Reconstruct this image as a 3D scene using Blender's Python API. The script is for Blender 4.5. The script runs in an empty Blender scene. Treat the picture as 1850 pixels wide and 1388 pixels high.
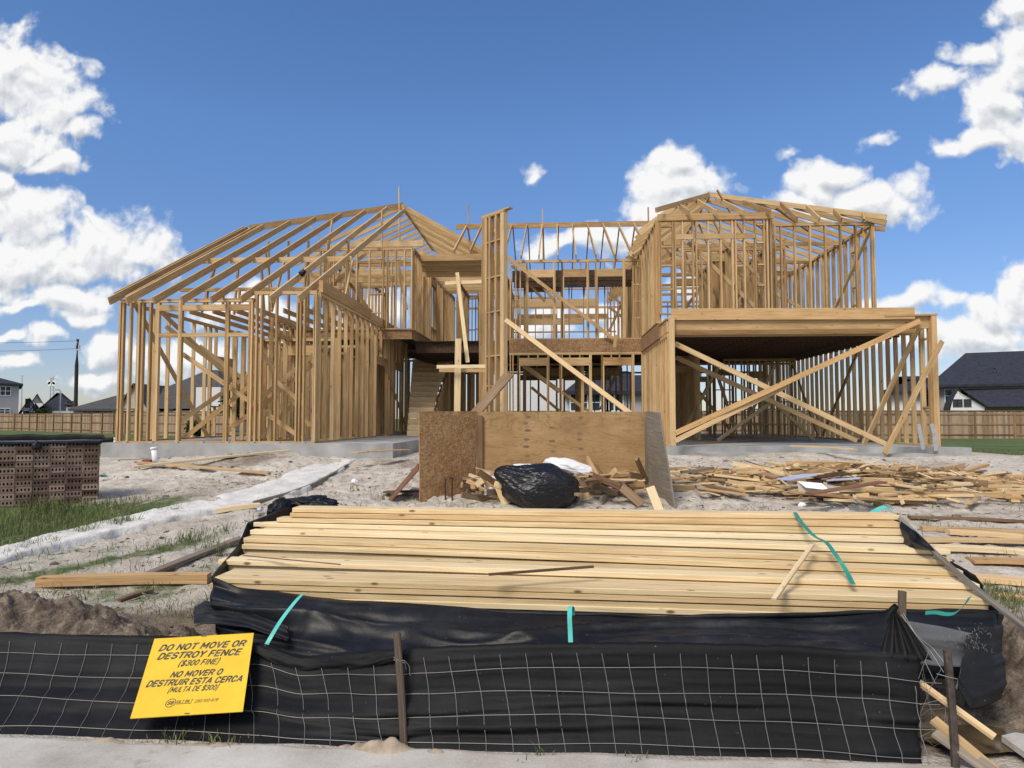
import bpy, bmesh, math, random
import numpy as np
from mathutils import Vector, Matrix, noise
R = math.radians
rng = random.Random(7)
S = bpy.context.scene
COL = S.collection

# ------------------------------------------------------------------ camera
F = 1233.0
CW, CH = 1850.0, 1388.0
CAM = Vector((0, 0, 1.75))
YAW = math.atan(75 / F)
PITCH = math.atan(63 / F)
cam_d = bpy.data.cameras.new("camera")
cam = bpy.data.objects.new("camera", cam_d)
COL.objects.link(cam)
cam_d.sensor_width = 36
cam_d.lens = F / CW * 36
cam_d.clip_start = 0.05
cam_d.clip_end = 6000
cam.location = CAM
cam.rotation_euler = (math.pi / 2 + PITCH, 0, YAW)
S.camera = cam
CROT = cam.rotation_euler.to_matrix()


def ray(px, py):
    return CROT @ Vector(((px - CW / 2) / F, (CH / 2 - py) / F, -1.0))


def at(px, py, Y):
    d = ray(px, py)
    return CAM + d * (Y / d.y)


def atz(px, py, z):
    d = ray(px, py)
    return CAM + d * ((z - CAM.z) / d.z)


def Xp(px, Y):
    return at(px, 757, Y).x


# ------------------------------------------------------------------ light and sky
SUN_DIR = Vector((-0.45, -0.72, 0.95)).normalized()
S.view_settings.view_transform = 'Standard'
S.view_settings.look = 'None'
S.view_settings.gamma = 1
S.view_settings.exposure = 0.24
SUN_STRENGTH = 2.8
SUN_ANGLE = 22
SKY_STRENGTH = 0.10
CLOUD_LIGHT = 0.80
sd = bpy.data.lights.new("sun", 'SUN')
sd.energy = SUN_STRENGTH
sd.angle = R(SUN_ANGLE)
sd.color = (1.0, 0.90, 0.76)
so = bpy.data.objects.new("sun", sd)
COL.objects.link(so)
so.rotation_euler = (-SUN_DIR).to_track_quat('-Z', 'Y').to_euler()


class NT:
    """small helper for node trees"""

    def __init__(self, tree):
        self.t = tree
        self.n = tree.nodes
        self.l = tree.links

    def add(self, kind, ins=None, **kw):
        nd = self.n.new(kind)
        for k, v in kw.items():
            setattr(nd, k, v)
        for k, v in (ins or {}).items():
            s = nd.inputs[k]
            if isinstance(v, bpy.types.NodeSocket):
                self.l.new(v, s)
            else:
                s.default_value = v
        return nd

    def math(self, op, a, b=0.0, c=0.0, clamp=False):
        nd = self.add('ShaderNodeMath', {0: a, 1: b, 2: c}, operation=op, use_clamp=clamp)
        return nd.outputs[0]

    def vmath(self, op, a, b=(0, 0, 0), out=0):
        nd = self.add('ShaderNodeVectorMath', {0: a, 1: b}, operation=op)
        return nd.outputs[out]

    def noise(self, vec, scale, detail=4, rough=0.55, dist=0.0, dim='3D'):
        return self.add('ShaderNodeTexNoise', {'Vector': vec, 'Scale': scale, 'Detail': detail, 'Roughness': rough, 'Distortion': dist}, noise_dimensions=dim)

    def ramp(self, fac, stops, interp='LINEAR'):
        nd = self.add('ShaderNodeValToRGB', {'Fac': fac})
        cr = nd.color_ramp
        cr.interpolation = interp
        while len(cr.elements) < len(stops):
            cr.elements.new(0.5)
        for e, (p, c) in zip(cr.elements, stops):
            e.position = p
            e.color = c if len(c) == 4 else (*c, 1)
        return nd.outputs[0]

    def mix(self, fac, a, b, blend='MIX'):
        nd = self.n.new('ShaderNodeMix')
        nd.data_type = 'RGBA'
        nd.blend_type = blend
        for i, v in ((0, fac), (6, a), (7, b)):
            s = nd.inputs[i]
            if isinstance(v, bpy.types.NodeSocket):
                self.l.new(v, s)
            else:
                s.default_value = v if not (isinstance(v, tuple) and len(v) == 3) else (*v, 1)
        return nd.outputs[2]

    def smooth(self, v, a, b):
        nd = self.add('ShaderNodeMapRange', {0: v, 1: a, 2: b, 3: 0.0, 4: 1.0}, interpolation_type='SMOOTHSTEP')
        return nd.outputs[0]


W = bpy.data.worlds.new("World")
S.world = W
W.use_nodes = True
W.cycles.sampling_method = 'MANUAL'
W.cycles.sample_map_resolution = 256
wt = NT(W.node_tree)
W.node_tree.nodes.clear()

# clouds: ellipses in the plane of directions (x/y, z/y), edges broken up by noise
BLOBS = [  # cx, cy, rx, ry in photograph pixels, weight
    (20, 130, 130, 80), (85, 205, 105, 55), (10, 265, 120, 65), (150, 235, 50, 22, -.1), (90, 298, 65, 22),
    (40, 395, 100, 70), (170, 450, 165, 65), (40, 480, 130, 70), (110, 540, 110, 32), (255, 455, 75, 38), (150, 575, 60, 20, -.1), (10, 345, 50, 40),
    (90, 608, 45, 16, -.1), (25, 652, 55, 22, -.05), (192, 634, 48, 30), (180, 690, 85, 20, -.15), (20, 600, 30, 9, -.25), (60, 560, 80, 14, -.2), (330, 650, 90, 40), (440, 560, 90, 35), (560, 620, 80, 40),
    (1235, 330, 90, 42), (1185, 345, 55, 60), (1215, 290, 48, 30), (1180, 385, 70, 45), (1090, 432, 130, 30, -.1), (1000, 440, 50, 25, -.2),
    (1500, 335, 60, 40), (1470, 350, 50, 32), (1575, 372, 95, 36), (1450, 380, 60, 28), (1635, 332, 48, 36, -.55),
    
    (1580, 246, 60, 44, -.62), (967, 318, 32, 42, -.78), (1425, 284, 50, 30, -.68),
    (1705, 152, 85, 42, -.30), (1805, 185, 70, 55), (1835, 105, 55, 55), (1845, 15, 50, 30), (1765, 262, 85, 26), (1850, 240, 80, 55), (1760, 95, 80, 40, -.45),
    (1640, 548, 110, 26, -.2), (1800, 560, 90, 36, -.12), (1850, 520, 45, 55), (1760, 608, 170, 34, -.22), (1530, 600, 120, 36), (1400, 620, 120, 40), (1850, 640, 100, 30),
    (1130, 590, 50, 60), (1050, 560, 40, 25), (960, 590, 70, 30), (690, 560, 60, 40), (1300, 520, 60, 40),
]
grp = bpy.data.node_groups.new("cloud_density", 'ShaderNodeTree')
grp.interface.new_socket("P", in_out='INPUT', socket_type='NodeSocketVector')
grp.interface.new_socket("D", in_out='OUTPUT', socket_type='NodeSocketFloat')
g = NT(grp)
gi = g.n.new('NodeGroupInput')
go = g.n.new('NodeGroupOutput')
P0 = gi.outputs[0]
w1 = g.noise(P0, 9.0, 2, 0.5, dim='2D').outputs['Color']
w1 = g.vmath('MULTIPLY', g.vmath('SUBTRACT', w1, (0.5, 0.5, 0.5)), (0.085, 0.07, 0.0))
Pd = g.vmath('ADD', P0, w1)
acc = None
for bl_ in BLOBS:
    cx, cy, rx, ry = bl_[:4]
    wt_ = bl_[4] if len(bl_) > 4 else 0.0
    d = ray(cx, cy)
    c = (d.x / d.y, d.z / d.y, 0.0)
    v = g.vmath('MULTIPLY', g.vmath('SUBTRACT', Pd, c), (F / rx, F / ry, 0.0))
    v = g.math('SUBTRACT', 1.0 + wt_, g.vmath('LENGTH', v, out=1))
    acc = v if acc is None else g.math('SMOOTH_MAX', acc, v, 0.15)
acc = g.math('MAXIMUM', acc, -1.0)
nz = g.noise(P0, 14.0, 6, 0.6, dim='2D').outputs['Fac']
nf = g.noise(P0, 48.0, 5, 0.62, dim='2D').outputs['Fac']
Pw = g.vmath('ADD', Pd, g.vmath('MULTIPLY', g.vmath('SUBTRACT', g.noise(P0, 30.0, 2, 0.5, dim='2D').outputs['Color'], (0.5, 0.5, 0.5)), (0.03, 0.03, 0.0)))
vb1 = g.add('ShaderNodeTexVoronoi', {'Vector': Pw, 'Scale': 21.0, 'Smoothness': 0.35}, feature='SMOOTH_F1', voronoi_dimensions='2D').outputs['Distance']
vb2 = g.add('ShaderNodeTexVoronoi', {'Vector': Pw, 'Scale': 52.0, 'Smoothness': 0.35}, feature='SMOOTH_F1', voronoi_dimensions='2D').outputs['Distance']
dd = g.math('MULTIPLY_ADD', g.math('SUBTRACT', nz, 0.5), 1.5, g.math('MULTIPLY_ADD', acc, 1.45, 0.16))
dd = g.math('MULTIPLY_ADD', g.math('SUBTRACT', 0.40, vb1), 0.70, dd)
dd = g.math('MULTIPLY_ADD', g.math('SUBTRACT', 0.40, vb2), 0.42, dd)
dd = g.math('MULTIPLY_ADD', g.math('SUBTRACT', nf, 0.5), 0.6, dd)
g.l.new(dd, go.inputs[0])

tc = wt.add('ShaderNodeTexCoord')
sep = wt.add('ShaderNodeSeparateXYZ', {0: tc.outputs['Generated']})
dx, dy, dz = sep.outputs
sy = wt.math('MAXIMUM', dy, 0.08)
uv = wt.add('ShaderNodeCombineXYZ', {0: wt.math('DIVIDE', dx, sy), 1: wt.math('DIVIDE', dz, sy), 2: 0.0}).outputs[0]


def dens(vec):
    nd = wt.n.new('ShaderNodeGroup')
    nd.node_tree = grp
    wt.l.new(vec, nd.inputs[0])
    return nd.outputs[0]


D0 = dens(uv)
D1 = dens(wt.vmath('ADD', uv, (-0.006, 0.016, 0)))
# unseen clouds added over and behind the viewer for soft white fill, by direction
gen = wt.noise(tc.outputs['Generated'], 2.6, 4, 0.55).outputs['Fac']
gen = wt.math('MULTIPLY', wt.math('SUBTRACT', gen, 0.41), 3.5)
gen = wt.math('MULTIPLY', gen, wt.smooth(dz, 0.02, 0.12))
front = wt.smooth(dy, 0.12, 0.3)
alpha_f = wt.smooth(D0, -0.26, 0.62)
alpha_b = wt.smooth(gen, 0.0, 0.6)
alpha = wt.math('ADD', wt.math('MULTIPLY', alpha_f, front), wt.math('MULTIPLY', alpha_b, wt.math('SUBTRACT', 1.0, front)))
lit = wt.math('MULTIPLY_ADD', wt.math('SUBTRACT', D0, D1), 0.62, 0.72, clamp=True)
thick = wt.smooth(D0, 0.4, 2.2)
lit = wt.math('SUBTRACT', lit, wt.math('MULTIPLY', thick, 0.16), clamp=True)
ccol = wt.ramp(lit, [(0.0, (0.52, 0.56, 0.62)), (0.30, (0.66, 0.69, 0.74)), (0.60, (0.84, 0.86, 0.89)), (0.82, (1.0, 1.0, 1.0))])
sky = wt.add('ShaderNodeTexSky', sky_type='NISHITA', sun_disc=False)
sky.sun_elevation = math.asin(SUN_DIR.z)
sky.sun_rotation = math.atan2(SUN_DIR.x, SUN_DIR.y)
sky.altitude = 0
sky.air_density = 1.0
sky.dust_density = 0.15
sky.ozone_density = 3.0
skyc = wt.add('ShaderNodeHueSaturation', {'Hue': 0.506, 'Saturation': 1.17, 'Value': 1.28, 'Color': sky.outputs[0]}).outputs[0]
hz = wt.add('ShaderNodeMapRange', {0: dz, 1: 0.0, 2: 0.38, 3: 0.56, 4: 1.0}).outputs[0]
skyc = wt.vmath('MULTIPLY', skyc, wt.add('ShaderNodeCombineXYZ', {0: wt.math('POWER', hz, 0.98), 1: wt.math('POWER', hz, 1.08), 2: wt.math('POWER', hz, 0.75)}).outputs[0])
bg1 = wt.add('ShaderNodeBackground', {'Color': skyc, 'Strength': SKY_STRENGTH})
bg2 = wt.add('ShaderNodeBackground', {'Color': ccol, 'Strength': CLOUD_LIGHT})
mixs = wt.add('ShaderNodeMixShader', {0: alpha, 1: bg1.outputs[0], 2: bg2.outputs[0]})
wo = wt.add('ShaderNodeOutputWorld')
wt.l.new(mixs.outputs[0], wo.inputs[0])


# ------------------------------------------------------------------ materials
def new_mat(name, rough=0.8):
    m = bpy.data.materials.new(name)
    m.use_nodes = True
    t = NT(m.node_tree)
    b = m.node_tree.nodes['Principled BSDF']
    b.inputs['Roughness'].default_value = rough
    b.inputs['Specular IOR Level'].default_value = 0.25
    return m, t, b


def setcol(t, b, c):
    t.l.new(c, b.inputs['Base Color'])


def bump(t, b, h, strength=0.3, dist=0.01):
    nd = t.add('ShaderNodeBump', {'Height': h, 'Strength': strength, 'Distance': dist})
    t.l.new(nd.outputs[0], b.inputs['Normal'])


def wood(name, dark, mid, light, grain=1.0, knots=True, rough=0.75, knotcol=(0.14, 0.07, 0.03), tone=0.62, ksel=0.5):
    """grain runs along U (metres), the face attribute rnd tells the boards apart"""
    m, t, b = new_mat(name, rough)
    uvn = t.add('ShaderNodeUVMap').outputs[0]
    rn = t.add('ShaderNodeAttribute', attribute_name='rnd').outputs['Fac']
    off = t.add('ShaderNodeCombineXYZ', {0: t.math('MULTIPLY', rn, 71.0), 1: t.math('MULTIPLY', rn, 33.0), 2: 0.0}).outputs[0]
    p = t.vmath('ADD', uvn, off)
    ps = t.vmath('MULTIPLY', p, (1.6, 34.0, 1.0))
    n1 = t.noise(ps, 1.0, 4, 0.6, 0.6).outputs['Fac']
    n2 = t.noise(t.vmath('MULTIPLY', p, (4.0, 190.0, 1.0)), 1.0, 2, 0.5).outputs['Fac']
    n3 = t.noise(t.vmath('MULTIPLY', p, (0.9, 3.0, 1.0)), 1.0, 2, 0.5).outputs['Fac']
    v = t.math('MULTIPLY_ADD', t.math('SUBTRACT', n1, 0.5), 0.9 * grain, 0.5)
    v = t.math('MULTIPLY_ADD', t.math('SUBTRACT', n2, 0.5), 0.5 * grain, v)
    v = t.math('MULTIPLY_ADD', t.math('SUBTRACT', n3, 0.5), 0.5, v)
    v = t.math('MULTIPLY_ADD', t.math('SUBTRACT', rn, 0.5), tone, v)
    c = t.ramp(v, [(0.1, dark), (0.5, mid), (0.9, light)])
    if knots:
        vo = t.add('ShaderNodeTexVoronoi', {'Vector': t.vmath('MULTIPLY', p, (3.6, 9.0, 1.0)), 'Scale': 1.0}, feature='F1')
        k = t.smooth(vo.outputs['Distance'], 0.15, 0.05)
        sel = t.math('GREATER_THAN', t.add('ShaderNodeSeparateColor', {0: vo.outputs['Color']}).outputs[0], ksel)
        c = t.mix(t.math('MULTIPLY', t.math('MULTIPLY', k, sel), 0.9), c, knotcol)
        st = t.noise(t.vmath('MULTIPLY', p, (0.8, 14.0, 1.0)), 1.7, 4, 0.7).outputs['Fac']
        c = t.mix(t.math('MULTIPLY', t.smooth(st, 0.62, 0.80), 0.5), c, (0.30, 0.19, 0.10))
    hue_ = t.math('FRACT', t.math('MULTIPLY', rn, 7.31))
    c = t.mix(t.math('MULTIPLY', t.smooth(hue_, 0.55, 1.0), 0.45), c, t.mix(1.0, c, (1.0, 0.80, 0.62), 'MULTIPLY'))
    c = t.mix(t.math('MULTIPLY', t.smooth(hue_, 0.35, 0.0), 0.4), c, t.mix(1.0, c, (0.82, 0.86, 0.90), 'MULTIPLY'))
    setcol(t, b, c)
    bump(t, b, n1, 0.12, 0.004)
    return m


M = {}
M['pine'] = wood('house_pine', (0.30, 0.182, 0.080), (0.485, 0.330, 0.163), (0.66, 0.49, 0.28), grain=1.25, tone=0.5)
M['fresh'] = wood('fresh_pine', (0.48, 0.345, 0.175), (0.69, 0.545, 0.325), (0.84, 0.715, 0.49), 1.3, tone=0.5, ksel=0.25)
M['scrap'] = wood('scrap_pine', (0.36, 0.23, 0.11), (0.60, 0.445, 0.25), (0.78, 0.64, 0.42), 1.0)
M['grey_wood'] = wood('weathered_wood', (0.13, 0.115, 0.095), (0.26, 0.235, 0.20), (0.40, 0.37, 0.32), 1.3)
M['brown_wood'] = wood('brown_board', (0.10, 0.06, 0.035), (0.21, 0.135, 0.08), (0.34, 0.24, 0.15), 1.0)
M['red_board'] = wood('red_board', (0.10, 0.045, 0.025), (0.17, 0.08, 0.045), (0.25, 0.13, 0.08), 1.0, False)
M['cedar'] = wood('fence_cedar', (0.19, 0.13, 0.085), (0.31, 0.22, 0.15), (0.43, 0.33, 0.23), 0.8, False)
M['stake'] = wood('stake_wood', (0.035, 0.025, 0.018), (0.085, 0.062, 0.045), (0.17, 0.13, 0.09), 1.5, False)


def osb(name, a, bcol, c):
    m, t, b = new_mat(name, 0.8)
    uvn = t.add('ShaderNodeUVMap').outputs[0]
    n = t.noise(uvn, 9.0, 2, 0.5).outputs['Color']
    p = t.vmath('ADD', uvn, t.vmath('MULTIPLY', t.vmath('SUBTRACT', n, (0.5, 0.5, 0.5)), (0.09, 0.09, 0)))
    v1 = t.add('ShaderNodeTexVoronoi', {'Vector': t.vmath('MULTIPLY', p, (22.0, 70.0, 1)), 'Scale': 1.0}).outputs['Color']
    v2 = t.add('ShaderNodeTexVoronoi', {'Vector': t.vmath('MULTIPLY', p, (60.0, 20.0, 1)), 'Scale': 1.0}).outputs['Color']
    s1 = t.add('ShaderNodeSeparateColor', {0: v1}).outputs[0]
    s2 = t.add('ShaderNodeSeparateColor', {0: v2}).outputs[1]
    v = t.math('ADD', t.math('MULTIPLY', s1, 0.55), t.math('MULTIPLY', s2, 0.45))
    big = t.noise(uvn, 2.2, 4, 0.6).outputs['Fac']
    v = t.math('MULTIPLY_ADD', t.math('SUBTRACT', big, 0.5), 0.7, v)
    setcol(t, b, t.ramp(v, [(0.1, a), (0.5, bcol), (0.9, c)]))
    bump(t, b, v, 0.2, 0.003)
    return m


M['osb'] = osb('osb', (0.26, 0.135, 0.056), (0.40, 0.235, 0.105), (0.55, 0.36, 0.19))
M['osb_band'] = osb('osb_rim', (0.17, 0.09, 0.042), (0.28, 0.165, 0.080), (0.40, 0.26, 0.145))
M['osb_dark'] = osb('osb_dark_shaded', (0.036, 0.020, 0.013), (0.065, 0.037, 0.024), (0.11, 0.067, 0.043))  # dark brown board, with the shade under ceilings and decks put into the colour


def plywood():
    m, t, b = new_mat('plywood', 0.75)
    uvn = t.add('ShaderNodeUVMap').outputs[0]
    n = t.noise(t.vmath('MULTIPLY', uvn, (0.9, 3.2, 1)), 1.3, 3, 0.5, 0.8).outputs['Fac']
    rings = t.math('FRACT', t.math('MULTIPLY', n, 12.0))
    rings = t.smooth(t.math('ABSOLUTE', t.math('SUBTRACT', rings, 0.5)), 0.30, 0.5)
    fine = t.noise(t.vmath('MULTIPLY', uvn, (4, 160, 1)), 1.0, 2, 0.5).outputs['Fac']
    big = t.noise(t.vmath('MULTIPLY', uvn, (1.0, 2.0, 1)), 1.6, 4, 0.6).outputs['Fac']
    v = t.math('MULTIPLY_ADD', t.math('SUBTRACT', fine, 0.5), 0.5, big)
    c = t.ramp(v, [(0.2, (0.25, 0.145, 0.062)), (0.5, (0.37, 0.235, 0.11)), (0.8, (0.47, 0.32, 0.165))])
    c = t.mix(t.math('MULTIPLY', rings, 0.38), c, (0.17, 0.10, 0.045))
    # grime along the weathered top edge and feet: v is metres above the foot of the panel
    sv = t.add('ShaderNodeSeparateXYZ', {0: uvn}).outputs[1]
    st = t.noise(t.vmath('MULTIPLY', uvn, (5, 1.2, 1)), 1.5, 5, 0.7).outputs['Fac']
    st = t.math('MULTIPLY', t.smooth(st, 0.45, 0.75), t.smooth(sv, 0.8, 1.2))
    c = t.mix(t.math('MULTIPLY', st, 0.55), c, (0.11, 0.085, 0.06))
    setcol(t, b, c)
    bump(t, b, fine, 0.1, 0.002)
    return m


M['plywood'] = plywood()


def flat(name, col, rough=0.8, var=0.12, scale=6.0, metal=0.0, bumps=0.0):
    m, t, b = new_mat(name, rough)
    co = t.add('ShaderNodeTexCoord').outputs['Object']
    n = t.noise(co, scale, 5, 0.6).outputs['Fac']
    lo = tuple(max(0, c * (1 - var)) for c in col)
    hi = tuple(min(1, c * (1 + var)) for c in col)
    setcol(t, b, t.ramp(n, [(0.3, lo), (0.7, hi)]))
    b.inputs['Metallic'].default_value = metal
    if bumps:
        bump(t, b, n, bumps, 0.01)
    return m


M['concrete'] = flat('slab_concrete', (0.33, 0.335, 0.335), 0.9, 0.28, 1.7, bumps=0.2)


def washout():
    m, t, b = new_mat('pale_form_concrete', 0.95)
    co = t.add('ShaderNodeTexCoord').outputs['Object']
    n1 = t.noise(co, 3.0, 8, 0.72).outputs['Fac']
    n2 = t.noise(co, 38.0, 5, 0.65).outputs['Fac']
    v = t.math('ADD', t.math('MULTIPLY', n1, 0.6), t.math('MULTIPLY', n2, 0.4))
    setcol(t, b, t.ramp(v, [(0.32, (0.34, 0.31, 0.27)), (0.42, (0.56, 0.54, 0.51)), (0.53, (0.68, 0.67, 0.65)), (0.7, (0.76, 0.755, 0.74))]))
    bump(t, b, v, 0.9, 0.04)
    return m


M['washout'] = washout()
M['white'] = flat('white_plastic', (0.75, 0.76, 0.78), 0.45, 0.06)
M['steel'] = flat('galvanised_steel', (0.55, 0.57, 0.6), 0.4, 0.15, 8, metal=0.8)
M['wire'] = flat('wire', (0.23, 0.225, 0.215), 0.5, 0.15, 3, metal=0.3)
M['rust'] = flat('rusty_steel', (0.075, 0.06, 0.052), 0.75, 0.5, 20, metal=0.4, bumps=0.4)
M['teal'] = flat('teal_strap', (0.10, 0.52, 0.47), 0.4, 0.15, 5)
M['teal_dark'] = flat('dark_teal_strap', (0.03, 0.24, 0.19), 0.4, 0.2, 5)
M['blue_wrap'] = flat('pale_blue_wrap', (0.42, 0.45, 0.62), 0.6, 0.2, 9)
M['card'] = flat('cardboard_white', (0.52, 0.49, 0.44), 0.8, 0.15, 6)


def sign_mat():
    m, t, b = new_mat('sign_yellow', 0.42)
    co = t.add('ShaderNodeTexCoord').outputs['Object']
    n = t.noise(co, 5, 5, 0.65).outputs['Fac']
    c = t.ramp(n, [(0.3, (0.69, 0.44, 0.034)), (0.7, (0.79, 0.53, 0.048))])
    d = t.noise(co, 28, 6, 0.75).outputs['Fac']
    c = t.mix(t.math('MULTIPLY', t.smooth(d, 0.60, 0.78), 0.45), c, (0.42, 0.30, 0.14))
    sc = t.noise(t.vmath('MULTIPLY', co, (14.0, 160.0, 1.0)), 1.0, 3, 0.6).outputs['Fac']
    c = t.mix(t.math('MULTIPLY', t.smooth(sc, 0.68, 0.8), 0.3), c, (0.85, 0.72, 0.42))
    setcol(t, b, c)
    return m


M['yellow'] = sign_mat()
M['ink'] = flat('sign_ink', (0.085, 0.078, 0.066), 0.4, 0.75, 16)
M['roof_navy'] = flat('dark_shingle', (0.030, 0.034, 0.048), 0.9, 0.3, 3)
M['roof_grey'] = flat('grey_shingle', (0.075, 0.073, 0.074), 0.9, 0.25, 3)
M['siding'] = flat('white_siding', (0.66, 0.66, 0.67), 0.8, 0.05)
M['siding_grey'] = flat('grey_siding', (0.36, 0.36, 0.38), 0.8, 0.05)
M['trim_dark'] = flat('dark_trim', (0.04, 0.04, 0.045), 0.6, 0.2)
M['glass'] = flat('window_glass', (0.035, 0.045, 0.06), 0.08, 0.2)
M['pole'] = flat('pole_wood', (0.045, 0.036, 0.03), 0.9, 0.3, 3)
M['brickhole'] = flat('brick_hole', (0.03, 0.02, 0.018), 0.95, 0.3)


def house_brick():
    m, t, b = new_mat('pale_brick_wall', 0.9)
    co = t.add('ShaderNodeTexCoord').outputs['Object']
    n = t.add('ShaderNodeTexBrick', {'Vector': t.add('ShaderNodeMapping', {'Vector': co, 'Rotation': (R(90), 0, 0)}).outputs[0], 'Color1': (0.34, 0.29, 0.26, 1), 'Color2': (0.46, 0.41, 0.38, 1), 'Mortar': (0.5, 0.48, 0.45, 1), 'Scale': 1.0, 'Mortar Size': 0.012, 'Brick Width': 0.24, 'Row Height': 0.08})
    setcol(t, b, n.outputs[0])
    return m


M['brickwall'] = house_brick()


def brick_mat():
    m, t, b = new_mat('fired_brick', 0.9)
    rn = t.add('ShaderNodeObjectInfo').outputs['Random']
    co = t.add('ShaderNodeTexCoord').outputs['Object']
    n = t.noise(t.vmath('ADD', co, t.add('ShaderNodeCombineXYZ', {0: t.math('MULTIPLY', rn, 50.0)}).outputs[0]), 14, 5, 0.65).outputs['Fac']
    v = t.math('MULTIPLY_ADD', t.math('SUBTRACT', rn, 0.5), 0.75, n)
    setcol(t, b, t.ramp(v, [(0.2, (0.115, 0.074, 0.058)), (0.5, (0.205, 0.142, 0.114)), (0.8, (0.31, 0.235, 0.195))]))
    bump(t, b, n, 0.4, 0.004)
    return m


M['brick'] = brick_mat()


def black_fabric(name, col=(0.016, 0.017, 0.019), rough=0.5, weave=True, dust=0.5):
    m, t, b = new_mat(name, rough)
    co = t.add('ShaderNodeTexCoord').outputs['Object']
    n = t.noise(co, 2.2, 6, 0.65).outputs['Fac']
    s = t.noise(t.vmath('MULTIPLY', co, (1.5, 1.5, 30.0)), 1.0, 3, 0.6).outputs['Fac']
    v = t.math('MULTIPLY', t.smooth(n, 0.45, 0.8), dust)
    c = t.mix(v, col, tuple(min(1, x * 3.2 + 0.02) for x in col))
    sp = t.noise(co, 60, 2, 0.5).outputs['Fac']
    c = t.mix(t.math('MULTIPLY', t.smooth(sp, 0.72, 0.8), dust), c, (0.30, 0.28, 0.25))
    c = t.mix(t.math('MULTIPLY', t.smooth(s, 0.5, 0.75), 0.35 * dust), c, (0.05, 0.05, 0.055))
    setcol(t, b, c)
    if weave:
        wv = t.noise(t.vmath('MULTIPLY', co, (260.0, 260.0, 260.0)), 1.0, 1, 0.5).outputs['Fac']
        h = t.math('ADD', t.math('MULTIPLY', wv, 0.15), t.noise(co, 16, 4, 0.6).outputs['Fac'])
        bump(t, b, h, 0.25, 0.01)
    else:
        bump(t, b, t.noise(co, 22, 4, 0.6, 1.2).outputs['Fac'], 0.5, 0.01)
    b.inputs['Specular IOR Level'].default_value = 0.2 if weave else 0.4
    return m


M['silt'] = black_fabric('silt_fabric', (0.006, 0.0062, 0.0072), 0.62, True, 0.30)
M['wrap'] = black_fabric('lumber_wrap', (0.0095, 0.0103, 0.013), 0.40, True, 0.45)
M['wrap_grey'] = black_fabric('lumber_wrap_inside', (0.10, 0.105, 0.115), 0.45, True, 0.3)
M['bag'] = black_fabric('bag_plastic', (0.008, 0.0085, 0.01), 0.33, False, 0.12)
M['sack'] = flat('white_sack', (0.72, 0.73, 0.78), 0.5, 0.06, 8, bumps=0.3)


def ground_mat():
    m, t, b = new_mat('site_ground', 0.95)
    co = t.add('ShaderNodeTexCoord').outputs['Object']
    gr = t.add('ShaderNodeAttribute', attribute_name='grass').outputs['Fac']
    dt = t.add('ShaderNodeAttribute', attribute_name='dirt').outputs['Fac']
    n1 = t.noise(co, 0.7, 6, 0.62).outputs['Fac']
    n2 = t.noise(co, 7.0, 8, 0.68).outputs['Fac']
    n3 = t.noise(co, 55.0, 4, 0.6).outputs['Fac']
    v = t.math('ADD', t.math('MULTIPLY', n1, 0.35), t.math('ADD', t.math('MULTIPLY', n2, 0.45), t.math('MULTIPLY', n3, 0.2)))
    sand = t.ramp(v, [(0.34, (0.22, 0.178, 0.138)), (0.43, (0.41, 0.355, 0.295)), (0.51, (0.575, 0.522, 0.455)), (0.62, (0.72, 0.68, 0.62))])
    dirt = t.ramp(v, [(0.36, (0.10, 0.074, 0.053)), (0.5, (0.21, 0.163, 0.122)), (0.64, (0.36, 0.295, 0.235))])
    g1 = t.noise(co, 0.35, 5, 0.6).outputs['Fac']
    g2 = t.noise(t.vmath('MULTIPLY', co, (9.0, 3.0, 1.0)), 1.0, 6, 0.7).outputs['Fac']
    gv = t.math('ADD', t.math('MULTIPLY', g1, 0.45), t.math('MULTIPLY', g2, 0.55))
    grass = t.ramp(gv, [(0.32, (0.05, 0.078, 0.024)), (0.5, (0.095, 0.135, 0.042)), (0.68, (0.17, 0.19, 0.075))])
    fd = t.smooth(t.math('ADD', dt, t.math('MULTIPLY', t.math('SUBTRACT', n2, 0.5), 0.9)), 0.35, 0.65)
    fg = t.smooth(t.math('ADD', gr, t.math('MULTIPLY', t.math('SUBTRACT', n2, 0.5), 0.8)), 0.35, 0.65)
    c = t.mix(fd, sand, dirt)
    c = t.mix(fg, c, grass)
    setcol(t, b, c)
    h = t.math('ADD', t.math('MULTIPLY', n2, 1.0), t.math('MULTIPLY', n3, 0.5))
    n4 = t.noise(co, 2.6, 6, 0.75, 0.6).outputs['Fac']
    bump(t, b, t.math('ADD', h, t.math('MULTIPLY', n4, 1.6)), 0.8, 0.06)
    return m


M['ground'] = ground_mat()


def clod_mat():
    m, t, b = new_mat('dug_soil', 0.97)
    co = t.add('ShaderNodeTexCoord').outputs['Object']
    n2 = t.noise(co, 9.0, 8, 0.7).outputs['Fac']
    n3 = t.noise(co, 60.0, 4, 0.6).outputs['Fac']
    v = t.math('ADD', t.math('MULTIPLY', n2, 0.65), t.math('MULTIPLY', n3, 0.35))
    setcol(t, b, t.ramp(v, [(0.36, (0.062, 0.047, 0.035)), (0.5, (0.14, 0.110, 0.085)), (0.64, (0.28, 0.235, 0.19))]))
    bump(t, b, v, 1.0, 0.03)
    return m


M['soil'] = clod_mat()
M['sand'] = flat('spilled_sand', (0.36, 0.295, 0.225), 0.95, 0.35, 9, bumps=0.8)
M['wet_soil'] = flat('muddy_water', (0.085, 0.06, 0.032), 0.08, 0.4, 5, bumps=0.02)


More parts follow.
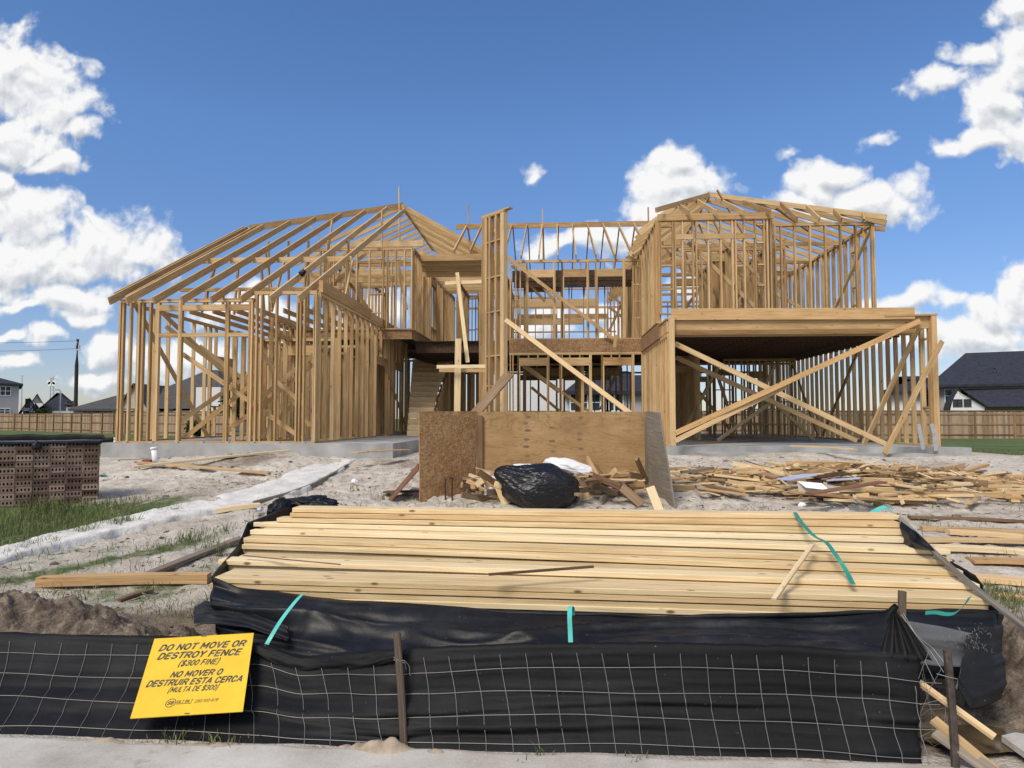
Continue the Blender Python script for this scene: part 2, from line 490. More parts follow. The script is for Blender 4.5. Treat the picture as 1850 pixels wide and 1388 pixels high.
def walk_mat():
    m, t, b = new_mat('sidewalk_concrete', 0.92)
    co = t.add('ShaderNodeTexCoord').outputs['Object']
    n1 = t.noise(co, 1.6, 7, 0.65).outputs['Fac']
    n2 = t.noise(co, 90.0, 3, 0.6).outputs['Fac']
    v = t.math('ADD', t.math('MULTIPLY', n1, 0.75), t.math('MULTIPLY', n2, 0.25))
    c = t.ramp(v, [(0.33, (0.31, 0.275, 0.235)), (0.5, (0.46, 0.435, 0.395)), (0.68, (0.58, 0.56, 0.52))])
    n4 = t.noise(co, 4.5, 7, 0.7).outputs['Fac']
    c = t.mix(t.math('MULTIPLY', t.smooth(n4, 0.56, 0.68), 0.7), c, (0.33, 0.255, 0.185))
    setcol(t, b, c)
    bump(t, b, n2, 0.3, 0.004)
    return m


M['walk'] = walk_mat()


def blade_mat(name, a, bb):
    m, t, b = new_mat(name, 0.7)
    rn = t.add('ShaderNodeAttribute', attribute_name='rnd').outputs['Fac']
    setcol(t, b, t.ramp(rn, [(0.0, a), (0.75, bb), (1.0, (0.25, 0.22, 0.10))]))
    return m


M['blade'] = blade_mat('grass_blades', (0.05, 0.080, 0.022), (0.15, 0.185, 0.068))
M['straw'] = blade_mat('dry_straw', (0.16, 0.12, 0.07), (0.30, 0.25, 0.16))
M['leaf'] = blade_mat('tree_leaves', (0.018, 0.036, 0.012), (0.055, 0.085, 0.028))


# ------------------------------------------------------------------ mesh helpers
class MB:
    """collects shapes and links them as ONE mesh object"""

    def __init__(self):
        self.v, self.f, self.uv, self.r, self.mi = [], [], [], [], []

    def face(self, idx, uvs=None, r=0.5, mi=0):
        self.f.append(tuple(idx))
        self.uv.append(uvs or [(self.v[i][0], self.v[i][1] + self.v[i][2]) for i in idx])
        self.r.append(r)
        self.mi.append(mi)

    def beam(self, p0, p1, w, h, up=(0, 0, 1), r=None, ch=0.0, bow=(0, 0), segs=1, mi=0):
        """a bar from p0 to p1, w across, h along up; ch rounds the edges; bow bends it"""
        p0, p1 = Vector(p0), Vector(p1)
        r = rng.random() if r is None else r
        x = (p1 - p0)
        L = x.length
        x = x / L
        u = Vector(up)
        s = x.cross(u)
        if s.length < 1e-4:
            u = Vector((1, 0, 0)) if abs(x.x) < 0.9 else Vector((0, 1, 0))
            s = x.cross(u)
        s.normalize()
        u = s.cross(x).normalized()
        a, b = w / 2, h / 2
        if ch:
            sec = [(-a + ch, -b), (a - ch, -b), (a, -b + ch), (a, b - ch), (a - ch, b), (-a + ch, b), (-a, b - ch), (-a, -b + ch)]
        else:
            sec = [(-a, -b), (a, -b), (a, b), (-a, b)]
        n = len(sec)
        base = len(self.v)
        for k in range(segs + 1):
            tt = k / segs
            q = p0 + x * (L * tt) + (s * bow[0] + u * bow[1]) * math.sin(math.pi * tt)
            for (cs, cu) in sec:
                self.v.append(q + s * cs + u * cu)
        per = [0]
        for i in range(n):
            j = (i + 1) % n
            per.append(per[-1] + math.hypot(sec[j][0] - sec[i][0], sec[j][1] - sec[i][1]))
        for k in range(segs):
            for i in range(n):
                j = (i + 1) % n
                b0 = base + k * n
                b1 = b0 + n
                u0, u1 = L * k / segs, L * (k + 1) / segs
                self.face((b0 + i, b0 + j, b1 + j, b1 + i), [(u0, per[i]), (u0, per[i + 1]), (u1, per[i + 1]), (u1, per[i])], r, mi)
        e0 = list(range(base, base + n))[::-1]
        e1 = list(range(base + segs * n, base + segs * n + n))
        self.face(e0, [(0.02 * sec[i - base][0] / w, sec[i - base][1]) for i in e0], r, mi)
        self.face(e1, [(0.02 * sec[i - base - segs * n][0] / w, sec[i - base - segs * n][1]) for i in e1], r, mi)
        return self

    def box(self, lo, hi, r=None, mi=0):
        lo, hi = Vector(lo), Vector(hi)
        d = hi - lo
        c = (lo + hi) / 2
        ax = max(range(3), key=lambda i: d[i])
        p0, p1 = c.copy(), c.copy()
        p0[ax], p1[ax] = lo[ax], hi[ax]
        if ax == 2:
            return self.beam(p0, p1, d.y, d.x, (1, 0, 0), r, mi=mi)
        if ax == 0:
            return self.beam(p0, p1, d.y, d.z, (0, 0, 1), r, mi=mi)
        return self.beam(p0, p1, d.x, d.z, (0, 0, 1), r, mi=mi)

    def tube(self, pts, rad, n=6, cap=True, mi=0):
        base = len(self.v)
        pts = [Vector(p) for p in pts]
        for i, p in enumerate(pts):
            a = pts[max(0, i - 1)]
            b = pts[min(len(pts) - 1, i + 1)]
            d = (b - a)
            d = d.normalized() if d.length else Vector((0, 0, 1))
            s = d.cross(Vector((0, 0, 1)))
            if s.length < 1e-3:
                s = Vector((1, 0, 0))
            s.normalize()
            u = s.cross(d)
            rr = rad[i] if isinstance(rad, (list, tuple)) else rad
            for k in range(n):
                an = 2 * math.pi * k / n
                self.v.append(p + s * (math.cos(an) * rr) + u * (math.sin(an) * rr))
        for i in range(len(pts) - 1):
            for k in range(n):
                j = (k + 1) % n
                a0 = base + i * n
                self.face((a0 + k, a0 + j, a0 + n + j, a0 + n + k), None, 0.5, mi)
        if cap:
            self.face([base + k for k in range(n)][::-1], None, 0.5, mi)
            self.face([base + (len(pts) - 1) * n + k for k in range(n)], None, 0.5, mi)
        return self

    def poly(self, pts, uvs=None, r=0.5, mi=0):
        base = len(self.v)
        self.v += [Vector(p) for p in pts]
        self.face(range(base, base + len(pts)), uvs, r, mi)
        return self

    def slab(self, pts, thick, r=None, mi=0, uvs=None):
        """a flat polygon given its thickness along its normal"""
        pts = [Vector(p) for p in pts]
        r = rng.random() if r is None else r
        nrm = (pts[1] - pts[0]).cross(pts[2] - pts[0]).normalized()
        ex = (pts[1] - pts[0]).normalized()
        ey = nrm.cross(ex)
        base = len(self.v)
        n = len(pts)
        uvs = uvs or [((p - pts[0]).dot(ex), (p - pts[0]).dot(ey)) for p in pts]
        self.v += [p + nrm * thick / 2 for p in pts] + [p - nrm * thick / 2 for p in pts]
        self.face(range(base, base + n), uvs, r, mi)
        self.face(list(range(base + n, base + 2 * n))[::-1], uvs[::-1], r, mi)
        for i in range(n):
            j = (i + 1) % n
            L = (pts[j] - pts[i]).length
            self.face((base + j, base + i, base + n + i, base + n + j), [(L, 0), (0, 0), (0, thick), (L, thick)], r, mi)
        return self

    def grid(self, P, uvs=None, r=0.5, mi=0, closed_u=False):
        """P[i][j] points"""
        base = len(self.v)
        ni, nj = len(P), len(P[0])
        for row in P:
            self.v += [Vector(p) for p in row]
        for i in range(ni - 1):
            for j in range(nj - 1 + (1 if closed_u else 0)):
                jj = (j + 1) % nj
                a, b, c, d = base + i * nj + j, base + i * nj + jj, base + (i + 1) * nj + jj, base + (i + 1) * nj + j
                self.face((a, b, c, d), [(j, i), (j + 1, i), (j + 1, i + 1), (j, i + 1)], r, mi)
        return self

    def build(self, name, mat, parent=None, origin=None, smooth=False):
        me = bpy.data.meshes.new(name)
        if origin is None:
            if self.v:
                lo = Vector([min(v[i] for v in self.v) for i in range(3)])
                hi = Vector([max(v[i] for v in self.v) for i in range(3)])
                origin = (lo + hi) / 2
                origin.z = lo.z
            else:
                origin = Vector()
        origin = Vector(origin)
        me.from_pydata([v - origin for v in self.v], [], self.f)
        ul = me.uv_layers.new(name='UVMap')
        ul.data.foreach_set('uv', [c for fu in self.uv for p in fu for c in p])
        at_ = me.attributes.new('rnd', 'FLOAT', 'FACE')
        at_.data.foreach_set('value', self.r)
        mats = mat if isinstance(mat, (list, tuple)) else [mat]
        for m in mats:
            me.materials.append(m)
        if len(mats) > 1:
            me.polygons.foreach_set('material_index', self.mi)
        if smooth:
            me.polygons.foreach_set('use_smooth', [True] * len(self.f))
        me.update()
        o = bpy.data.objects.new(name, me)
        COL.objects.link(o)
        o.location = origin
        if parent is not None:
            o.parent = parent
            po = parent['_o'] if '_o' in parent else (0, 0, 0)
            o.location = origin - Vector(po)
        o['_o'] = tuple(origin)
        return o


def empty(name, loc):
    o = bpy.data.objects.new(name, None)
    COL.objects.link(o)
    o.location = loc
    o.empty_display_size = 0.2
    o['_o'] = tuple(loc)
    return o


def tag(o, label=None, cat=None, group=None, kind=None):
    if label:
        o['label'] = label
    if cat:
        o['category'] = cat
    if group:
        o['group'] = group
    if kind:
        o['kind'] = kind
    return o


def fbm(x, y, z=0.0, oct=5):
    return noise.fractal(Vector((x, y, z)), 1.0, 2.0, oct, noise_basis='PERLIN_ORIGINAL')


# ------------------------------------------------------------------ terrain
def sstep(a, b, x):
    t = max(0.0, min(1.0, (x - a) / (b - a)))
    return t * t * (3 - 2 * t)


PAD = 0.92
ZW = 0.15          # street side walk


def base_z(x, y):
    z = ZW + (PAD - ZW) * sstep(2.6, 15.2, y) if y < 15.2 else PAD
    # the lot falls off to the lawns round the building pad
    side = max(sstep(10.2, 15.0, x), sstep(-10.8, -17, x), sstep(36, 44, y))
    if y > 8:
        z = z + (0.45 - z) * side * sstep(8, 15, y)
    return z


WALK_PTS = [(-6.2, 5.3), (-4.9, 7.1), (-4.35, 8.9), (-4.05, 10.6), (-3.75, 12.6), (-3.6, 14.6)]


def lerp_path(y):
    for (a, b) in zip(WALK_PTS[:-1], WALK_PTS[1:]):
        if a[1] <= y <= b[1]:
            t = (y - a[1]) / (b[1] - a[1])
            return a[0] + (b[0] - a[0]) * t
    return None


def dirt_bump(x, y):
    """heaps: (cx, cy, rx, ry, height)"""
    h = 0
    for (cx, cy, rx, ry, hh) in ((-5.8, 13.4, 1.7, 0.9, 0.22), (-8.0, 12.4, 1.5, 1.2, 0.10), (9.6, 14.6, 1.6, 1.3, 0.10), (-2.3, 11.6, 1.0, 0.9, 0.10), (5.5, 15.2, 2.4, 0.5, 0.10)):
        d = ((x - cx) / rx) ** 2 + ((y - cy) / ry) ** 2
        if d < 4:
            h += hh * math.exp(-d * 1.4)
    return h


def masks(x, y):
    gr, dt = 0.0, 0.0
    n = fbm(x * 0.5, y * 0.5, 3.3, 3)
    # lawns
    gr = max(gr, sstep(10.3, 11.6, x + 0.6 * n) * sstep(11.5, 13.2, y))
    gr = max(gr, sstep(-9.6, -10.6, x + 0.6 * n) * sstep(13.5, 15.0, y))
    gr = max(gr, sstep(33, 36, y))
    # rough strips along the form path and round the bricks
    px = lerp_path(y)
    if px is not None:
        d = x - px
        s = 0.72 * math.exp(-((d + 1.2) / 0.75) ** 2) * sstep(12.0, 8.5, y)
        s2 = 0.62 * math.exp(-((d - 0.75) / 0.35) ** 2) * sstep(9.5, 7.0, y)
        gr = max(gr, s, s2)
    gr = max(gr, 0.55 * math.exp(-(((x - 3.9) / 0.9) ** 2 + ((y - 5.0) / 0.5) ** 2)))
    gr = max(gr, 0.7 * sstep(-4.8, -6.0, x) * sstep(10.4, 9.0, y) * sstep(5.5, 6.5, y))
    gr = max(gr, 0.34 + 0.25 * n if (x < -0.5 and 5.0 < y < 9) else 0)
    # dug dirt behind the silt fence and wet ground at the corner
    dt = max(dt, sstep(6.3, 4.9, y + 0.5 * n) * sstep(3.3, 3.6, y))
    dt = max(dt, 0.42 * sstep(7.3, 6.0, y))
    dt = max(dt, 0.22 + 0.5 * n if (12.2 < y < 14.6 and -9.5 < x < -2) else 0)
    return gr, dt


RUTS = ((-3.2, 6.0, -1.6, 14.0, .11), (-2.4, 5.8, -.6, 14.0, .11), (1.9, 8.0, 3.0, 15.0, .12), (2.9, 7.0, 6.8, 14.5, .12), (-6.0, 12.0, -2.0, 10.0, .10), (-8.5, 11.2, -3.5, 12.6, .12))


def ground_z(x, y):
    z = base_z(x, y)
    if -14 < x < 14 and 3.3 < y < 15.5:
        a = sstep(3.3, 4.0, y)
        z += a * (0.05 * fbm(x * 0.7, y * 0.7, 0.0, 4) + 0.050 * noise.turbulence(Vector((x * 2.6, y * 2.6, 1.7)), 4, True) + 0.022 * noise.turbulence(Vector((x * 8.5, y * 8.5, 4.7)), 2, True) - 0.045)
        z += dirt_bump(x, y)
        for (ax_, ay_, bx_, by_, wd_) in RUTS:
            tt_ = ((x - ax_) * (bx_ - ax_) + (y - ay_) * (by_ - ay_)) / ((bx_ - ax_) ** 2 + (by_ - ay_) ** 2)
            if 0 < tt_ < 1:
                d_ = abs((x - ax_ - (bx_ - ax_) * tt_) * (by_ - ay_) - (y - ay_ - (by_ - ay_) * tt_) * (bx_ - ax_)) / math.hypot(bx_ - ax_, by_ - ay_)
                d_ += .05 * fbm(x * 1.5, y * 1.5, 4, 2)
                if d_ < wd_ * 2.4:
                    e_ = d_ / wd_
                    z += (-.045 * math.exp(-e_ * e_ * 1.2) + .03 * math.exp(-(e_ - 1.6) ** 2 * 4)) * min(1, 6 * tt_, 6 * (1 - tt_)) * (1 + .5 * math.sin(tt_ * 160))
    return z


def axis(lo, hi, step, far, grow=1.28):
    a = list(np.arange(lo, hi + 1e-6, step))
    s = step
    while a[-1] < far:
        s *= grow
        a.append(a[-1] + s)
    s = step
    b = []
    x = lo
    while x > -far and lo < 0:
        s *= grow
        x -= s
        b.append(x)
    return b[::-1] + a


def make_ground():
    xs = axis(-7.5, 8.5, 0.055, 2500)
    ys = axis(2.0, 14.6, 0.055, 3000)
    ys = [-40, -10, -2, 0.5, 1.4] + ys
    verts, gr, dt = [], [], []
    for y in ys:
        for x in xs:
            near = -14 < x < 14 and y < 16
            z = ground_z(x, y) - (0.012 if y < 3.6 else 0)
            a, b = masks(x, y) if (abs(x) < 40 and y < 60) else (1.0, 0.0)
            verts.append((x, y, z))
            gr.append(a)
            dt.append(b)
    nx, ny = len(xs), len(ys)
    idx = np.arange(nx * ny).reshape(ny, nx)
    f = np.stack([idx[:-1, :-1], idx[:-1, 1:], idx[1:, 1:], idx[1:, :-1]], -1).reshape(-1, 4)
    me = bpy.data.meshes.new('ground')
    me.from_pydata(verts, [], f.tolist())
    for nm, d in (('grass', gr), ('dirt', dt)):
        at_ = me.attributes.new(nm, 'FLOAT', 'POINT')
        at_.data.foreach_set('value', d)
    me.polygons.foreach_set('use_smooth', [True] * len(f))
    me.materials.append(M['ground'])
    o = bpy.data.objects.new('ground', me)
    COL.objects.link(o)
    tag(o, 'pale sandy building lot with dug dirt and green lawn beyond', kind='structure')
    return o


make_ground()

# ------------------------------------------------------------------ the house frame
SL = 1.22      # slab top
GS = 1.12      # garage slab top
house = empty('house_frame', (0, 20, SL))
tag(house, 'unfinished two storey timber house frame on a concrete slab with open garage', 'house')
BEAMS = []


def B(kind, p0, p1, w=0.038, h=0.089, up=(0, 0, 1), mat='pine', bow=None):
    BEAMS.append((kind, Vector(p0), Vector(p1), w, h, Vector(up), mat, bow))


def wall(a, b, z0, z1, sp=0.406, d=0.089, op=(), at_list=None, plates=2, ladders=(), sole=True, mid=None, sw=0.038):
    """studs along a to b (plan points); op = (t0, t1, sill, head) openings; ladders = pairs of t with rungs between"""
    a, b = Vector((a[0], a[1], 0)), Vector((b[0], b[1], 0))
    x = b - a
    L = x.length
    x /= L
    nr = Vector((-x.y, x.x, 0))
    w = 0.038
    pt = lambda t, z: a + x * t + Vector((0, 0, z))
    zt = z1 - w * plates
    if sole:
        ivs = [(0, L)]
        for (t0, t1, s, hd) in op:
            if s <= 0:
                ivs = [q for (p, e) in ivs for q in ((p, min(e, t0)), (max(p, t1), e)) if q[1] - q[0] > 0.05]
        for (p, e) in ivs:
            B('sole_plate', pt(p, z0 + w / 2), pt(e, z0 + w / 2), d, w)
    for k in range(plates):
        B('top_plate', pt(-0.0, z1 - w / 2 - w * k), pt(L, z1 - w / 2 - w * k), d + 0.002 * k, w - 0.001)
    ts = list(at_list) if at_list is not None else [i * sp for i in range(int(L / sp) + 1)] + [L]
    for t in ts:
        t = min(max(t, w / 2), L - w / 2)
        o = [q for q in op if q[0] - 0.01 < t < q[1] + 0.01]
        if not o:
            j = rng.uniform(-.004, .004)
            B('stud', pt(t, z0 + w), pt(t + j, zt), sw, d, nr)
        else:
            (t0, t1, s, hd) = o[0]
            if z0 + hd + 0.24 < zt - 0.05:
                B('cripple_stud', pt(t, z0 + hd + 0.241), pt(t, zt), w, d - 0.004, nr)
            if s > 0.1:
                B('cripple_stud', pt(t, z0 + w), pt(t, z0 + s - w), w, d - 0.004, nr)
    for (t0, t1, s, hd) in op:
        for tt, sg in ((t0, -1), (t1, 1)):
            B('stud', pt(tt + sg * 0.019, z0 + w), pt(tt + sg * 0.019, z0 + hd), w, d - 0.002, nr)
            B('stud', pt(tt + sg * 0.058, z0 + w), pt(tt + sg * 0.058, zt), w, d, nr)
        B('header', pt(t0 - 0.036, z0 + hd + 0.12), pt(t1 + 0.036, z0 + hd + 0.12), d - 0.003, 0.238)
        if s > 0.1:
            B('window_sill', pt(t0, z0 + s - w / 2), pt(t1, z0 + s - w / 2), d - 0.002, w)
    for (t0, t1, zs) in ladders:
        for z in zs:
            B('blocking', pt(t0 + w / 2, z), pt(t1 - w / 2, z), w, d - 0.012, nr)
    if mid:
        for i in range(len(ts) - 1):
            if ts[i + 1] - ts[i] > 0.1:
                B('blocking', pt(ts[i] + w / 2, mid + (0.03 if i % 2 else 0)), pt(ts[i + 1] - w / 2, mid + (0.03 if i % 2 else 0)), d - 0.012, w)


def brace(p, q, w=0.038, h=0.089, up=(0, -1, 0)):
    """diagonal bar given by two points; the broad face looks along up"""
    B('diagonal_brace', p, q, h, w, up)


XU1_ = Xp(743, 20.3)
# ---- left wing, lower storey: front wall at Y 14.7
YL = 14.7
XL0 = Xp(212, YL)
XL1 = Xp(570, YL)
ZL = at(300, 541, YL).z
ZR = at(545, 526, YL).z
f_t = [Xp(p, YL) - XL0 for p in (212, 219, 232, 248, 255, 268)]
xa = Xp(283, YL) - XL0
xb = Xp(323, YL) - XL0
xc = Xp(408, YL) - XL0
xd = Xp(451, YL) - XL0
wall((XL0, YL), (XL0 + xd + 0.06, YL), SL, ZL, at_list=[t for t in f_t] + [xa - .04, xa, xb - .02, xb + .02, xc - .02, xc + .02, xd - 0.03, xd + .02], d=0.09, sw=0.042)
wall((XL0 + xd + 0.07, YL), (XL1, YL), SL, ZR, at_list=[0.06, Xp(470, YL) - XL0 - xd - .07, Xp(497, YL) - XL0 - xd - .07, Xp(535, YL) - XL0 - xd - .07, Xp(541, YL) - XL0 - xd - .07, Xp(548, YL) - XL0 - xd - .07, XL1 - XL0 - xd - .12, XL1 - XL0 - xd - .08], d=0.09, sw=.038)
for (t0, t1) in ((xa + .02, xb - .04), (xb + .04, xc - .04), (xc + .04, xd - .05)):
    z = at(300, 557, YL).z
    B('header', (XL0 + t0, YL, z), (XL0 + t1, YL, z), 0.085, 0.13)
    z = at(300, 606, YL).z
    B('header', (XL0 + t0, YL, z), (XL0 + t1, YL, z), 0.085, 0.085)
# left gable wall, right wing wall and walls inside
XLW = XL0
wall((XLW, YL + .1), (XLW, 30), SL, ZL, 0.61, op=[(4.0, 5.3, 0.9, 2.1), (9.0, 10.6, 0.9, 2.1)])
wall((XL1, YL + .1), (XL1, 23.9), SL, ZR, 0.50, d=0.089, op=[(4.9, 6.2, 0, 2.15), (7.3, 8.3, 0, 2.15)])
B('header', (XL1 + .01, YL + .2, ZR + 0.14), (XL1 + .01, 19.0, ZR + 0.14), 0.09, 0.27)
B('header', (XL1 + .01, 18.9, ZR - 0.02 + 0.11), (XL1 + .01, 24.0, ZR + 0.09), 0.087, 0.2)
wall((-8.0, 18.2), (XL1 - .1, 18.2), SL, 3.75, 0.406, op=[(0.6, 1.5, 0, 2.1)])
wall((-7.2, 15.0), (-7.2, 18.0), SL, 3.75, 0.406)
wall((-6.5, 15.3), (-6.5, 22), SL, 3.75, 0.45, op=[(1.4, 2.4, 0, 2.1)])
wall((XLW + .1, 22.0), (XL1 - .1, 22.0), SL, ZR, 0.406, op=[(1.6, 2.6, 0, 2.1)])
wall((-7.8, 18.4), (-7.8, 26), SL, ZR, 0.45)
wall((XLW + .1, 30), (-2, 30), SL, ZR, 0.45, op=[(1.0, 2.4, 0.8, 2.1), (4.0, 5.6, 0.4, 2.2)])
wall((XLW + .1, 26), (-5.2, 26), SL, ZR, 0.45)
wall((-7.4, 16.5), (XL1 - .1, 16.5), SL, 3.75, 0.406, op=[(.8, 1.6, 0, 2.1)])
wall((-8.4, 20.1), (-6.0, 20.1), SL, 3.75, 0.406, op=[(0.5, 1.4, 0, 2.1)])
wall((-5.75, 19.6), (-5.75, 24.0), SL, 4.2, 0.2)
wall((XLW + .1, 28), (-4.8, 28), SL, 4.2, 0.406)
# ceiling joists of the wing
for x in np.arange(XLW + .5, XL1, 0.61):
    B('ceiling_joist', (x, 16.7, ZL + 0.05), (x + rng.uniform(-.05, .05), 22, ZL + 0.05), 0.038, 0.12)
zpl = at(400, 522, 16.6).z
B('top_plate', (XLW + .3, 16.6, zpl), (XL1, 16.6, zpl), 0.089, 0.038)
B('top_plate', (XLW + .3, 16.6, zpl - .042), (XL1, 16.6, zpl - .042), 0.087, 0.038)
for k in range(9):
    B('roof_post', (XLW + 1 + .42 * k, 16.6, zpl - .5), (XLW + 1 + .42 * k, 16.6, zpl - .06), 0.038, 0.089, (0, 1, 0))
for k in range(7):
    B('ceiling_joist', (XLW + 1.6, 20.6 + .45 * k, 6.05 + .12 * k), (XU1_ - .1, 20.6 + .45 * k, 6.05 + .12 * k), 0.038, 0.16)
# braces of the wing
for (a, ya, b, yb) in (((330, 640), 14.86, (545, 792), 14.9), ((450, 600), 15.0, (560, 770), 15.3), ((335, 790), 14.86, (460, 690), 14.9), ((470, 720), 15.1, (568, 640), 15.2), ((300, 590), 15.4, (420, 680), 15.8), ((500, 690), 14.95, (565, 745), 15.0), ((420, 770), 15.0, (500, 715), 15.1),
                       ((239, 541), 15.2, (376, 790), 17.2), ((294, 566), 15.6, (445, 712), 16.6), ((445, 690), 16.2, (533, 795), 17.0),
                       ((327, 760), 15.4, (548, 612), 17.4), ((410, 780), 15.2, (590, 640), 17.0), ((360, 625), 16.5, (520, 745), 17.5), ((470, 790), 16.0, (560, 700), 17.5)):
    brace(at(a[0], a[1], ya), at(b[0], b[1], yb), 0.038, 0.1, (0.35, -1, 0))
brace(at(668, 592, 19.5) + Vector((0.08, 0, 0)), at(735, 788, 23.7) + Vector((0.08, 0, 0)), 0.038, 0.1, (1, 0, 0))

# ---- left wing roof: front slope up to a hip, right slope behind it
PB = Vector((Xp(722, 24.7), 24.7, at(722, 371, 24.7).z))
PA = Vector((Xp(445, 20.7), 20.7, at(445, 411, 20.7).z))
PD = Vector((Xp(782, 21.6), 21.6, at(782, 440, 21.6).z))
EY = 14.15
Ezl = at(190, 541, EY).z


def plane_front(y):
    return Ezl + (PA.z - Ezl) * (y - EY) / (PA.y - EY)


def hip_y(x):
    if x <= PB.x:
        t = (x - PA.x) / (PB.x - PA.x)
        return PA.y + (PB.y - PA.y) * t
    t = (x - PB.x) / (PD.x - PB.x)
    return PB.y + (PD.y - PB.y) * t


def hip_z(x):
    if x <= PB.x:
        t = (x - PA.x) / (PB.x - PA.x)
        return PA.z + (PB.z - PA.z) * t
    t = (x - PB.x) / (PD.x - PB.x)
    return PB.z + (PD.z - PB.z) * t


xs_r = [Xp(p, EY) for p in (191, 222, 272, 323, 377, 431, 484, 536)]
for i, x in enumerate(xs_r):
    yb = hip_y(max(x, PA.x))
    zb = hip_z(max(x, PA.x))
    B('rafter', (x, EY, Ezl - 0.04), (x, yb, zb - 0.05), 0.04, 0.165)
B('rafter', (xs_r[0] - 0.10, EY + 0.35, Ezl + 0.16), (xs_r[0] - 0.10, PA.y, PA.z - 0.02), 0.038, 0.12)
B('rafter', (xs_r[0] + 0.22, EY + 0.25, Ezl + 0.06), (xs_r[0] + 0.22, PA.y + .1, PA.z + 0.02), 0.038, 0.12)
for (a, b) in ((PA, PB),):
    B('hip_rafter', a - Vector((0, 0, 0.03)), b - Vector((0, 0, 0.03)), 0.045, 0.2)
YU = 20.3
ZU0 = 4.45
ZU = at(740, 447, YU).z
# right slope of the left roof: rafters running down to the right, one behind the other
PC = at(872, 452, 24.7)
sl = (PC.z - PB.z) / (PC.x - PB.x)
for k in range(16):
    y = 24.7 + k * 0.42
    B('rafter', (PB.x, y, PB.z - 0.02), (PC.x + 0.3, y, PB.z + sl * (PC.x + 0.3 - PB.x)), 0.042, 0.16)
B('ridge_board', (PB.x, 24.7, PB.z + 0.02), (PB.x, 31.2, PB.z + 0.02), 0.04, 0.2)
# left slope of the same ridge, running down to the left one behind the other
for k in range(11):
    y = 24.85 + k * 0.64
    B('rafter', (PB.x, y, PB.z - 0.03), (PB.x - 4.3, y, PB.z - 0.03 - 1.95), 0.045, 0.125)
# purlin under the front slope and its struts
yp_ = 17.6
B('purlin', (xs_r[0], yp_, plane_front(yp_) - .17), (xs_r[-1] + .1, yp_, plane_front(yp_) - .17), 0.038, 0.14)
for k in range(7):
    xk = xs_r[0] + .5 + .62 * k
    B('roof_post', (xk, yp_ + .5 * (k % 3 - 1), ZL + .1), (xk + .1, yp_, plane_front(yp_) - .24), 0.038, 0.089, (0, 1, 0))
for k in range(5):
    xk = xs_r[2] + .6 * k
    B('roof_post', (xk, 20.2, ZL + .1), (xk + .25, 19.4, plane_front(19.4) - .12), 0.038, 0.089, (0, 1, 0))
# roof posts
for (px, yt, yb2, Y) in ((722, 338, 470, 24.4), (847, 370, 440, 26.5), (981, 378, 470, 24.3), (1172, 375, 420, 22.3)):
    B('roof_post', at(px, yb2, Y), at(px - 1, yt, Y), 0.038, 0.089, (0, 1, 0))
for (a, b, Y) in (((478, 440), (490, 520), 18.5), ((560, 400), (640, 500), 22), ((600, 390), (585, 520), 21), ((690, 372), (690, 470), 23)):
    B('roof_post', at(a[0], a[1] + 8, Y), at(b[0], b[1], Y), 0.038, 0.089, (0, 1, 0))

# ---- left upper storey
XU0, XU1 = Xp(548, YU), Xp(743, YU)
tt = [Xp(p, YU) - XU0 for p in (552, 575, 600, 622, 642, 665, 690, 697, 713, 729)]
wall((XU0, YU), (XU1, YU), ZU0, ZU, at_list=tt + [XU1 - XU0], ladders=[(Xp(665, YU) - XU0, Xp(690, YU) - XU0, [at(0, p, YU).z for p in (478, 510, 540, 572)])])
brace(at(590, 515, 20.5), at(665, 455, 20.5))
wall((XU1, YU + .1), (XU1, 29), ZU0, ZU, 0.36, op=[(3.0, 3.9, 0.5, 2.0)])
wall((XLW + 1.2, 24), (XU1, 24), ZU0, ZU, 0.406, op=[(1.5, 2.5, 0, 2.0)])
wall((-7.0, YU + .1), (-7.0, 28), ZU0, ZU, 0.5)
wall((XU0, 22.0), (XU1 - .1, 22.0), ZU0, ZU, 0.38, op=[(1.2, 2.1, 0, 2.0)])
wall((-7.8, 26), (XU1, 26), ZU0, ZU, 0.38)
for (a, b, Y) in (((565, 560), (640, 470), 21), ((600, 470), (690, 590), 21.5), ((555, 480), (610, 590), 21.2)):
    brace(at(a[0], a[1], Y), at(b[0], b[1], Y + .4), 0.038, 0.1, (0.2, -1, 0))
for k in range(5):
    z = at(0, 452 + 16 * k, 23.0).z
    B('header', (XU0 + .6, 23.0 + .1 * k, z), (XU1 - .2, 23.0 + .1 * k, z), 0.04, 0.2)
wall((XU1 + .1, 29), (0, 29), ZU0, ZU, 0.34, op=[(1.0, 1.5, 0.3, 2.2)])
brace(at(718, 470, 20.5), at(735, 560, 20.5), up=(0.6, -1, 0))
B('rim_board', (XLW + 1, YU + 0.03, ZU0 - 0.15), (XU1, YU + 0.03, ZU0 - 0.15), 0.038, 0.28, mat='osb_band')
B('rim_board', (XU1 + .0, YU + .1, ZU0 - 0.15), (XU1, 29, ZU0 - 0.15), 0.038, 0.28, mat='osb_band')
# beams over the entry
for k, (yp, hh) in enumerate(((466, 0.17), (476, 0.15), (486, 0.16), (497, 0.12))):
    z = at(800, yp, 21.2).z
    B('header', (XU1 + 0.06, 21.2 + 0.2 * k, z + .05 * k), (-1.75, 21.2 + 0.2 * k, z + .05 * k), 0.09, hh + .04)
for k in range(8):
    B('ceiling_joist', (XU1, 22.2 + k * 0.6, 6.75), (-1.6, 22.2 + k * 0.6, 6.75), 0.038, 0.18)
wall((-3.4, 27.0), (-1.3, 27.0), 4.2, 6.7, 0.3, mid=5.3)
wall((-3.4, 24.0), (-3.4, 27), 4.2, 6.7, 0.4)

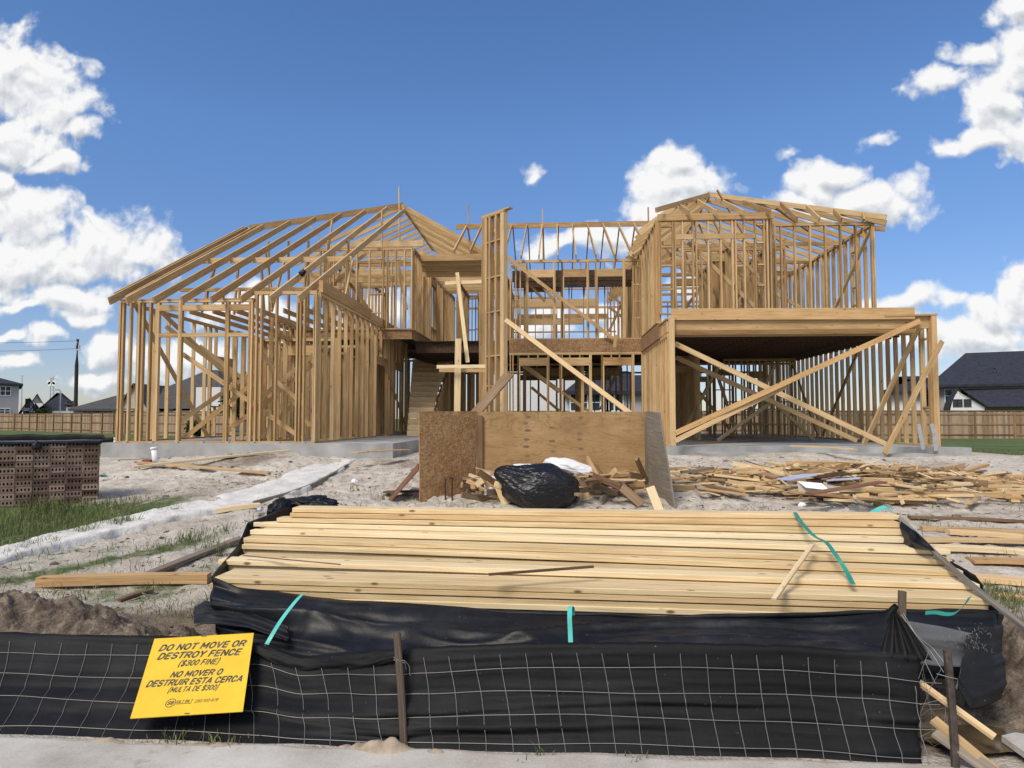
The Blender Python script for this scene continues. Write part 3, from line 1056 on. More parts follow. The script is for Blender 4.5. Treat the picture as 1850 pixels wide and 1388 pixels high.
# ---- narrow tall wall beside the entry
PT1 = Vector((Xp(913, 18.4), 18.4, 0))
PT2 = Vector((Xp(873, 19.1), 19.1, 0))
zt1 = at(913, 379, 18.4).z
xdir = (PT2 - PT1)
Lt = xdir.length
wall((PT1.x, PT1.y), (PT2.x, PT2.y), SL, zt1, at_list=[0.03, 0.10, Lt * .36, Lt * .64, Lt - .19, Lt - .11, Lt - .03], d=0.14, sw=.075,
     ladders=[(0.06, Lt - .09, [at(0, p, 18.7).z for p in (450, 512, 572, 648, 700)])])
B('top_plate', PT1 + Vector((0.16, -0.1, zt1 + 0.02)), PT2 + Vector((-0.02, 0.05, zt1 + 0.02)), 0.15, 0.038)
B('stud', PT2 + Vector((-0.10, 0.1, SL)), PT2 + Vector((-0.10, 0.1, at(866, 525, 19).z)), 0.06, 0.1, (0, 1, 0))
# scaffold crosses nailed in the entry
B('diagonal_brace', at(826, 493, 18.2), at(845, 655, 17.6), 0.1, 0.04, (0, -1, 0), 'fresh')
B('diagonal_brace', at(804, 512, 18.2), at(870, 509, 18.2), 0.038, 0.09, (0, 0, 1), 'fresh')
B('diagonal_brace', at(828, 612, 17.4), at(826, 748, 17.4), 0.16, 0.04, (0, -1, 0), 'fresh')
B('diagonal_brace', at(789, 663, 17.2), at(877, 662, 17.2), 0.04, 0.09, (0, 0, 1), 'fresh')
B('diagonal_brace', at(790, 668, 17.3) + Vector((0, .3, 0)), at(877, 668, 17.3) + Vector((0, .3, 0)), 0.04, 0.09, (0, 0, 1), 'pine')
# wide plank leaning from the trash bin up to the tall wall
B('diagonal_brace', at(848, 760, 15.2), at(920, 676, 16.6), 0.26, 0.045, (-0.35, -1, 0.3), 'brown_wood')

# ---- centre: recessed front wall at Y 20.8
YC = 20.8
XC0, XC1 = Xp(920, YC), 2.70
z_r0 = at(1000, 637, YC).z      # underside of the rim
z_r1 = at(1000, 614, YC).z      # top of the rim
ZC = at(1000, 470, YC).z
tc_ = lambda p: Xp(p, YC) - XC0
wall((XC0, YC), (XC1, YC), z_r1 + .002, ZC, at_list=[tc_(p) for p in (922, 932, 940, 953, 977, 1001, 1016, 1020, 1039, 1051, 1062, 1079, 1094, 1111, 1128, 1146, 1150, 1158)] + [XC1 - XC0],
     op=[(tc_(955), tc_(1000), 0, 1.92), (tc_(1020), tc_(1061), 0, 1.92), (tc_(1081), tc_(1127), 0, 1.92)], sole=True, ladders=[(tc_(1146), tc_(1163), [at(0, p, YC).z for p in (497, 528, 557, 585)])])
B('sole_plate', (XC0, YC, z_r1 + .02), (XC1, YC, z_r1 + .02), 0.092, 0.038)
B('rim_board', (XC0, YC - 0.03, (z_r0 + z_r1) / 2), (XC1, YC - 0.03, (z_r0 + z_r1) / 2), 0.04, z_r1 - z_r0, mat='osb_band')
wall((XC0, YC), (XC1, YC), SL, z_r0 - .002, at_list=[tc_(p) for p in (922, 927, 937, 955, 972, 990, 1012, 1016, 1030, 1048, 1066, 1088, 1105, 1120, 1143, 1163)],
     op=[(tc_(940), tc_(988), 0, 2.15), (tc_(1016), tc_(1065), 0, 2.15), (tc_(1092), tc_(1142), 0, 2.15)])
brace(at(915, 464, 20.5), at(1108, 612, 20.6), 0.04, 0.1)
B('diagonal_brace', at(913, 578, 18.0), at(1140, 748, 17.0), 0.12, 0.04, (0, -1, 0.3), 'scrap')
brace(at(945, 658, 20.95), at(1064, 744, 21.3), 0.04, 0.1)
brace(at(943, 660, 21.8), at(1010, 708, 22.6), 0.04, 0.1)
B('diagonal_brace', at(1113, 605, 20.4), at(1110, 628, 20.4), 0.1, 0.04, (0, -1, 0), 'pine')
# floor joists and deck of the second floor, interior and back walls
for k in range(20):
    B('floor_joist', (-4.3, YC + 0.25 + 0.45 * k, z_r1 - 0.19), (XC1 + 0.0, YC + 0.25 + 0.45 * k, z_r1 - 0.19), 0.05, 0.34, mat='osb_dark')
wall((-2.6, 25.0), (XC1, 25.0), SL, z_r0, 0.5, op=[(1.6, 3.4, 0, 2.1), (4.0, 5.0, 0, 2.1)])
wall((-4.5, 29.6), (9.0, 29.6), SL, z_r0, 0.6, op=[(3.0, 4.6, 0.5, 2.2), (5.0, 6.9, 0.5, 2.2), (10.2, 11, 1.4, 2.1)])
wall((-4.5, 29.6), (9.0, 29.6), z_r1, ZC, 0.75, op=[(3.0, 4.6, 0.5, 1.9), (5.0, 6.8, 0.5, 1.9)])
B('header', (-2.0, 25.6, at(1000, 548, 25.6).z), (1.6, 25.6, at(1000, 548, 25.6).z), 0.09, 0.30)
B('header', (-2.0, 27.6, at(1000, 582, 27.6).z), (1.2, 27.6, at(1000, 582, 27.6).z), 0.09, 0.22)
for yp in (520, 574, 598):
    z = at(1000, yp, 29).z
    B('guard_rail', (-2.2, 29.4, z), (XC1, 29.4, z), 0.03, 0.06)
B('header', (XC0, YC + 1.6, ZC - 0.16), (XC1, YC + 1.6, ZC - 0.16), 0.09, 0.36, mat='osb_dark')
B('header', (XC0, YC + 2.6, ZC - 0.2), (XC1, YC + 2.6, ZC - 0.2), 0.09, 0.30, mat='osb_dark')
wall((1.85, 23.4), (2.6, 23.4), z_r1, ZC, 0.12)
wall((XC0 - .6, 23.6), (XC1 - .9, 23.6), z_r1, ZC, 0.5, op=[(1.0, 2.2, 0, 2.0)])
wall((XC0 - .4, 27.0), (XC1, 27.0), SL, z_r0, 0.42, op=[(1.2, 2.6, 0.6, 2.1)])
wall((0.9, 21.2), (0.9, 25), SL, z_r0, 0.5)
wall((-1.6, 21.2), (-1.6, 27), z_r1, ZC, 0.5)
for (a, b, Y) in (((960, 700), (1010, 742), 23.0), ((1120, 660), (1085, 740), 23.5), ((1070, 655), (1045, 742), 24.0), ((925, 480), (985, 545), 22.4), ((935, 470), (1000, 540), 23.2)):
    brace(at(a[0], a[1], Y), at(b[0], b[1], Y + .3), 0.038, 0.09, (0.2, -1, 0))
for (a, b) in (((1098, 528), (1160, 582)), ((1100, 555), (1160, 600)), ((1150, 490), (1100, 600))):
    brace(at(a[0], a[1], 27), at(b[0], b[1], 27.5), 0.038, 0.1)
# ridge and its rafters, front and back
YRD = 24.9
zrd = at(1000, 407, YRD).z
XR0, XR1 = Xp(822, YRD), Xp(1180, YRD)
B('ridge_board', (XR0, YRD, zrd), (XR1, YRD, zrd), 0.04, 0.19)
for k in range(13):
    x = XR0 + 0.4 + k * 0.56
    if x > XR1 - 0.05:
        break
    j = rng.uniform(-.03, .03)
    B('rafter', (x + j, YC - 0.3 if x > XC0 else YC + .8, ZC + 0.02 if x > XC0 else ZC + .5), (x, YRD - 0.02, zrd - 0.02), 0.038, 0.13)
    B('rafter', (x + .05 - j, 2 * YRD - YC + .2, ZC + 0.05), (x + .05, YRD + 0.02, zrd - 0.02), 0.038, 0.13)

# ---- stair: curved flight of solid treads
cx, cy = -1.95, 22.6
for k in range(15):
    z = SL + 0.18 * k
    a0 = math.pi * (1.06 - 0.042 * k)
    ri, ro = 1.15 + 0.012 * k, 2.45
    y0 = 20.9 + 0.26 * k
    x0 = Xp(738, 21.0 + 0.2 * k)
    x1 = Xp((786, 785, 784, 784, 784, 785, 787, 789, 792, 795, 799, 803, 808, 813, 818)[k], y0)
    B('stair_tread', (x0, y0, z + 0.09), (x1, y0 + .05, z + 0.09), 0.3, 0.168, mat='fresh')
    if k > 4:
        B('stair_stringer', (x1 + 0.02, y0 + .05, z - 0.15), (x1 + 0.02, y0 + .3, z + 0.03), 0.03, 0.25, mat='osb')
    if k > 4:
        B('stud', (x1 + .05, y0 + .1, SL), (x1 + .05, y0 + .1, z), 0.038, 0.089)
for (a, b, Y) in (((738, 625), (800, 640), 23.6), ((738, 640), (790, 655), 23.8)):
    B('floor_joist', at(a[0], a[1], Y), at(b[0], b[1], Y), 0.05, 0.2, mat='osb_dark')
for k in range(9):
    B('stud', (Xp(806 + 8 * k, 24.2), 24.2 + 0.2 * (k % 2), SL), (Xp(806 + 8 * k, 24.2), 24.2 + 0.2 * (k % 2), 3.7), 0.06, 0.14)

# ---- garage
YG = 16.3
XG0 = Xp(1212, YG)
XG1 = Xp(1686, YG)
ZG = at(1212, 579, YG).z
ZGR = at(1686, 571, YG).z
JB, JT = ZG - 0.30, ZG + 0.02
wall((XG0, YG), (XG0, YC - .05), SL - .1, z_r0, 0.30, d=0.14)
wall((XG0, YG + .05), (XG0, YG + 1.1), z_r0, ZG, 0.12, d=0.13, sole=False, plates=1)
B('stud', (XG0 + 0.03, YG - 0.03, GS), (XG0 + .03, YG - 0.03, ZG + .03), 0.13, 0.14, (0, 1, 0))
B('rim_board', (XG0 - 0.09, YG + 1.0, (z_r0 + z_r1) / 2), (XG0 - 0.09, YC, (z_r0 + z_r1) / 2), 0.04, z_r1 - z_r0, mat='osb_band')
B('top_plate', (XG0, YG, ZG + .05), (XG0, YC, z_r1 + .02), 0.14, 0.038)
wall((XG1, YG), (XG1, 29.5), GS, ZGR, 0.406, d=0.1, ladders=[(0.04, 0.40, [GS + .9, GS + 1.7, GS + 2.5])], at_list=[0.02, 0.06, 0.38] + [0.42 + 0.406 * i for i in range(32)])
B('stud', (XG1 + .04, YG - .03, GS), (XG1 + .04, YG - .03, ZGR), 0.12, 0.12, (0, 1, 0))
# joists overhead, deck on them
for k in range(22):
    y = YG + 0.02 + k * 0.406
    x1 = XG1 - (0.10 if k > 2 else 0.0)
    B('floor_joist', (XG0 + 0.1, y, (JB + JT) / 2 + (.06 if k == 0 else 0)), (x1, y, (JB + JT) / 2 + (.06 if k == 0 else 0)), 0.05, JT - JB, mat='pine' if k < 3 else 'osb_dark')  # inner joists get the darkened board colour, standing in for ceiling shade
B('header', (XG0 + 0.02, YG - 0.06, at(1300, 568, YG).z), (Xp(1655, YG), YG - 0.06, at(1300, 568, YG).z - .03), 0.05, 0.27)
B('top_plate', (Xp(1600, YG), YG - 0.03, ZGR + .0), (XG1 + .12, YG - 0.03, ZGR + .02), 0.14, 0.04)
wall((XG0 + .1, 25.2), (XG1 - .1, 25.2), GS, JB, 0.406, op=[(0.5, 1.5, 0, 2.1), (3.0, 3.6, 1.7, 2.2), (4.3, 4.7, .5, 2.1)])
wall((XG0 + 1.6, 20.8), (XG0 + 1.6, 25), GS, JB, 0.3)
wall((XG0 + 3.0, 23.5), (XG0 + 5.4, 23.5), GS, JB, 0.2)
wall((XG0 + .1, 22.4), (XG0 + 2.3, 22.4), GS, JB, 0.36, op=[(.8, 1.7, 0, 2.1)])
wall((XG0 + 1.0, 23.6), (XG0 + 1.0, 25), GS, JB, 0.25)
for z in (GS + .45, GS + .95, GS + 1.2):
    B('guard_rail', (XG0 + 3.0, 23.3, z), (XG0 + 5.4, 23.3, z), 0.3, 0.04)
for (a, b, Y) in (((1240, 770), (1300, 660), 21.0), ((1330, 780), (1290, 660), 22.2), ((1400, 660), (1340, 780), 22.8), ((1240, 680), (1330, 790), 23.0)):
    brace(at(a[0], a[1], Y), at(b[0], b[1], Y + .3), 0.038, 0.1, (0.2, -1, 0))
# big crossed braces in the opening
B('diagonal_brace', at(1662, 580, 16.2), at(1220, 783, 15.9), 0.12, 0.045, (0, -1, 0.2), 'pine')
B('diagonal_brace', at(1420, 698, 16.16), at(1219, 797, 15.8), 0.11, 0.045, (0, -1, 0.2), 'pine')
B('diagonal_brace', at(1219, 621, 16.5), at(1600, 803, 16.4), 0.12, 0.045, (0, -1, 0.2), 'pine')
B('diagonal_brace', at(1222, 646, 18.6), at(1548, 797, 18.0), 0.12, 0.045, (0, -1, 0.2), 'pine')
B('diagonal_brace', at(1296, 796, 19.2), at(1392, 728, 20.5), 0.1, 0.045, (0, -1, 0.2), 'pine')
B('diagonal_brace', at(1370, 700, 20.0), at(1470, 795, 20.5), 0.1, 0.045, (0, -1, 0.2), 'pine')
B('diagonal_brace', at(1665, 580, 16.6), at(1561, 803, 17.2), 0.12, 0.045, (0.5, -1, 0.2), 'pine')
B('diagonal_brace', at(1702, 617, 16.0), at(1598, 820, 15.0), 0.1, 0.045, (0.3, -1, 0.2), 'pine')
B('diagonal_brace', (XG1 - .08, 19.5, ZGR - .1), (XG1 - .08, 22.6, GS + .1), 0.1, 0.04, (1, 0, 0))
B('diagonal_brace', (XG1 - .08, 25.5, ZGR - .1), (XG1 - .08, 23.0, GS + .1), 0.1, 0.04, (1, 0, 0))

# ---- right upper storey
Y2 = 17.6
X20 = Xp(1193, Y2)
X2m = Xp(1401, Y2)
Z20 = z_r1 + 0.25
Z2 = at(1300, 394, Y2).z
t2 = lambda p: Xp(p, Y2) - X20
wall((X20, Y2), (X2m, Y2), Z20, Z2, at_list=[0.02, 0.05, t2(1219), t2(1223), t2(1237), t2(1256), t2(1262), t2(1284), t2(1307), t2(1328), t2(1334), t2(1350), t2(1370), t2(1386), t2(1392), t2(1398)],
     ladders=[(t2(1195), t2(1219), [at(0, p, Y2).z for p in (430, 465, 497, 537)]), (t2(1372), t2(1386), [at(0, p, Y2).z for p in (430, 460, 497, 532)])], d=0.1)
for (p, q) in ((1224, 1256), (1262, 1328), (1334, 1369)):
    z = at(1300, 428, Y2).z
    B('header', (Xp(p, Y2), Y2 - .052, z), (Xp(q, Y2), Y2 - .052, z), 0.03, 0.13)
B('header', (X20 - .02, Y2 - .05, Z2 + 0.02), (X2m + .04, Y2 - .05, Z2 + 0.03), 0.05, 0.17)
Y3 = 18.3
X30, X31 = Xp(1404, Y3), Xp(1588, Y3)
Z3 = at(1500, 403, Y3).z
t3 = lambda p: Xp(p, Y3) - X30
wall((X30, Y3), (X31, Y3), Z20, Z3, at_list=[t3(p) for p in (1406, 1417, 1442, 1470, 1498, 1526, 1554, 1583, 1587)], d=0.1)
wall((X31, Y3 + .1), (X31, 29.5), Z20, Z3, 0.42, d=0.1, ladders=[(0.82, 1.22, [Z20 + .5, Z20 + 1.0, Z20 + 1.5, Z20 + 2.0])])
wall((X2m, Y2 + .1), (X2m, Y3 - .05), Z20, Z2 - .05, 0.2, d=0.1)
wall((X20, Y2 + .1), (X20, YC + 6), Z20 - .2, Z2, 0.30, d=0.12)
wall((X20 + 1.2, 20.4), (X31 - 1.6, 20.4), Z20, Z2 - .1, 0.5, op=[(0.8, 1.8, 0, 2.0)])
wall((X20 + .1, 24), (X31, 24), Z20, Z2 - .1, 0.45, op=[(1.5, 2.5, 0, 2.0)])
wall((X20 + 2.4, 19.5), (X20 + 2.4, 24), Z20, Z2 - .1, 0.4)
wall((X20 + .1, 29.5), (X31, 29.5), Z20, Z2 - .1, 0.42)
wall((X20 + .3, 22.2), (X31 - .2, 22.2), Z20, Z2 - .1, 0.406, op=[(2.4, 3.4, 0, 2.0)])
wall((X20 + 3.6, 20.6), (X20 + 3.6, 27), Z20, Z2 - .1, 0.406)
wall((X20 + .2, 26.4), (X31 - .2, 26.4), Z20, Z2 - .1, 0.406)
for (a, b, Y) in (((1250, 470), (1310, 555), 21.0), ((1300, 470), (1240, 555), 23.2), ((1290, 420), (1370, 500), 19.6), ((1330, 540), (1400, 460), 22.8), ((1300, 500), (1350, 555), 24), ((1420, 430), (1350, 510), 21.5)):
    brace(at(a[0], a[1], Y), at(b[0], b[1], Y + .4), 0.038, 0.1, (0.2, -1, 0))
brace(at(1243, 438, Y2 + .1), at(1365, 556, Y2 + .15), 0.04, 0.1)
brace(at(1576, 408, Y3 + .2), at(1509, 556, Y3 + 1.2), 0.04, 0.1, (0.6, -1, 0))
brace(at(1330, 490, 20.6), at(1445, 555, 20.6), 0.04, 0.1)
brace(at(1345, 440, 21), at(1420, 530, 21), 0.04, 0.1)
# right roof: hip with front jacks, long side rafters
AP = at(1281, 352, 20.2)
RE = at(1601, 393, 17.5)
LE = at(1185, 380, 17.1)
RB = Vector((AP.x + 0.25, 29.5, AP.z + 0.0))
B('ridge_board', AP, RB, 0.04, 0.2)
B('hip_rafter', AP, RE, 0.045, 0.13)
B('hip_rafter', AP, LE, 0.045, 0.13)
for k in range(5):
    t = k / 4.0
    p = at(1196 + 49 * k, 386 - 0.5 * k, 17.2)
    # the foot on the eave, the head on the hip line above
    s_ = (p.x - LE.x) / (RE.x - LE.x)
    if p.x < AP.x:
        q = LE.lerp(AP, (p.x - LE.x) / (AP.x - LE.x))
    else:
        q = RE.lerp(AP, (RE.x - p.x) / (RE.x - AP.x))
    if (q - p).length > 0.25:
        B('rafter', p, q - Vector((0, 0, .10)), 0.038, 0.14)
for px in (1440, 1480, 1520, 1560):
    p = at(px, 396 + (px - 1440) * .02, 17.75)
    q = RE.lerp(AP, (RE.x - p.x) / (RE.x - AP.x))
    B('rafter', p, q, 0.038, 0.13)
zE = Z3 + 0.04
for k in range(19):
    y = 18.2 + k * 0.6
    if y < AP.y:
        t = (y - RE.y) / (AP.y - RE.y)
        q = RE.lerp(AP, t)
    else:
        q = AP.lerp(RB, (y - AP.y) / (RB.y - AP.y))
    if q.x < X31 + .2:
        B('rafter', (X31 + 0.28, y, zE - 0.1), (q.x, y, q.z - 0.02), 0.04, 0.14)
    if y < AP.y:
        t = (y - LE.y) / (AP.y - LE.y)
        q = LE.lerp(AP, t)
    B('rafter', (X20 - 0.42, y, Z2 - 0.20), (q.x, y, q.z - 0.02), 0.04, 0.16)
for k in range(5):
    y = 20.4 + k * 2.0
    B('ceiling_joist', (X20, y, Z2 - .02), (X31, y, Z3 - .02), 0.038, 0.10)
for k in range(6):
    y = 19.2 + k * 1.7
    B('roof_post', (X20 + 2.6, y, Z2), (AP.x + .1 * k, y, AP.z - .2), 0.038, 0.089, (0, 1, 0))
    B('roof_post', (X31 - 1.3, y, Z3), (AP.x + 1.6, y, AP.z - .75), 0.038, 0.089, (0, 1, 0))
B('rafter', (X31 + .1, Y3 + .15, Z3 - .12), (X31 + .36, Y3 + .15, Z3 - .14), 0.05, 0.13)


def emit_house():
    kinds = {}
    for b in BEAMS:
        kinds.setdefault(b[0], []).append(b)
    for kind, lst in kinds.items():
        def size(b):
            c = (b[1] + b[2]) / 2
            return (b[2] - b[1]).length * max(b[3], b[4]) / (c - CAM).length ** 2
        lst.sort(key=size, reverse=True)
        for b in lst[:96]:
            mb = MB()
            mb.beam(b[1], b[2], b[3], b[4], b[5])
            mb.build(kind, M[b[6]], house, (b[1] + b[2]) / 2)
        rest = {}
        for b in lst[96:]:
            rest.setdefault(b[6], []).append(b)
        mats = list(rest)
        if rest:
            mb = MB()
            for i, m_ in enumerate(mats):
                for b in rest[m_]:
                    mb.beam(b[1], b[2], b[3], b[4], b[5], mi=i)
            o = mb.build(kind, [M[m_] for m_ in mats], house)
            o['kind'] = 'stuff'


emit_house()
# slabs, decks and hardware: parts of the house too
mb = MB()
mb.box((XL0 - 0.28, YL - 0.12, PAD - 0.5), (XL1 + 1.75, 30.3, SL))
mb.build('foundation_slab', M['concrete'], house)
mb = MB()
mb.box((XL1 + 1.753, 18.0, PAD - 0.5), (XG0 - 0.6, 30.28, SL - 0.01))
mb.build('foundation_slab', M['concrete'], house)
mb = MB()
mb.box((XG0 - 0.597, YG - 0.25, PAD - 0.5), (XG1 + 0.12, 30.29, GS - 0.004))
mb.box((XG0 + 0.5, YG - 1.1, PAD - 0.5), (XG1 - 0.55, YG - 0.252, GS - 0.13))
mb.box((XG1 - 0.35, YG - 0.7, PAD - 0.5), (XG1 + 0.42, YG - 0.253, GS - 0.0))
mb.build('foundation_slab', M['concrete'], house)
mb = MB()
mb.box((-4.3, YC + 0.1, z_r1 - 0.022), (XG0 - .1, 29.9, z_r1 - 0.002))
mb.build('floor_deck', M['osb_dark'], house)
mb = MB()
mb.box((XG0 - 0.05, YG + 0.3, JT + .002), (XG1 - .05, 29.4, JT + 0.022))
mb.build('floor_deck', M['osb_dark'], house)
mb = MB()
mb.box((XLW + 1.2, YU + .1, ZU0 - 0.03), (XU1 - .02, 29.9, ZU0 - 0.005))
mb.build('floor_deck', M['osb_dark'], house)
for (a, b, Y) in (((1659, 766), (1668, 812), 15.7), ((1683, 766), (1692, 800), 15.6), ((1688, 790), (1691, 815), 15.55)):
    mb = MB()
    mb.beam(at(a[0], a[1], Y), at(b[0], b[1], Y), 0.085, 0.012, (0, -1, 0.1))
    mb.build('anchor_strap', M['steel'], house)
for k in range(8):
    px = 226 + k * 46
    p = at(px, 797, YL - 0.1)
    mb = MB()
    mb.box((p.x - 0.035, YL - 0.11, SL + 0.002), (p.x + 0.035, YL - 0.052, SL + 0.03))
    mb.build('anchor_plate', M['steel'], house)
# boards on the garage floor


# ------------------------------------------------------------------ sidewalk and form path
def make_sidewalk():
    mb = MB()
    P = []
    n = 160
    for i in range(n + 1):
        t = i / n
        x = -7 + 14 * t
        pl = atz(0, 1335, ZW)
        pr = atz(1700, 1384, ZW)
        ye = pl.y + (pr.y - pl.y) * (x - pl.x) / (pr.x - pl.x)
        ye += 0.035 * fbm(x * 2.2, 0.3, 0, 4)
        row = [Vector((x, ye + .01, ZW - 0.10)), Vector((x, ye, ZW + 0.004)), Vector((x, ye - 0.03, ZW + .012)), Vector((x, 2.6, ZW + 0.012)), Vector((x, 1.2, ZW + 0.01)), Vector((x, 0.6, ZW - 0.02))]
        P.append(row)
    mb.grid(P)
    o = mb.build('sidewalk', M['walk'], smooth=False)
    tag(o, kind='structure')


make_sidewalk()


def path_strip():
    mb = MB()
    pts = []
    for (px, py) in ((-60, 1008), (60, 968), (160, 945), (260, 922), (340, 905), (430, 885), (500, 862), (560, 838), (600, 826)):
        pts.append((px, py))
    rights = ((-60, 1030), (60, 990), (170, 965), (290, 938), (390, 918), (480, 902), (555, 878), (612, 848), (640, 830))

    def ground_hit(px, py, lift):
        d = ray(px, py)
        t = 2.0
        while t < 60:
            p = CAM + d * t
            if p.z <= base_z(p.x, p.y) + lift:
                return p
            t += 0.02
        return p
    Lp = [ground_hit(*p, 0.05) for p in pts]
    Rp = [ground_hit(*p, 0.05) for p in rights]

    def resample(A, n):
        out = []
        for k in range(n):
            t = k / (n - 1) * (len(A) - 1)
            i = min(int(t), len(A) - 2)
            out.append(A[i].lerp(A[i + 1], t - i))
        return out
    n = 140
    Lp, Rp = resample(Lp, n), resample(Rp, n)
    P = []
    for a, b in zip(Lp, Rp):
        w = Vector((0.10 * fbm(a.x * 2.5, a.y * 2.5, 2, 4), 0, 0))
        b = b + Vector((0.09 * fbm(b.x * 2.5, b.y * 2.5, 9, 4), 0, 0))
        row = [a + w + Vector((-0.05, 0, -0.14)), a + w + Vector((0, 0, -0.02))]
        for j in range(1, 8):
            q = a.lerp(b, j / 8)
            q.z += 0.025 * fbm(q.x * 3, q.y * 3, 5, 4) + 0.03 * noise.turbulence(Vector((q.x * 5, q.y * 5, 2)), 3, True) - .02
            row.append(q)
        row += [b + Vector((0, 0, 0.01)), b + Vector((0.02, -0.01, -0.02)), b + Vector((0.05, -0.02, -0.2))]
        P.append(row)
    mb.grid(P)
    o = mb.build('path', M['washout'], smooth=True)
    tag(o, kind='structure')
    # dark form board along its near edge
    mb = MB()
    for i in range(82, n - 14, 12):
        a = Rp[i] + Vector((0.03, -0.03, -0.03))
        b = Rp[min(i + 12, n - 1)] + Vector((0.03, -0.03, -0.03))
        mb.beam(a, b, 0.03, 0.08, (0, 0, 1), 0.3)
    o = mb.build('form_board', M['grey_wood'])
    tag(o, 'grey form board edging the pale path to the house', 'board')


path_strip()


def gz(x, y):
    return ground_z(x, y)


def ghit(px, py, lift=0.0):
    d = ray(px, py)
    t = 2.0
    while t < 200:
        p = CAM + d * t
        if p.z <= base_z(p.x, p.y) + lift:
            return p
        t += 0.01 if t < 20 else 0.2
    return p


# ------------------------------------------------------------------ soil heap behind the fence
def soil_heap(name, label, outline, seed, sink=.06, mat='soil'):
    """outline: list of heaps (px, py_top, depth, rx, ry, h)"""
    xs = [o[0] for o in outline]
    x0 = min(o[0] - 2.2 * o[2] for o in outline)
    x1 = max(o[0] + 2.2 * o[2] for o in outline)
    y0 = min(o[1] - 2.2 * o[3] for o in outline)
    y1 = max(o[1] + 2.2 * o[3] for o in outline)
    st = 0.014
    nx, ny = int((x1 - x0) / st), int((y1 - y0) / st)
    P = []
    for j in range(ny + 1):
        row = []
        for i in range(nx + 1):
            x, y = x0 + i * st, y0 + j * st
            h = 0.0
            for (cx_, cy_, rx, ry, hh) in outline:
                d = ((x - cx_) / rx) ** 2 + ((y - cy_) / ry) ** 2
                if d < 5:
                    h = max(h, hh * math.exp(-d * 1.3))
            e = h / 0.3
            cl = noise.turbulence(Vector((x * 3.4, y * 3.4, seed)), 5, True)
            wx, wy = x + .05 * fbm(x * 5, y * 5, 1, 2), y + .05 * fbm(x * 5, y * 5, 8, 2)
            vo = noise.voronoi(Vector((wx * 6.0, wy * 6.0, seed)))[0][0]
            vo2 = noise.voronoi(Vector((wx * 15.0, wy * 15.0, seed)))[0][0]
            vo3 = noise.voronoi(Vector((wx * 34.0, wy * 34.0, seed)))[0][0]
            t1 = noise.turbulence(Vector((wx * 4.1, wy * 4.1, seed + 3)), 5, True)
            t2 = noise.turbulence(Vector((wx * 11.0, wy * 11.0, seed + 5)), 4, True)
            z = base_z(x, y) - sink + h * (0.45 + 0.55 * cl) + min(1, e * 1.5) * (0.10 * t1 + 0.05 * t2 + 0.03 * noise.turbulence(Vector((wx * 27.0, wy * 27.0, seed)), 3, True) + 0.09 * fbm(wx * 2.4, wy * 2.4, seed, 3) + 0.022 * (0.35 - vo2) + 0.02 * (0.4 - vo3) - .06)
            row.append((x, y, z))
        P.append(row)
    mb = MB()
    mb.grid(P)
    o = mb.build(name, M[mat], smooth=True)
    tag(o, label, 'soil heap')
    return o


def near(px, py, Y):
    p = at(px, py, Y)
    return p.x, p.y


hp = []
for (px, Y, rx, ry, hh) in ((-120, 4.8, .5, .4, .45), (10, 5.0, .38, .4, .29), (90, 5.0, .34, .36, .24), (160, 4.85, .33, .34, .22), (250, 4.6, .22, .25, .26), (330, 4.5, .2, .22, .24), (410, 4.4, .22, .2, .18), (60, 4.4, .5, .25, .2), (200, 4.35, .5, .2, .14)):
    x, y = near(px, 1000, Y)
    hp.append((x, y, rx, ry, hh))
soil_heap('soil_heap', 'dark brown heap of dug soil behind the sagging left half of the silt fence', hp, 2.2)
for (spots_, lab_, sd_) in ((((655, 1352, .09, .05, .10), (690, 1356, .12, .06, .13)), 'small mound of wet sand left of the middle fence stake', 5.5),
                            (((800, 1364, .09, .04, .09), (835, 1368, .06, .04, .06)), 'small spill of sand right of the middle fence stake', 6.5),
                            (((180, 1342, .08, .05, .09), (140, 1340, .06, .04, .06), (205, 1350, .05, .05, .05)), 'crumbled sand on the sidewalk edge left of the sign', 7.5),
                            (((360, 1348, .08, .05, .08), (410, 1350, .09, .05, .10), (430, 1360, .06, .04, .05)), 'crumbled sand on the sidewalk edge below the sign', 8.5),
                            (((1400, 1384, .07, .03, .06), (1450, 1386, .06, .03, .05)), 'thin spill of sand at the foot of the right fence panel', 10.5)):
    hp = []
    for (px, py, rx, ry, hh) in spots_:
        p = atz(px, py, ZW + .01)
        hp.append((p.x, p.y + .02, rx * 1.9, ry * 1.3, hh * .75))
    soil_heap('sand_spill', lab_, hp, sd_, .038, 'sand')
hp = []
for (px, Y, rx, ry, hh) in ((1900, 4.4, .45, .5, .30), (1870, 3.9, .28, .3, .2), (1990, 4.8, .5, .5, .3)):
    x, y = near(px, 1000, Y)
    hp.append((x, y, rx, ry, hh))
soil_heap('soil_heap', 'brown muddy bank at the right beside the wrapped lumber', hp, 9.5)


# ------------------------------------------------------------------ silt fence
def interp(tab, x):
    if x <= tab[0][0]:
        return tab[0][1]
    for (a, b) in zip(tab[:-1], tab[1:]):
        if a[0] <= x <= b[0]:
            t = (x - a[0]) / (b[0] - a[0])
            t = t * t * (3 - 2 * t)
            return a[1] + (b[1] - a[1]) * t
    return tab[-1][1]


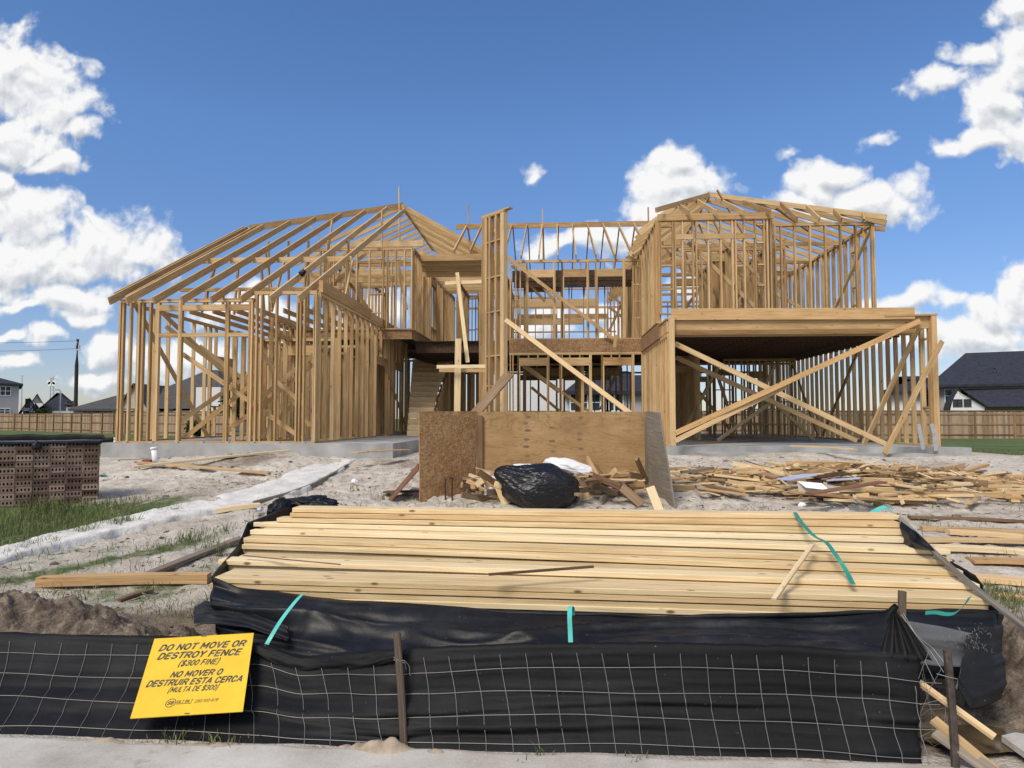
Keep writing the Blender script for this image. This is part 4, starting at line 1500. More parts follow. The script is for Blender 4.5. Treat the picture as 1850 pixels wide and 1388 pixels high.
T_PY = [(-250, 1146), (0, 1148), (120, 1152), (280, 1154), (460, 1168), (545, 1192), (640, 1184), (716, 1180), (760, 1176), (1000, 1168), (1200, 1168), (1400, 1172), (1560, 1182), (1690, 1192)]
T_Y = [(-250, 4.05), (0, 3.98), (280, 3.90), (460, 3.86), (545, 3.80), (716, 3.62), (1000, 3.62), (1400, 3.60), (1690, 3.55)]
B_PY = [(-250, 1338), (0, 1342), (280, 1352), (460, 1358), (720, 1364), (1000, 1372), (1400, 1382), (1690, 1392)]
B_Y = [(-250, 3.52), (0, 3.46), (280, 3.42), (716, 3.42), (1000, 3.40), (1400, 3.38), (1690, 3.36)]


def fence_pt(px, t, fold=1.0):
    """t 0 at the foot, 1 at the top hem"""
    a = atz(px, interp(B_PY, px), 0.125)
    b = at(px, interp(T_PY, px), interp(T_Y, px))
    p = a.lerp(b, t)
    bulge = interp([(-250, .09), (280, .09), (560, .05), (716, 0.0), (900, .05), (1500, .05), (1690, .02)], px)
    p.y += bulge * math.sin(math.pi * t)
    s = px / 180.0
    nrm = fold * (0.026 * fbm(s * .35, t * 5.0 + s * .2, 1.0, 3) + 0.022 * fbm(s * 0.22 + 9, t * 11 - s * .25, 4.0, 3) + 0.008 * fbm(s * .5, t * 30, 7.0, 2))
    nrm += fold * 0.02 * math.exp(-((px - 722) / 40) ** 2) * math.sin(t * 25)
    p.y += nrm * math.sin(math.pi * min(1, t * 1.2 + .08)) if t < .77 else nrm * .35
    return p


fence = empty('silt_fence', (0, 3.5, ZW))
tag(fence, 'long low black silt fence with wire mesh and stakes along the sidewalk', 'silt fence')
mb = MB()
P = []
pxs = list(np.arange(-250, 1672, 7.0))
nt = 44
for px in pxs:
    row = []
    for k in range(nt + 1):
        t = k / nt
        p = fence_pt(px, t)
        e = (px - 1600) / 75
        if e > 0:   # the torn end pulls in and hangs loose
            p.y += 0.10 * e * e * t * (1 - t) + 0.02 * math.sin(t * 9) * e
        row.append(p)
    # hem folded over the top wire
    hem = row[-1]
    row.append(hem + Vector((0, 0.016, 0.012 + .006 * fbm(px / 40, 1.0))))
    row.append(hem + Vector((0, 0.04, 0.004)))
    row.append(hem + Vector((0, 0.052, -0.05 + .02 * fbm(px / 60, 3.0))))
    P.append(row)
mb.grid(P)
fab = mb.build('fabric', M['silt'], fence, smooth=True)
sm = fab.modifiers.new('thickness', 'SOLIDIFY')
sm.thickness = 0.003
# loose flap hanging over the top between sign and stake
mb = MB()
P = []
for i in range(60):
    px = 455 + (735 - 455) * i / 59
    s = i / 59
    row = []
    for k in range(14):
        v = k / 13
        b = fence_pt(px, 0.985)
        drop = (0.075 * math.sin(math.pi * s) ** .7 + 0.015) * v
        row.append(b + Vector((0.0, -0.02 - 0.03 * math.sin(v * 2.2) + 0.012 * fbm(px / 50, v * 3, 6), 0.012 - drop * .85 + 0.012 * (1 - v) + 0.01 * fbm(px / 90, v * 2, 2))))
    P.append(row)
mb.grid(P)
fl = mb.build('fabric_flap', M['silt'], fence, smooth=True)
fl.modifiers.new('thickness', 'SOLIDIFY').thickness = 0.003
# wire mesh
mb = MB()
WZ = (0.12, 0.34, 0.56, 0.79)
for wi, t in enumerate(WZ):
    pts = []
    for px in np.arange(-250, 1722, 9.0):
        p = fence_pt(min(px, 1700), t + 0.010 * math.sin(px / 161.0 + wi * 2.0) + 0.004 * math.sin(px / 53.0 + wi), 0.75)
        pts.append(p + Vector((0, -0.014, 0)))
    mb.tube(pts, 0.0016, 4)
vx = -250
vk = 0
while vx < 1700:
    lean = interp([(-250, -85), (250, -75), (330, 22), (700, 18), (1000, 30), (1670, 34)], vx)
    pts = []
    for k in range(15):
        t = 0.02 + 0.92 * k / 14
        if vx > 1660 and t > .8:
            break
        q = vx - (lean if lean < 0 else 0) * 0 + (lean * (0.5 - t)) + 1.2 * math.sin(t * 7 + vk)
        pts.append(fence_pt(q, t, 0.75) + Vector((0, -0.0155, 0)))
    mb.tube(pts, 0.0016, 4)
    vx += 46.6
    vk += 1
# torn wires at the right end
for i in range(13):
    p = fence_pt(1668, rng.uniform(.2, .98)) + Vector((0.0, .0, 0))
    q = at(rng.uniform(1660, 1735), rng.uniform(1150, 1385), 3.5 + rng.uniform(-.06, .1))
    mid_ = (p + q) / 2 + Vector((rng.uniform(-.05, .05), rng.uniform(-.05, .05), rng.uniform(-.06, .04)))
    mb.tube([p, p.lerp(mid_, .6), mid_, q.lerp(mid_, .4), q], 0.0009, 4)
for (a, b) in (((1628, 1110), (1712, 1205)), ((1632, 1108), (1705, 1215)), ((1626, 1112), (1690, 1235))):
    p, q = at(a[0], a[1], 3.72), at(b[0], b[1], 3.5)
    mb.tube([p, p.lerp(q, .35) + Vector((0, 0, -.02)), p.lerp(q, .7) + Vector((0, 0, .01)), q], 0.0014, 4)
mb.build('wire_mesh', M['wire'], fence)


def stake(a, b, w, d, mat, ya, yb):
    mb = MB()
    p, q = at(a[0], a[1], ya), at(b[0], b[1], yb)
    mb.beam(q, p, w, d, (0, -1, 0), ch=w * .16, segs=6, bow=(0.004, 0))
    return mb.build('fence_stake', M[mat], fence)


stake((717, 1144), (731, 1372), 0.036, 0.03, 'stake', 3.56, 3.36)
s1 = stake((1711, 1176), (1727, 1400), 0.031, 0.028, 'rust', 3.48, 3.32)
stake((1630, 1068), (1622, 1260), 0.036, 0.03, 'stake', 3.75, 3.72)
for (py, l) in ((1222, .06), (1365, .07)):
    p = at(1716, py, 3.44)
    mb = MB()
    mb.tube([p + Vector((-l, 0, 0.01)), p + Vector((-.02, -.022, .004)), p + Vector((.022, -.022, -.004)), p + Vector((.035, 0, -.02)), p + Vector((.03, 0, -.06))], 0.002, 4)
    mb.build('tie_wire', M['wire'], fence)
p = at(722, 1192, 3.52)
mb = MB()
mb.tube([p + Vector((-.03, 0, 0.012)), p + Vector((-.01, -.02, .004)), p + Vector((.03, -.015, -.0)), p + Vector((.05, 0, -.03)), p + Vector((.055, 0, -.08))], 0.0022, 4)
mb.tube([p + Vector((-.03, 0, 0.0)), p + Vector((-.01, -.021, -.004)), p + Vector((.03, -.015, -.01)), p + Vector((.035, 0, -.05))], 0.0022, 4)
mb.build('tie_wire', M['wire'], fence)
# torn fabric gathered up to the back stake
mb = MB()
P = []
apex = at(1612, 1108, 3.70)
for i in range(25):
    s = i / 24
    foot = at(1585 + 95 * s, 1182 + 10 * s, 3.60 - .03 * s)
    row = []
    for k in range(13):
        v = k / 12
        a = apex + Vector((0.035 * (s - .4), 0.0, 0.0))
        q = a.lerp(foot, v ** 0.85)
        q.y += 0.035 * math.sin(s * 22) * (0.35 + .5 * v) * (1 - .3 * v) - .02
        q.z += 0.02 * math.sin(v * 3.1) * (s - .3)
        row.append(q)
    P.append(row)
mb.grid(P)
o = mb.build('gathered_fabric', M['silt'], fence, smooth=True)
o.modifiers.new('thickness', 'SOLIDIFY').thickness = 0.002
mb = MB()
a, b = at(1600, 1118, 3.72), at(1618, 1094, 3.70)
P = []
for i in range(9):
    s = i / 8
    row = []
    for k in range(8):
        an = 2 * math.pi * k / 8
        q = a.lerp(b, s)
        rr = 0.028 * (1 - .6 * s) * (1 + .3 * math.sin(3 * an + 4 * s))
        row.append(q + Vector((math.cos(an) * rr, math.sin(an) * rr, 0.5 * math.sin(an) * rr)))
    P.append(row)
mb.grid(P, closed_u=True)
mb.build('gathered_fabric', M['silt'], fence, smooth=True)


# ------------------------------------------------------------------ warning sign
_L, _R, _B, _T = 0.13, 0.87, 0.1, 0.9
GLYPH = {
    ' ': (0.28, []), 'D': (.74, [[(_L, _B), (_L, _T), (.55, _T), (_R, .68), (_R, .32), (.55, _B), (_L, _B)]]),
    'O': (.78, [[(.36, _B), (.64, _B), (_R, .3), (_R, .7), (.64, _T), (.36, _T), (_L, .7), (_L, .3), (.36, _B)]]),
    'N': (.76, [[(_L, _B), (_L, _T), (_R, _B), (_R, _T)]]), 'T': (.68, [[(.5, _B), (.5, _T)], [(.06, _T), (.94, _T)]]),
    'M': (.92, [[(_L, _B), (_L, _T), (.5, .3), (_R, _T), (_R, _B)]]), 'V': (.72, [[(.1, _T), (.5, _B), (.9, _T)]]),
    'E': (.64, [[(_R, _B), (_L, _B), (_L, _T), (_R, _T)], [(_L, .5), (.8, .5)]]), 'F': (.62, [[(_L, _B), (_L, _T), (_R, _T)], [(_L, .5), (.78, .5)]]),
    'R': (.74, [[(_L, _B), (_L, _T), (.66, _T), (_R, .79), (_R, .62), (.66, .48), (_L, .48)], [(.56, .48), (.9, _B)]]),
    'S': (.72, [[(_L, .25), (.32, _B), (.68, _B), (_R, .23), (_R, .38), (.68, .48), (.32, .53), (_L, .63), (_L, .78), (.32, _T), (.68, _T), (_R, .76)]]),
    'Y': (.72, [[(.1, _T), (.5, .46), (.9, _T)], [(.5, .46), (.5, _B)]]), 'C': (.74, [[(_R, .7), (.66, _T), (.34, _T), (_L, .7), (_L, .3), (.34, _B), (.66, _B), (_R, .3)]]),
    'I': (.26, [[(.5, _B), (.5, _T)]]), 'U': (.74, [[(_L, _T), (_L, .3), (.34, _B), (.66, _B), (_R, .3), (_R, _T)]]),
    'A': (.78, [[(.08, _B), (.5, _T), (.92, _B)], [(.26, .33), (.74, .33)]]), 'L': (.6, [[(_L, _T), (_L, _B), (_R, _B)]]),
    'B': (.72, [[(_L, _B), (_L, _T), (.62, _T), (.84, .8), (.84, .62), (.62, .52), (_L, .52)], [(.62, .52), (_R, .4), (_R, .22), (.62, _B), (_L, _B)]]),
    '(': (.34, [[(.75, 1.05), (.35, .75), (.35, .2), (.75, -.1)]]), ')': (.34, [[(.25, 1.05), (.65, .75), (.65, .2), (.25, -.1)]]),
    '-': (.4, [[(.1, .45), (.9, .45)]]),
    '$': (.68, [[(_L, .25), (.32, _B), (.68, _B), (_R, .23), (_R, .38), (.68, .48), (.32, .53), (_L, .63), (_L, .78), (.32, _T), (.68, _T), (_R, .76)], [(.5, -.04), (.5, 1.04)]]),
    '0': (.64, [[(.38, _B), (.62, _B), (_R, .3), (_R, .7), (.62, _T), (.38, _T), (_L, .7), (_L, .3), (.38, _B)]]),
    '1': (.4, [[(.15, .75), (.6, _T), (.6, _B)]]), '2': (.64, [[(_L, .72), (.32, _T), (.68, _T), (_R, .74), (_R, .6), (_L, _B), (_R, _B)]]),
    '3': (.64, [[(_L, .76), (.34, _T), (.66, _T), (.84, .78), (.84, .62), (.62, .52), (.4, .52)], [(.62, .52), (_R, .4), (_R, .24), (.66, _B), (.34, _B), (_L, .24)]]),
    '7': (.62, [[(_L, _T), (_R, _T), (.4, _B)]]),
    '8': (.66, [[(.36, .52), (_L, .66), (_L, .78), (.36, _T), (.64, _T), (_R, .78), (_R, .66), (.64, .52), (.36, .52), (_L, .38), (_L, .22), (.36, _B), (.64, _B), (_R, .22), (_R, .38), (.64, .52)]]),
    '9': (.66, [[(_L, .22), (.36, _B), (.64, _B), (_R, .3), (_R, .72), (.64, _T), (.36, _T), (_L, .74), (_L, .58), (.36, .44), (_R, .5)]]),
}


def make_sign():
    TL, TR, BL_, BR = at(277, 1158, 3.80), at(460, 1143, 3.84), at(238, 1295, 3.36), at(437, 1287, 3.42)
    c = (TL + TR + BL_ + BR) / 4
    ex = ((TR - TL) + (BR - BL_)).normalized()
    ey = ((TL - BL_) + (TR - BR))
    ey = (ey - ex * ey.dot(ex)).normalized()
    ez = ex.cross(ey).normalized()
    w = ((TR - TL).length + (BR - BL_).length) / 2
    h = ((TL - BL_).length + (TR - BR).length) / 2
    skew = ((TL - BL_).dot(ex) + (TR - BR).dot(ex)) / 2
    Mx = Matrix((ex, ey, ez)).transposed().to_4x4()
    Mx.translation = c
    root = empty('warning_sign', (0, 0, 0))
    root.matrix_world = Mx
    root['_o'] = (0, 0, 0)
    tag(root, 'yellow bilingual sign reading do not move or destroy fence hung on the black fence', 'sign')
    mb = MB()
    k = skew / h
    cor = [(-w / 2 - k * h / 2, -h / 2, 0), (w / 2 - k * h / 2, -h / 2, 0), (w / 2 + k * h / 2, h / 2, 0), (-w / 2 + k * h / 2, h / 2, 0)]
    mb.slab(cor, 0.004)
    mb.build('panel', M['yellow'], root, (0, 0, 0))

    def text(body, yc, hh, ww, xo=0.0, name='lettering', bold=0.2):
        """heavy slanted capitals drawn as strokes"""
        segs_, x = [], 0.0
        for ch in body:
            wd, strokes = GLYPH[ch]
            for st_ in strokes:
                pl = [(x + px * wd, py) for (px, py) in st_]
                segs_.append(pl)
            x += wd + 0.10
        tot = x - 0.10
        mb = MB()
        zz = 0.0
        sx = ww / (tot + 0.22)

        def pt(p):
            yy = (p[1] - .5) * hh
            return (p[0] - tot / 2) * sx + yy * 0.20, yy
        r_ = bold / 2
        for pl in segs_:
            for q0, q1 in zip(pl[:-1], pl[1:]):
                d = Vector((q1[0] - q0[0], q1[1] - q0[1]))
                n_ = Vector((-d.y, d.x)).normalized() * r_
                e = d.normalized() * r_ * .55
                zz += 1.2e-6
                mb.poly([(*pt(c), zz) for c in ((q0[0] - e.x - n_.x, q0[1] - e.y - n_.y), (q1[0] + e.x - n_.x, q1[1] + e.y - n_.y), (q1[0] + e.x + n_.x, q1[1] + e.y + n_.y), (q0[0] - e.x + n_.x, q0[1] - e.y + n_.y))])
        o = mb.build(name, M['ink'], root, (0, 0, 0))
        o.location = (xo + k * yc, yc, 0.0032)
        return o
    H = h
    text('DO NOT MOVE OR', H * 0.360, H * 0.092, w * 0.865, w * .012)
    text('DESTROY FENCE', H * 0.245, H * 0.092, w * 0.82, w * .0)
    text('($300 FINE)', H * 0.135, H * 0.080, w * 0.40, w * .012, bold=.17)
    text('NO MOVER O', -H * 0.005, H * 0.080, w * 0.50, w * .012)
    text('DESTRUIR ESTA CERCA', -H * 0.105, H * 0.082, w * 0.905, w * .012)
    text('(MULTA DE $300)', -H * 0.195, H * 0.070, w * 0.47, w * .012, bold=.16)
    text('SB', -H * 0.352, H * 0.042, w * 0.062, -w * .17, name='emblem')
    text('SILT BILT', -H * 0.342, H * 0.034, w * 0.15, -w * .045, bold=.15)
    text('(281) 932-9178', -H * 0.348, H * 0.038, w * 0.215, w * .155, bold=.10)
    mb = MB()
    cy_ = -H * .352
    pts = []
    for i in range(49):
        a = 2 * math.pi * i / 48
        pts.append((math.cos(a), math.sin(a)))
    ro, ri = w * .046, w * .040
    base = Vector((-w * .17 + k * cy_, cy_, 0.0032))
    mb.grid([[base + Vector((x * ri, y * ri, 0)), base + Vector((x * ro, y * ro, 0))] for (x, y) in pts])
    mb.build('emblem', M['ink'], root, (0, 0, 0))
    mb = MB()
    b0 = Vector((-w * .05 + k * -H * .365, -H * .368, 0.0032))
    mb.poly([b0 + Vector((-w * .07, -.0015, 0)), b0 + Vector((w * .07, -.0015, 0)), b0 + Vector((w * .07, .0015, 0)), b0 + Vector((-w * .07, .0015, 0))])
    mb.build('lettering', M['ink'], root, (0, 0, 0))
    for s in (-1, 1):
        mb = MB()
        x0 = k * s * H * .49
        mb.tube([(x0 - .012, s * H * .485, 0.004), (x0, s * H * .49, 0.009), (x0 + .012, s * H * .487, 0.004), (x0 + .02, s * H * .50, -0.006)], 0.0022, 5)
        mb.build('tie_wire', M['wire'], root, (0, 0, 0))


make_sign()

# ------------------------------------------------------------------ lumber stack: every board is a thing
ROWS = [  # left front top edge px, right front top edge px, z, label
    ((385, 1044), (1795, 1083), 0.660),
    ((394, 1012), (1770, 1056), 0.703),
    ((437, 984), (1740, 1032), 0.745),
    ((440, 972), (1720, 1012), 0.788),
    ((452, 958), (1717, 994), 0.830),
    ((458, 944), (1640, 973), 0.873),
    ((500, 936), (1637, 959), 0.915),
    ((524, 927), (1628, 945), 0.958),
    ((528, 918), (1625, 931), 1.000),
]
ORD = ['front', 'second', 'third', 'fourth', 'fifth', 'sixth', 'seventh', 'eighth', 'back']
STACK = []
ends = []
for (l, r_, z) in ROWS:
    ends.append((atz(l[0], l[1], z), atz(r_[0], r_[1], z)))
for i, (l, r_) in enumerate(ends):
    if i + 1 < len(ends):
        dl = (ends[i + 1][0].y - l.y)
        dr = (ends[i + 1][1].y - r_.y)
        dep = (dl + dr) / 2
    else:
        dep = 0.16
    STACK.append((l, r_, max(0.12, dep)))


def board(l, r_, dep, z_top, th, name, label, mat='fresh', off=0.0, group='boards of the strapped lumber stack'):
    mb = MB()
    ax = (r_ - l)
    ax.z = 0
    n = Vector((-ax.y, ax.x, 0)).normalized()
    a = Vector((l.x, l.y, z_top - th / 2)) + n * (dep / 2 + off)
    b = Vector((r_.x, r_.y, z_top - th / 2)) + n * (dep / 2 + off)
    mb.beam(a, b, dep, th, (0, 0, 1), ch=0.0035, segs=14, bow=(rng.uniform(-.006, .006), rng.uniform(-.004, .007)))
    o = mb.build(name, M[mat])
    tag(o, label, 'board', group)
    return o


TH = 0.0365
for i, ((l, r_, dep), (pl, pr, z)) in enumerate(zip(STACK, ROWS)):
    nn = ['nearest', 'second nearest', 'third nearest', 'fourth nearest', 'middle', 'fourth farthest', 'third farthest', 'second farthest', 'farthest'][i]
    split = i in (1, 4)
    if split:
        w1 = dep * 0.5
        board(l, r_, w1 - .004, z, TH, 'lumber_board', 'pale board, front one of the pair in the %s row of the stack' % nn)
        ax = (r_ - l).normalized()
        board(l + ax * rng.uniform(0.0, .09), r_ - ax * rng.uniform(0, .1), w1 - .004, z + rng.uniform(.002, .009), TH, 'lumber_board', 'pale board, rear one of the pair in the %s row of the stack' % nn, off=w1)
    else:
        board(l, r_, dep + .012, z, TH, 'lumber_board', 'pale new pine board on top of the %s row of the strapped stack' % nn)
    ax = (r_ - l).normalized()
    nl = 4 if i == 0 else 2
    for k in range(1, nl + 1):
        lab = 'board %s under the top one of the %s stack row' % (['directly', 'two layers', 'three layers', 'four layers'][k - 1], nn)
        e1, e2 = rng.uniform(-.03, .05), rng.uniform(-.05, .03)
        board(l + ax * e1, r_ + ax * e2, max(dep, .14) - 0.004, z - k * (TH + .0045), TH, 'lumber_board', lab, off=rng.uniform(.02, .035) if i else rng.uniform(.004, .022))

# thin sticks lying on the stack
def stick(a, b, za, zb, w, h, name, label, cat, mat, group=None, ch=0.0):
    p, q = atz(a[0], a[1], za), atz(b[0], b[1], zb)
    mb = MB()
    mb.beam(p, q, w, h, (0, 0, 1), ch=ch, segs=6)
    o = mb.build(name, M[mat])
    tag(o, label, cat, group)
    return o


stick((883, 1038), (1072, 1024), .755, .765, 0.022, 0.014, 'wood_sliver', 'thin brown sliver of wood lying flat on the middle of the stack', 'sliver', 'brown_wood')
stick((1398, 1083), (1467, 985), .672, .872, 0.03, 0.014, 'wood_strip', 'thin pale strip lying slanted across the right of the stack', 'strip', 'scrap')
stick((440, 1004), (615, 1020), .735, .735, 0.012, 0.006, 'wood_sliver', 'dark splinter lying on the front left of the stack', 'sliver', 'brown_wood')
p, q = at(1627, 938, 5.4), at(1862, 1142, 3.95)
mb = MB()
mb.beam(p, q, 0.036, 0.03, (0, 0, 1), ch=.006, segs=8, bow=(0.0, -.03))
tag(mb.build('stake_pole', M['grey_wood']), 'long weathered pole leaning down off the right end of the stack', 'pole')


# ------------------------------------------------------------------ black wrap round the lumber
def cloth(name, label, cat, top, bot, mat, n=150, m=34, amp=0.03, seed=1.0, parent=None, pull=(), thick=.003):
    """top, bot: polylines of world points"""
    def rs(A, k):
        ln = [0]
        for a, b in zip(A[:-1], A[1:]):
            ln.append(ln[-1] + (b - a).length)
        out = []
        for i in range(k):
            d = ln[-1] * i / (k - 1)
            j = 0
            while j < len(A) - 2 and ln[j + 1] < d:
                j += 1
            t = (d - ln[j]) / max(1e-6, ln[j + 1] - ln[j])
            out.append(A[j].lerp(A[j + 1], min(1, t)))
        return out
    T, Bt = rs(top, n), rs(bot, n)
    P = []
    for i in range(n):
        s = i / (n - 1)
        row = []
        tang = (T[min(i + 1, n - 1)] - T[max(i - 1, 0)]).normalized()
        for j in range(m):
            v = j / (m - 1)
            q = T[i].lerp(Bt[i], v)
            dn = (Bt[i] - T[i]).normalized()
            nr = tang.cross(dn).normalized()
            if nr.y > 0:
                nr = -nr
            x_ = s * (T[-1] - T[0]).length
            r1 = fbm(x_ * 0.33 + v * .5, v * 1.5 - x_ * .16, seed, 2)
            r2 = fbm(x_ * 0.42 - v * .5, v * 1.7 + x_ * .22, seed + 3, 2)
            f = amp * (1.5 * r1 + 1.5 * max(0, 0.42 - abs(r2) * 1.6) ** 1.5 + 0.8 * max(0, 0.35 - abs(r1 + .15) * 2.2) + 0.10 * fbm(x_ * 3, v * 5, seed + 7, 3))
            f *= 0.25 + 0.75 * math.sin(math.pi * min(1, v * .9 + .06))
            q = q + nr * f
            row.append(q)
        P.append(row)
    mb = MB()
    mb.grid(P)
    o = mb.build(name, M[mat], parent, smooth=True)
    sm = o.modifiers.new('thickness', 'SOLIDIFY')
    sm.thickness = thick
    if parent is None:
        tag(o, label, cat)
    return o


wrap = empty('lumber_wrap', (0, 4.2, 0.3))
tag(wrap, 'torn black plastic wrap hanging round the front and ends of the lumber stack', 'wrap')
l0, r0, d0 = STACK[0]
fr = lambda t, z, o=0.0: Vector((l0.x + (r0.x - l0.x) * t, l0.y + (r0.y - l0.y) * t - o, z))
top = [at(384, 1042, l0.y - .03), at(430, 1062, l0.y - .04), at(500, 1070, l0.y - .05), at(560, 1082, l0.y - .06)]
for (px, py) in ((640, 1092), (760, 1100), (900, 1106), (1030, 1110), (1180, 1113), (1330, 1113), (1480, 1109), (1600, 1104), (1700, 1104), (1800, 1106)):
    t = (px - 385) / (1795 - 385)
    top.append(at(px, py, l0.y + (r0.y - l0.y) * t - .045))
bot = [at(395, 1150, 4.45)] + [at(px, py, yy) for (px, py, yy) in ((430, 1166, 4.25), (480, 1172, 4.15), (560, 1186, 4.05), (640, 1200, 3.98), (760, 1212, 3.95), (900, 1216, 3.92), (1030, 1216, 3.90), (1180, 1216, 3.88), (1330, 1220, 3.86), (1480, 1226, 3.84), (1600, 1230, 3.82), (1700, 1235, 3.82), (1805, 1225, 3.82))]
cloth('front_drape', '', '', top, bot, 'wrap', 210, 44, 0.115, 3.0, wrap)
# rolled edge along its top
mb = MB()
pts = []
for i, p in enumerate(top[3:]):
    pts.append(p + Vector((0, -0.012, 0.0)))
sm_pts = []
for a, b in zip(pts[:-1], pts[1:]):
    for k in range(12):
        q = a.lerp(b, k / 12)
        sm_pts.append(q + Vector((0, 0, 0.010 * fbm(q.x * 2, 1.0, 0, 3))))
mb.tube(sm_pts, [0.014 + 0.010 * fbm(p.x * 2.3, 4.0, 0, 3) for p in sm_pts], 8)
mb.build('rolled_edge', M['wrap'], wrap, smooth=True)
# left end, hanging out to the left
topL = [at(384, 1042, l0.y - .02), STACK[2][0] + Vector((-.03, 0, .0)), STACK[5][0] + Vector((-.05, 0, .0)), STACK[8][0] + Vector((-.06, 0.1, .0))]
botL = [at(392, 1150, 4.42), Vector((l0.x - .08, 5.0, .2)), Vector((l0.x - .06, 5.6, .25)), Vector((l0.x - .02, 6.3, .3))]
cloth('end_drape', '', '', topL, botL, 'wrap', 60, 30, 0.05, 8.0, wrap)
cloth('loose_flap', '', '', [at(352, 1098, 4.55), at(372, 1086, 4.55), at(430, 1096, 4.40), at(520, 1130, 4.2)], [at(350, 1126, 4.40), at(392, 1128, 4.38), at(450, 1134, 4.2), at(520, 1160, 4.08)], 'wrap', 50, 16, 0.05, 12.0, wrap)
# right end
topR = [at(1800, 1104, r0.y - .03), at(1812, 1108, r0.y + .06), STACK[2][1] + Vector((.05, 0, 0)), STACK[5][1] + Vector((.04, 0, 0)), STACK[8][1] + Vector((.05, .1, 0))]
botR = [at(1800, 1240, r0.y - .05), Vector((r0.x + .06, r0.y + .1, .2)), Vector((r0.x + .08, r0.y + .5, .25)), Vector((r0.x + .08, r0.y + 1.0, .3)), Vector((r0.x + .02, r0.y + 1.9, .3))]
cloth('end_drape', '', '', topR, botR, 'wrap', 60, 26, 0.05, 15.0, wrap)
# grey lining folded over and the hanging tongue at the right corner
cloth('grey_lining', '', '', [at(1640, 1122, 3.78), at(1700, 1132, 3.77), at(1745, 1142, 3.77), at(1790, 1150, 3.77)], [at(1660, 1200, 3.72), at(1700, 1204, 3.71), at(1735, 1205, 3.71), at(1775, 1208, 3.72)], 'wrap_grey', 50, 20, 0.03, 21.0, wrap)
cloth('hanging_tongue', '', '', [at(1745, 1150, 3.74), at(1770, 1140, 3.74), at(1795, 1130, 3.76), at(1810, 1128, 3.80)], [at(1728, 1240, 3.62), at(1752, 1284, 3.58), at(1782, 1276, 3.60), at(1806, 1262, 3.66)], 'wrap', 40, 30, 0.035, 25.0, wrap)
mb = MB()
for i in range(90):
    an = rng.random()
    p = at(1722 + 62 * an + rng.gauss(0, 6), 1150 + 22 * an * (1 if i % 2 else -.4) + rng.gauss(0, 8), 3.70)
    q = p + Vector((rng.gauss(0, .012), -.01, rng.gauss(-.02, .02)))
    mb.tube([p, p.lerp(q, .3) + Vector((rng.gauss(0, .004), -.006, rng.gauss(0, .004))), p.lerp(q, .5)], 0.0008, 3, False)
mb.build('frayed_threads', M['wire'], wrap)['kind'] = 'stuff'
# crumpled black plastic behind the stack


def crumple(name, label, cat, c, rx, ry, rz, mat, seed, lobes=1.0, parent=None, sub=5, sharp=1.0, point=None):
    bm = bmesh.new()
    bmesh.ops.create_icosphere(bm, subdivisions=sub, radius=1)
    for v in bm.verts:
        d = v.co.normalized()
        r = 1 + lobes * 0.22 * fbm(d.x * 1.3 + seed, d.y * 1.3, d.z * 1.3, 3)
        r += lobes * 0.16 * (0.4 - abs(fbm(d.x * 2.6 + seed, d.y * 2.6 + 3, d.z * 2.6, 4))) * sharp
        r += lobes * 0.05 * (0.4 - abs(fbm(d.x * 7 + seed, d.y * 7 + 3, d.z * 7, 3))) * sharp
        if point is not None:
            k = max(0, d.dot(point)) ** 14
            r += 0.55 * k
        q = Vector((d.x * rx, d.y * ry, d.z * rz)) * r
        if q.z < -rz * .62:
            q.z = -rz * .62 + (q.z + rz * .62) * .12
        v.co = q
    me = bpy.data.meshes.new(name)
    bm.to_mesh(me)
    bm.free()
    me.polygons.foreach_set('use_smooth', [True] * len(me.polygons))
    me.materials.append(M[mat])
    o = bpy.data.objects.new(name, me)
    COL.objects.link(o)
    o.location = c
    if parent is None:
        tag(o, label, cat)
    return o


crumple('plastic_bundle', 'crumpled black plastic heaped behind the left end of the lumber stack', 'plastic', at(563, 914, 6.5), .26, .16, .085, 'wrap', 3.1, 1.6)
crumple('plastic_bundle', 'rolled black plastic flap standing at the back left corner of the stack', 'plastic', at(507, 925, 6.25), .09, .2, .11, 'wrap', 5.7, 1.5)
cloth('wrap_flap', 'black plastic flap tucked against the right end of the upper boards', 'plastic', [at(1629, 942, 5.28), at(1648, 956, 5.15), at(1670, 975, 4.95), at(1684, 990, 4.8)], [at(1634, 990, 5.22), at(1648, 991, 5.08), at(1668, 993, 4.9), at(1684, 995, 4.78)], 'wrap', 30, 14, 0.03, 31.0)


# ------------------------------------------------------------------ teal straps
def ribbon(name, label, pts, w, side, mat='teal', cat='strap'):
    mb = MB()
    sp = []
    for i in range(len(pts) - 1):
        p0 = pts[max(i - 1, 0)]
        p1, p2 = pts[i], pts[i + 1]
        p3 = pts[min(i + 2, len(pts) - 1)]
        for k in range(8):
            t = k / 8
            sp.append(0.5 * ((2 * p1) + (p2 - p0) * t + (2 * p0 - 5 * p1 + 4 * p2 - p3) * t * t + (3 * p1 - p0 - 3 * p2 + p3) * t ** 3))
    sp.append(pts[-1])
    P = []
    for i, p in enumerate(sp):
        sd_ = side(i / (len(sp) - 1)) if callable(side) else Vector(side)
        sd_ = sd_.normalized()
        P.append([p - sd_ * w / 2, p + sd_ * w / 2])
    mb.grid(P)
    o = mb.build(name, M[mat])
    o.modifiers.new('thickness', 'SOLIDIFY').thickness = 0.0015
    tag(o, label, cat, 'teal straps of the lumber stack')
    return o


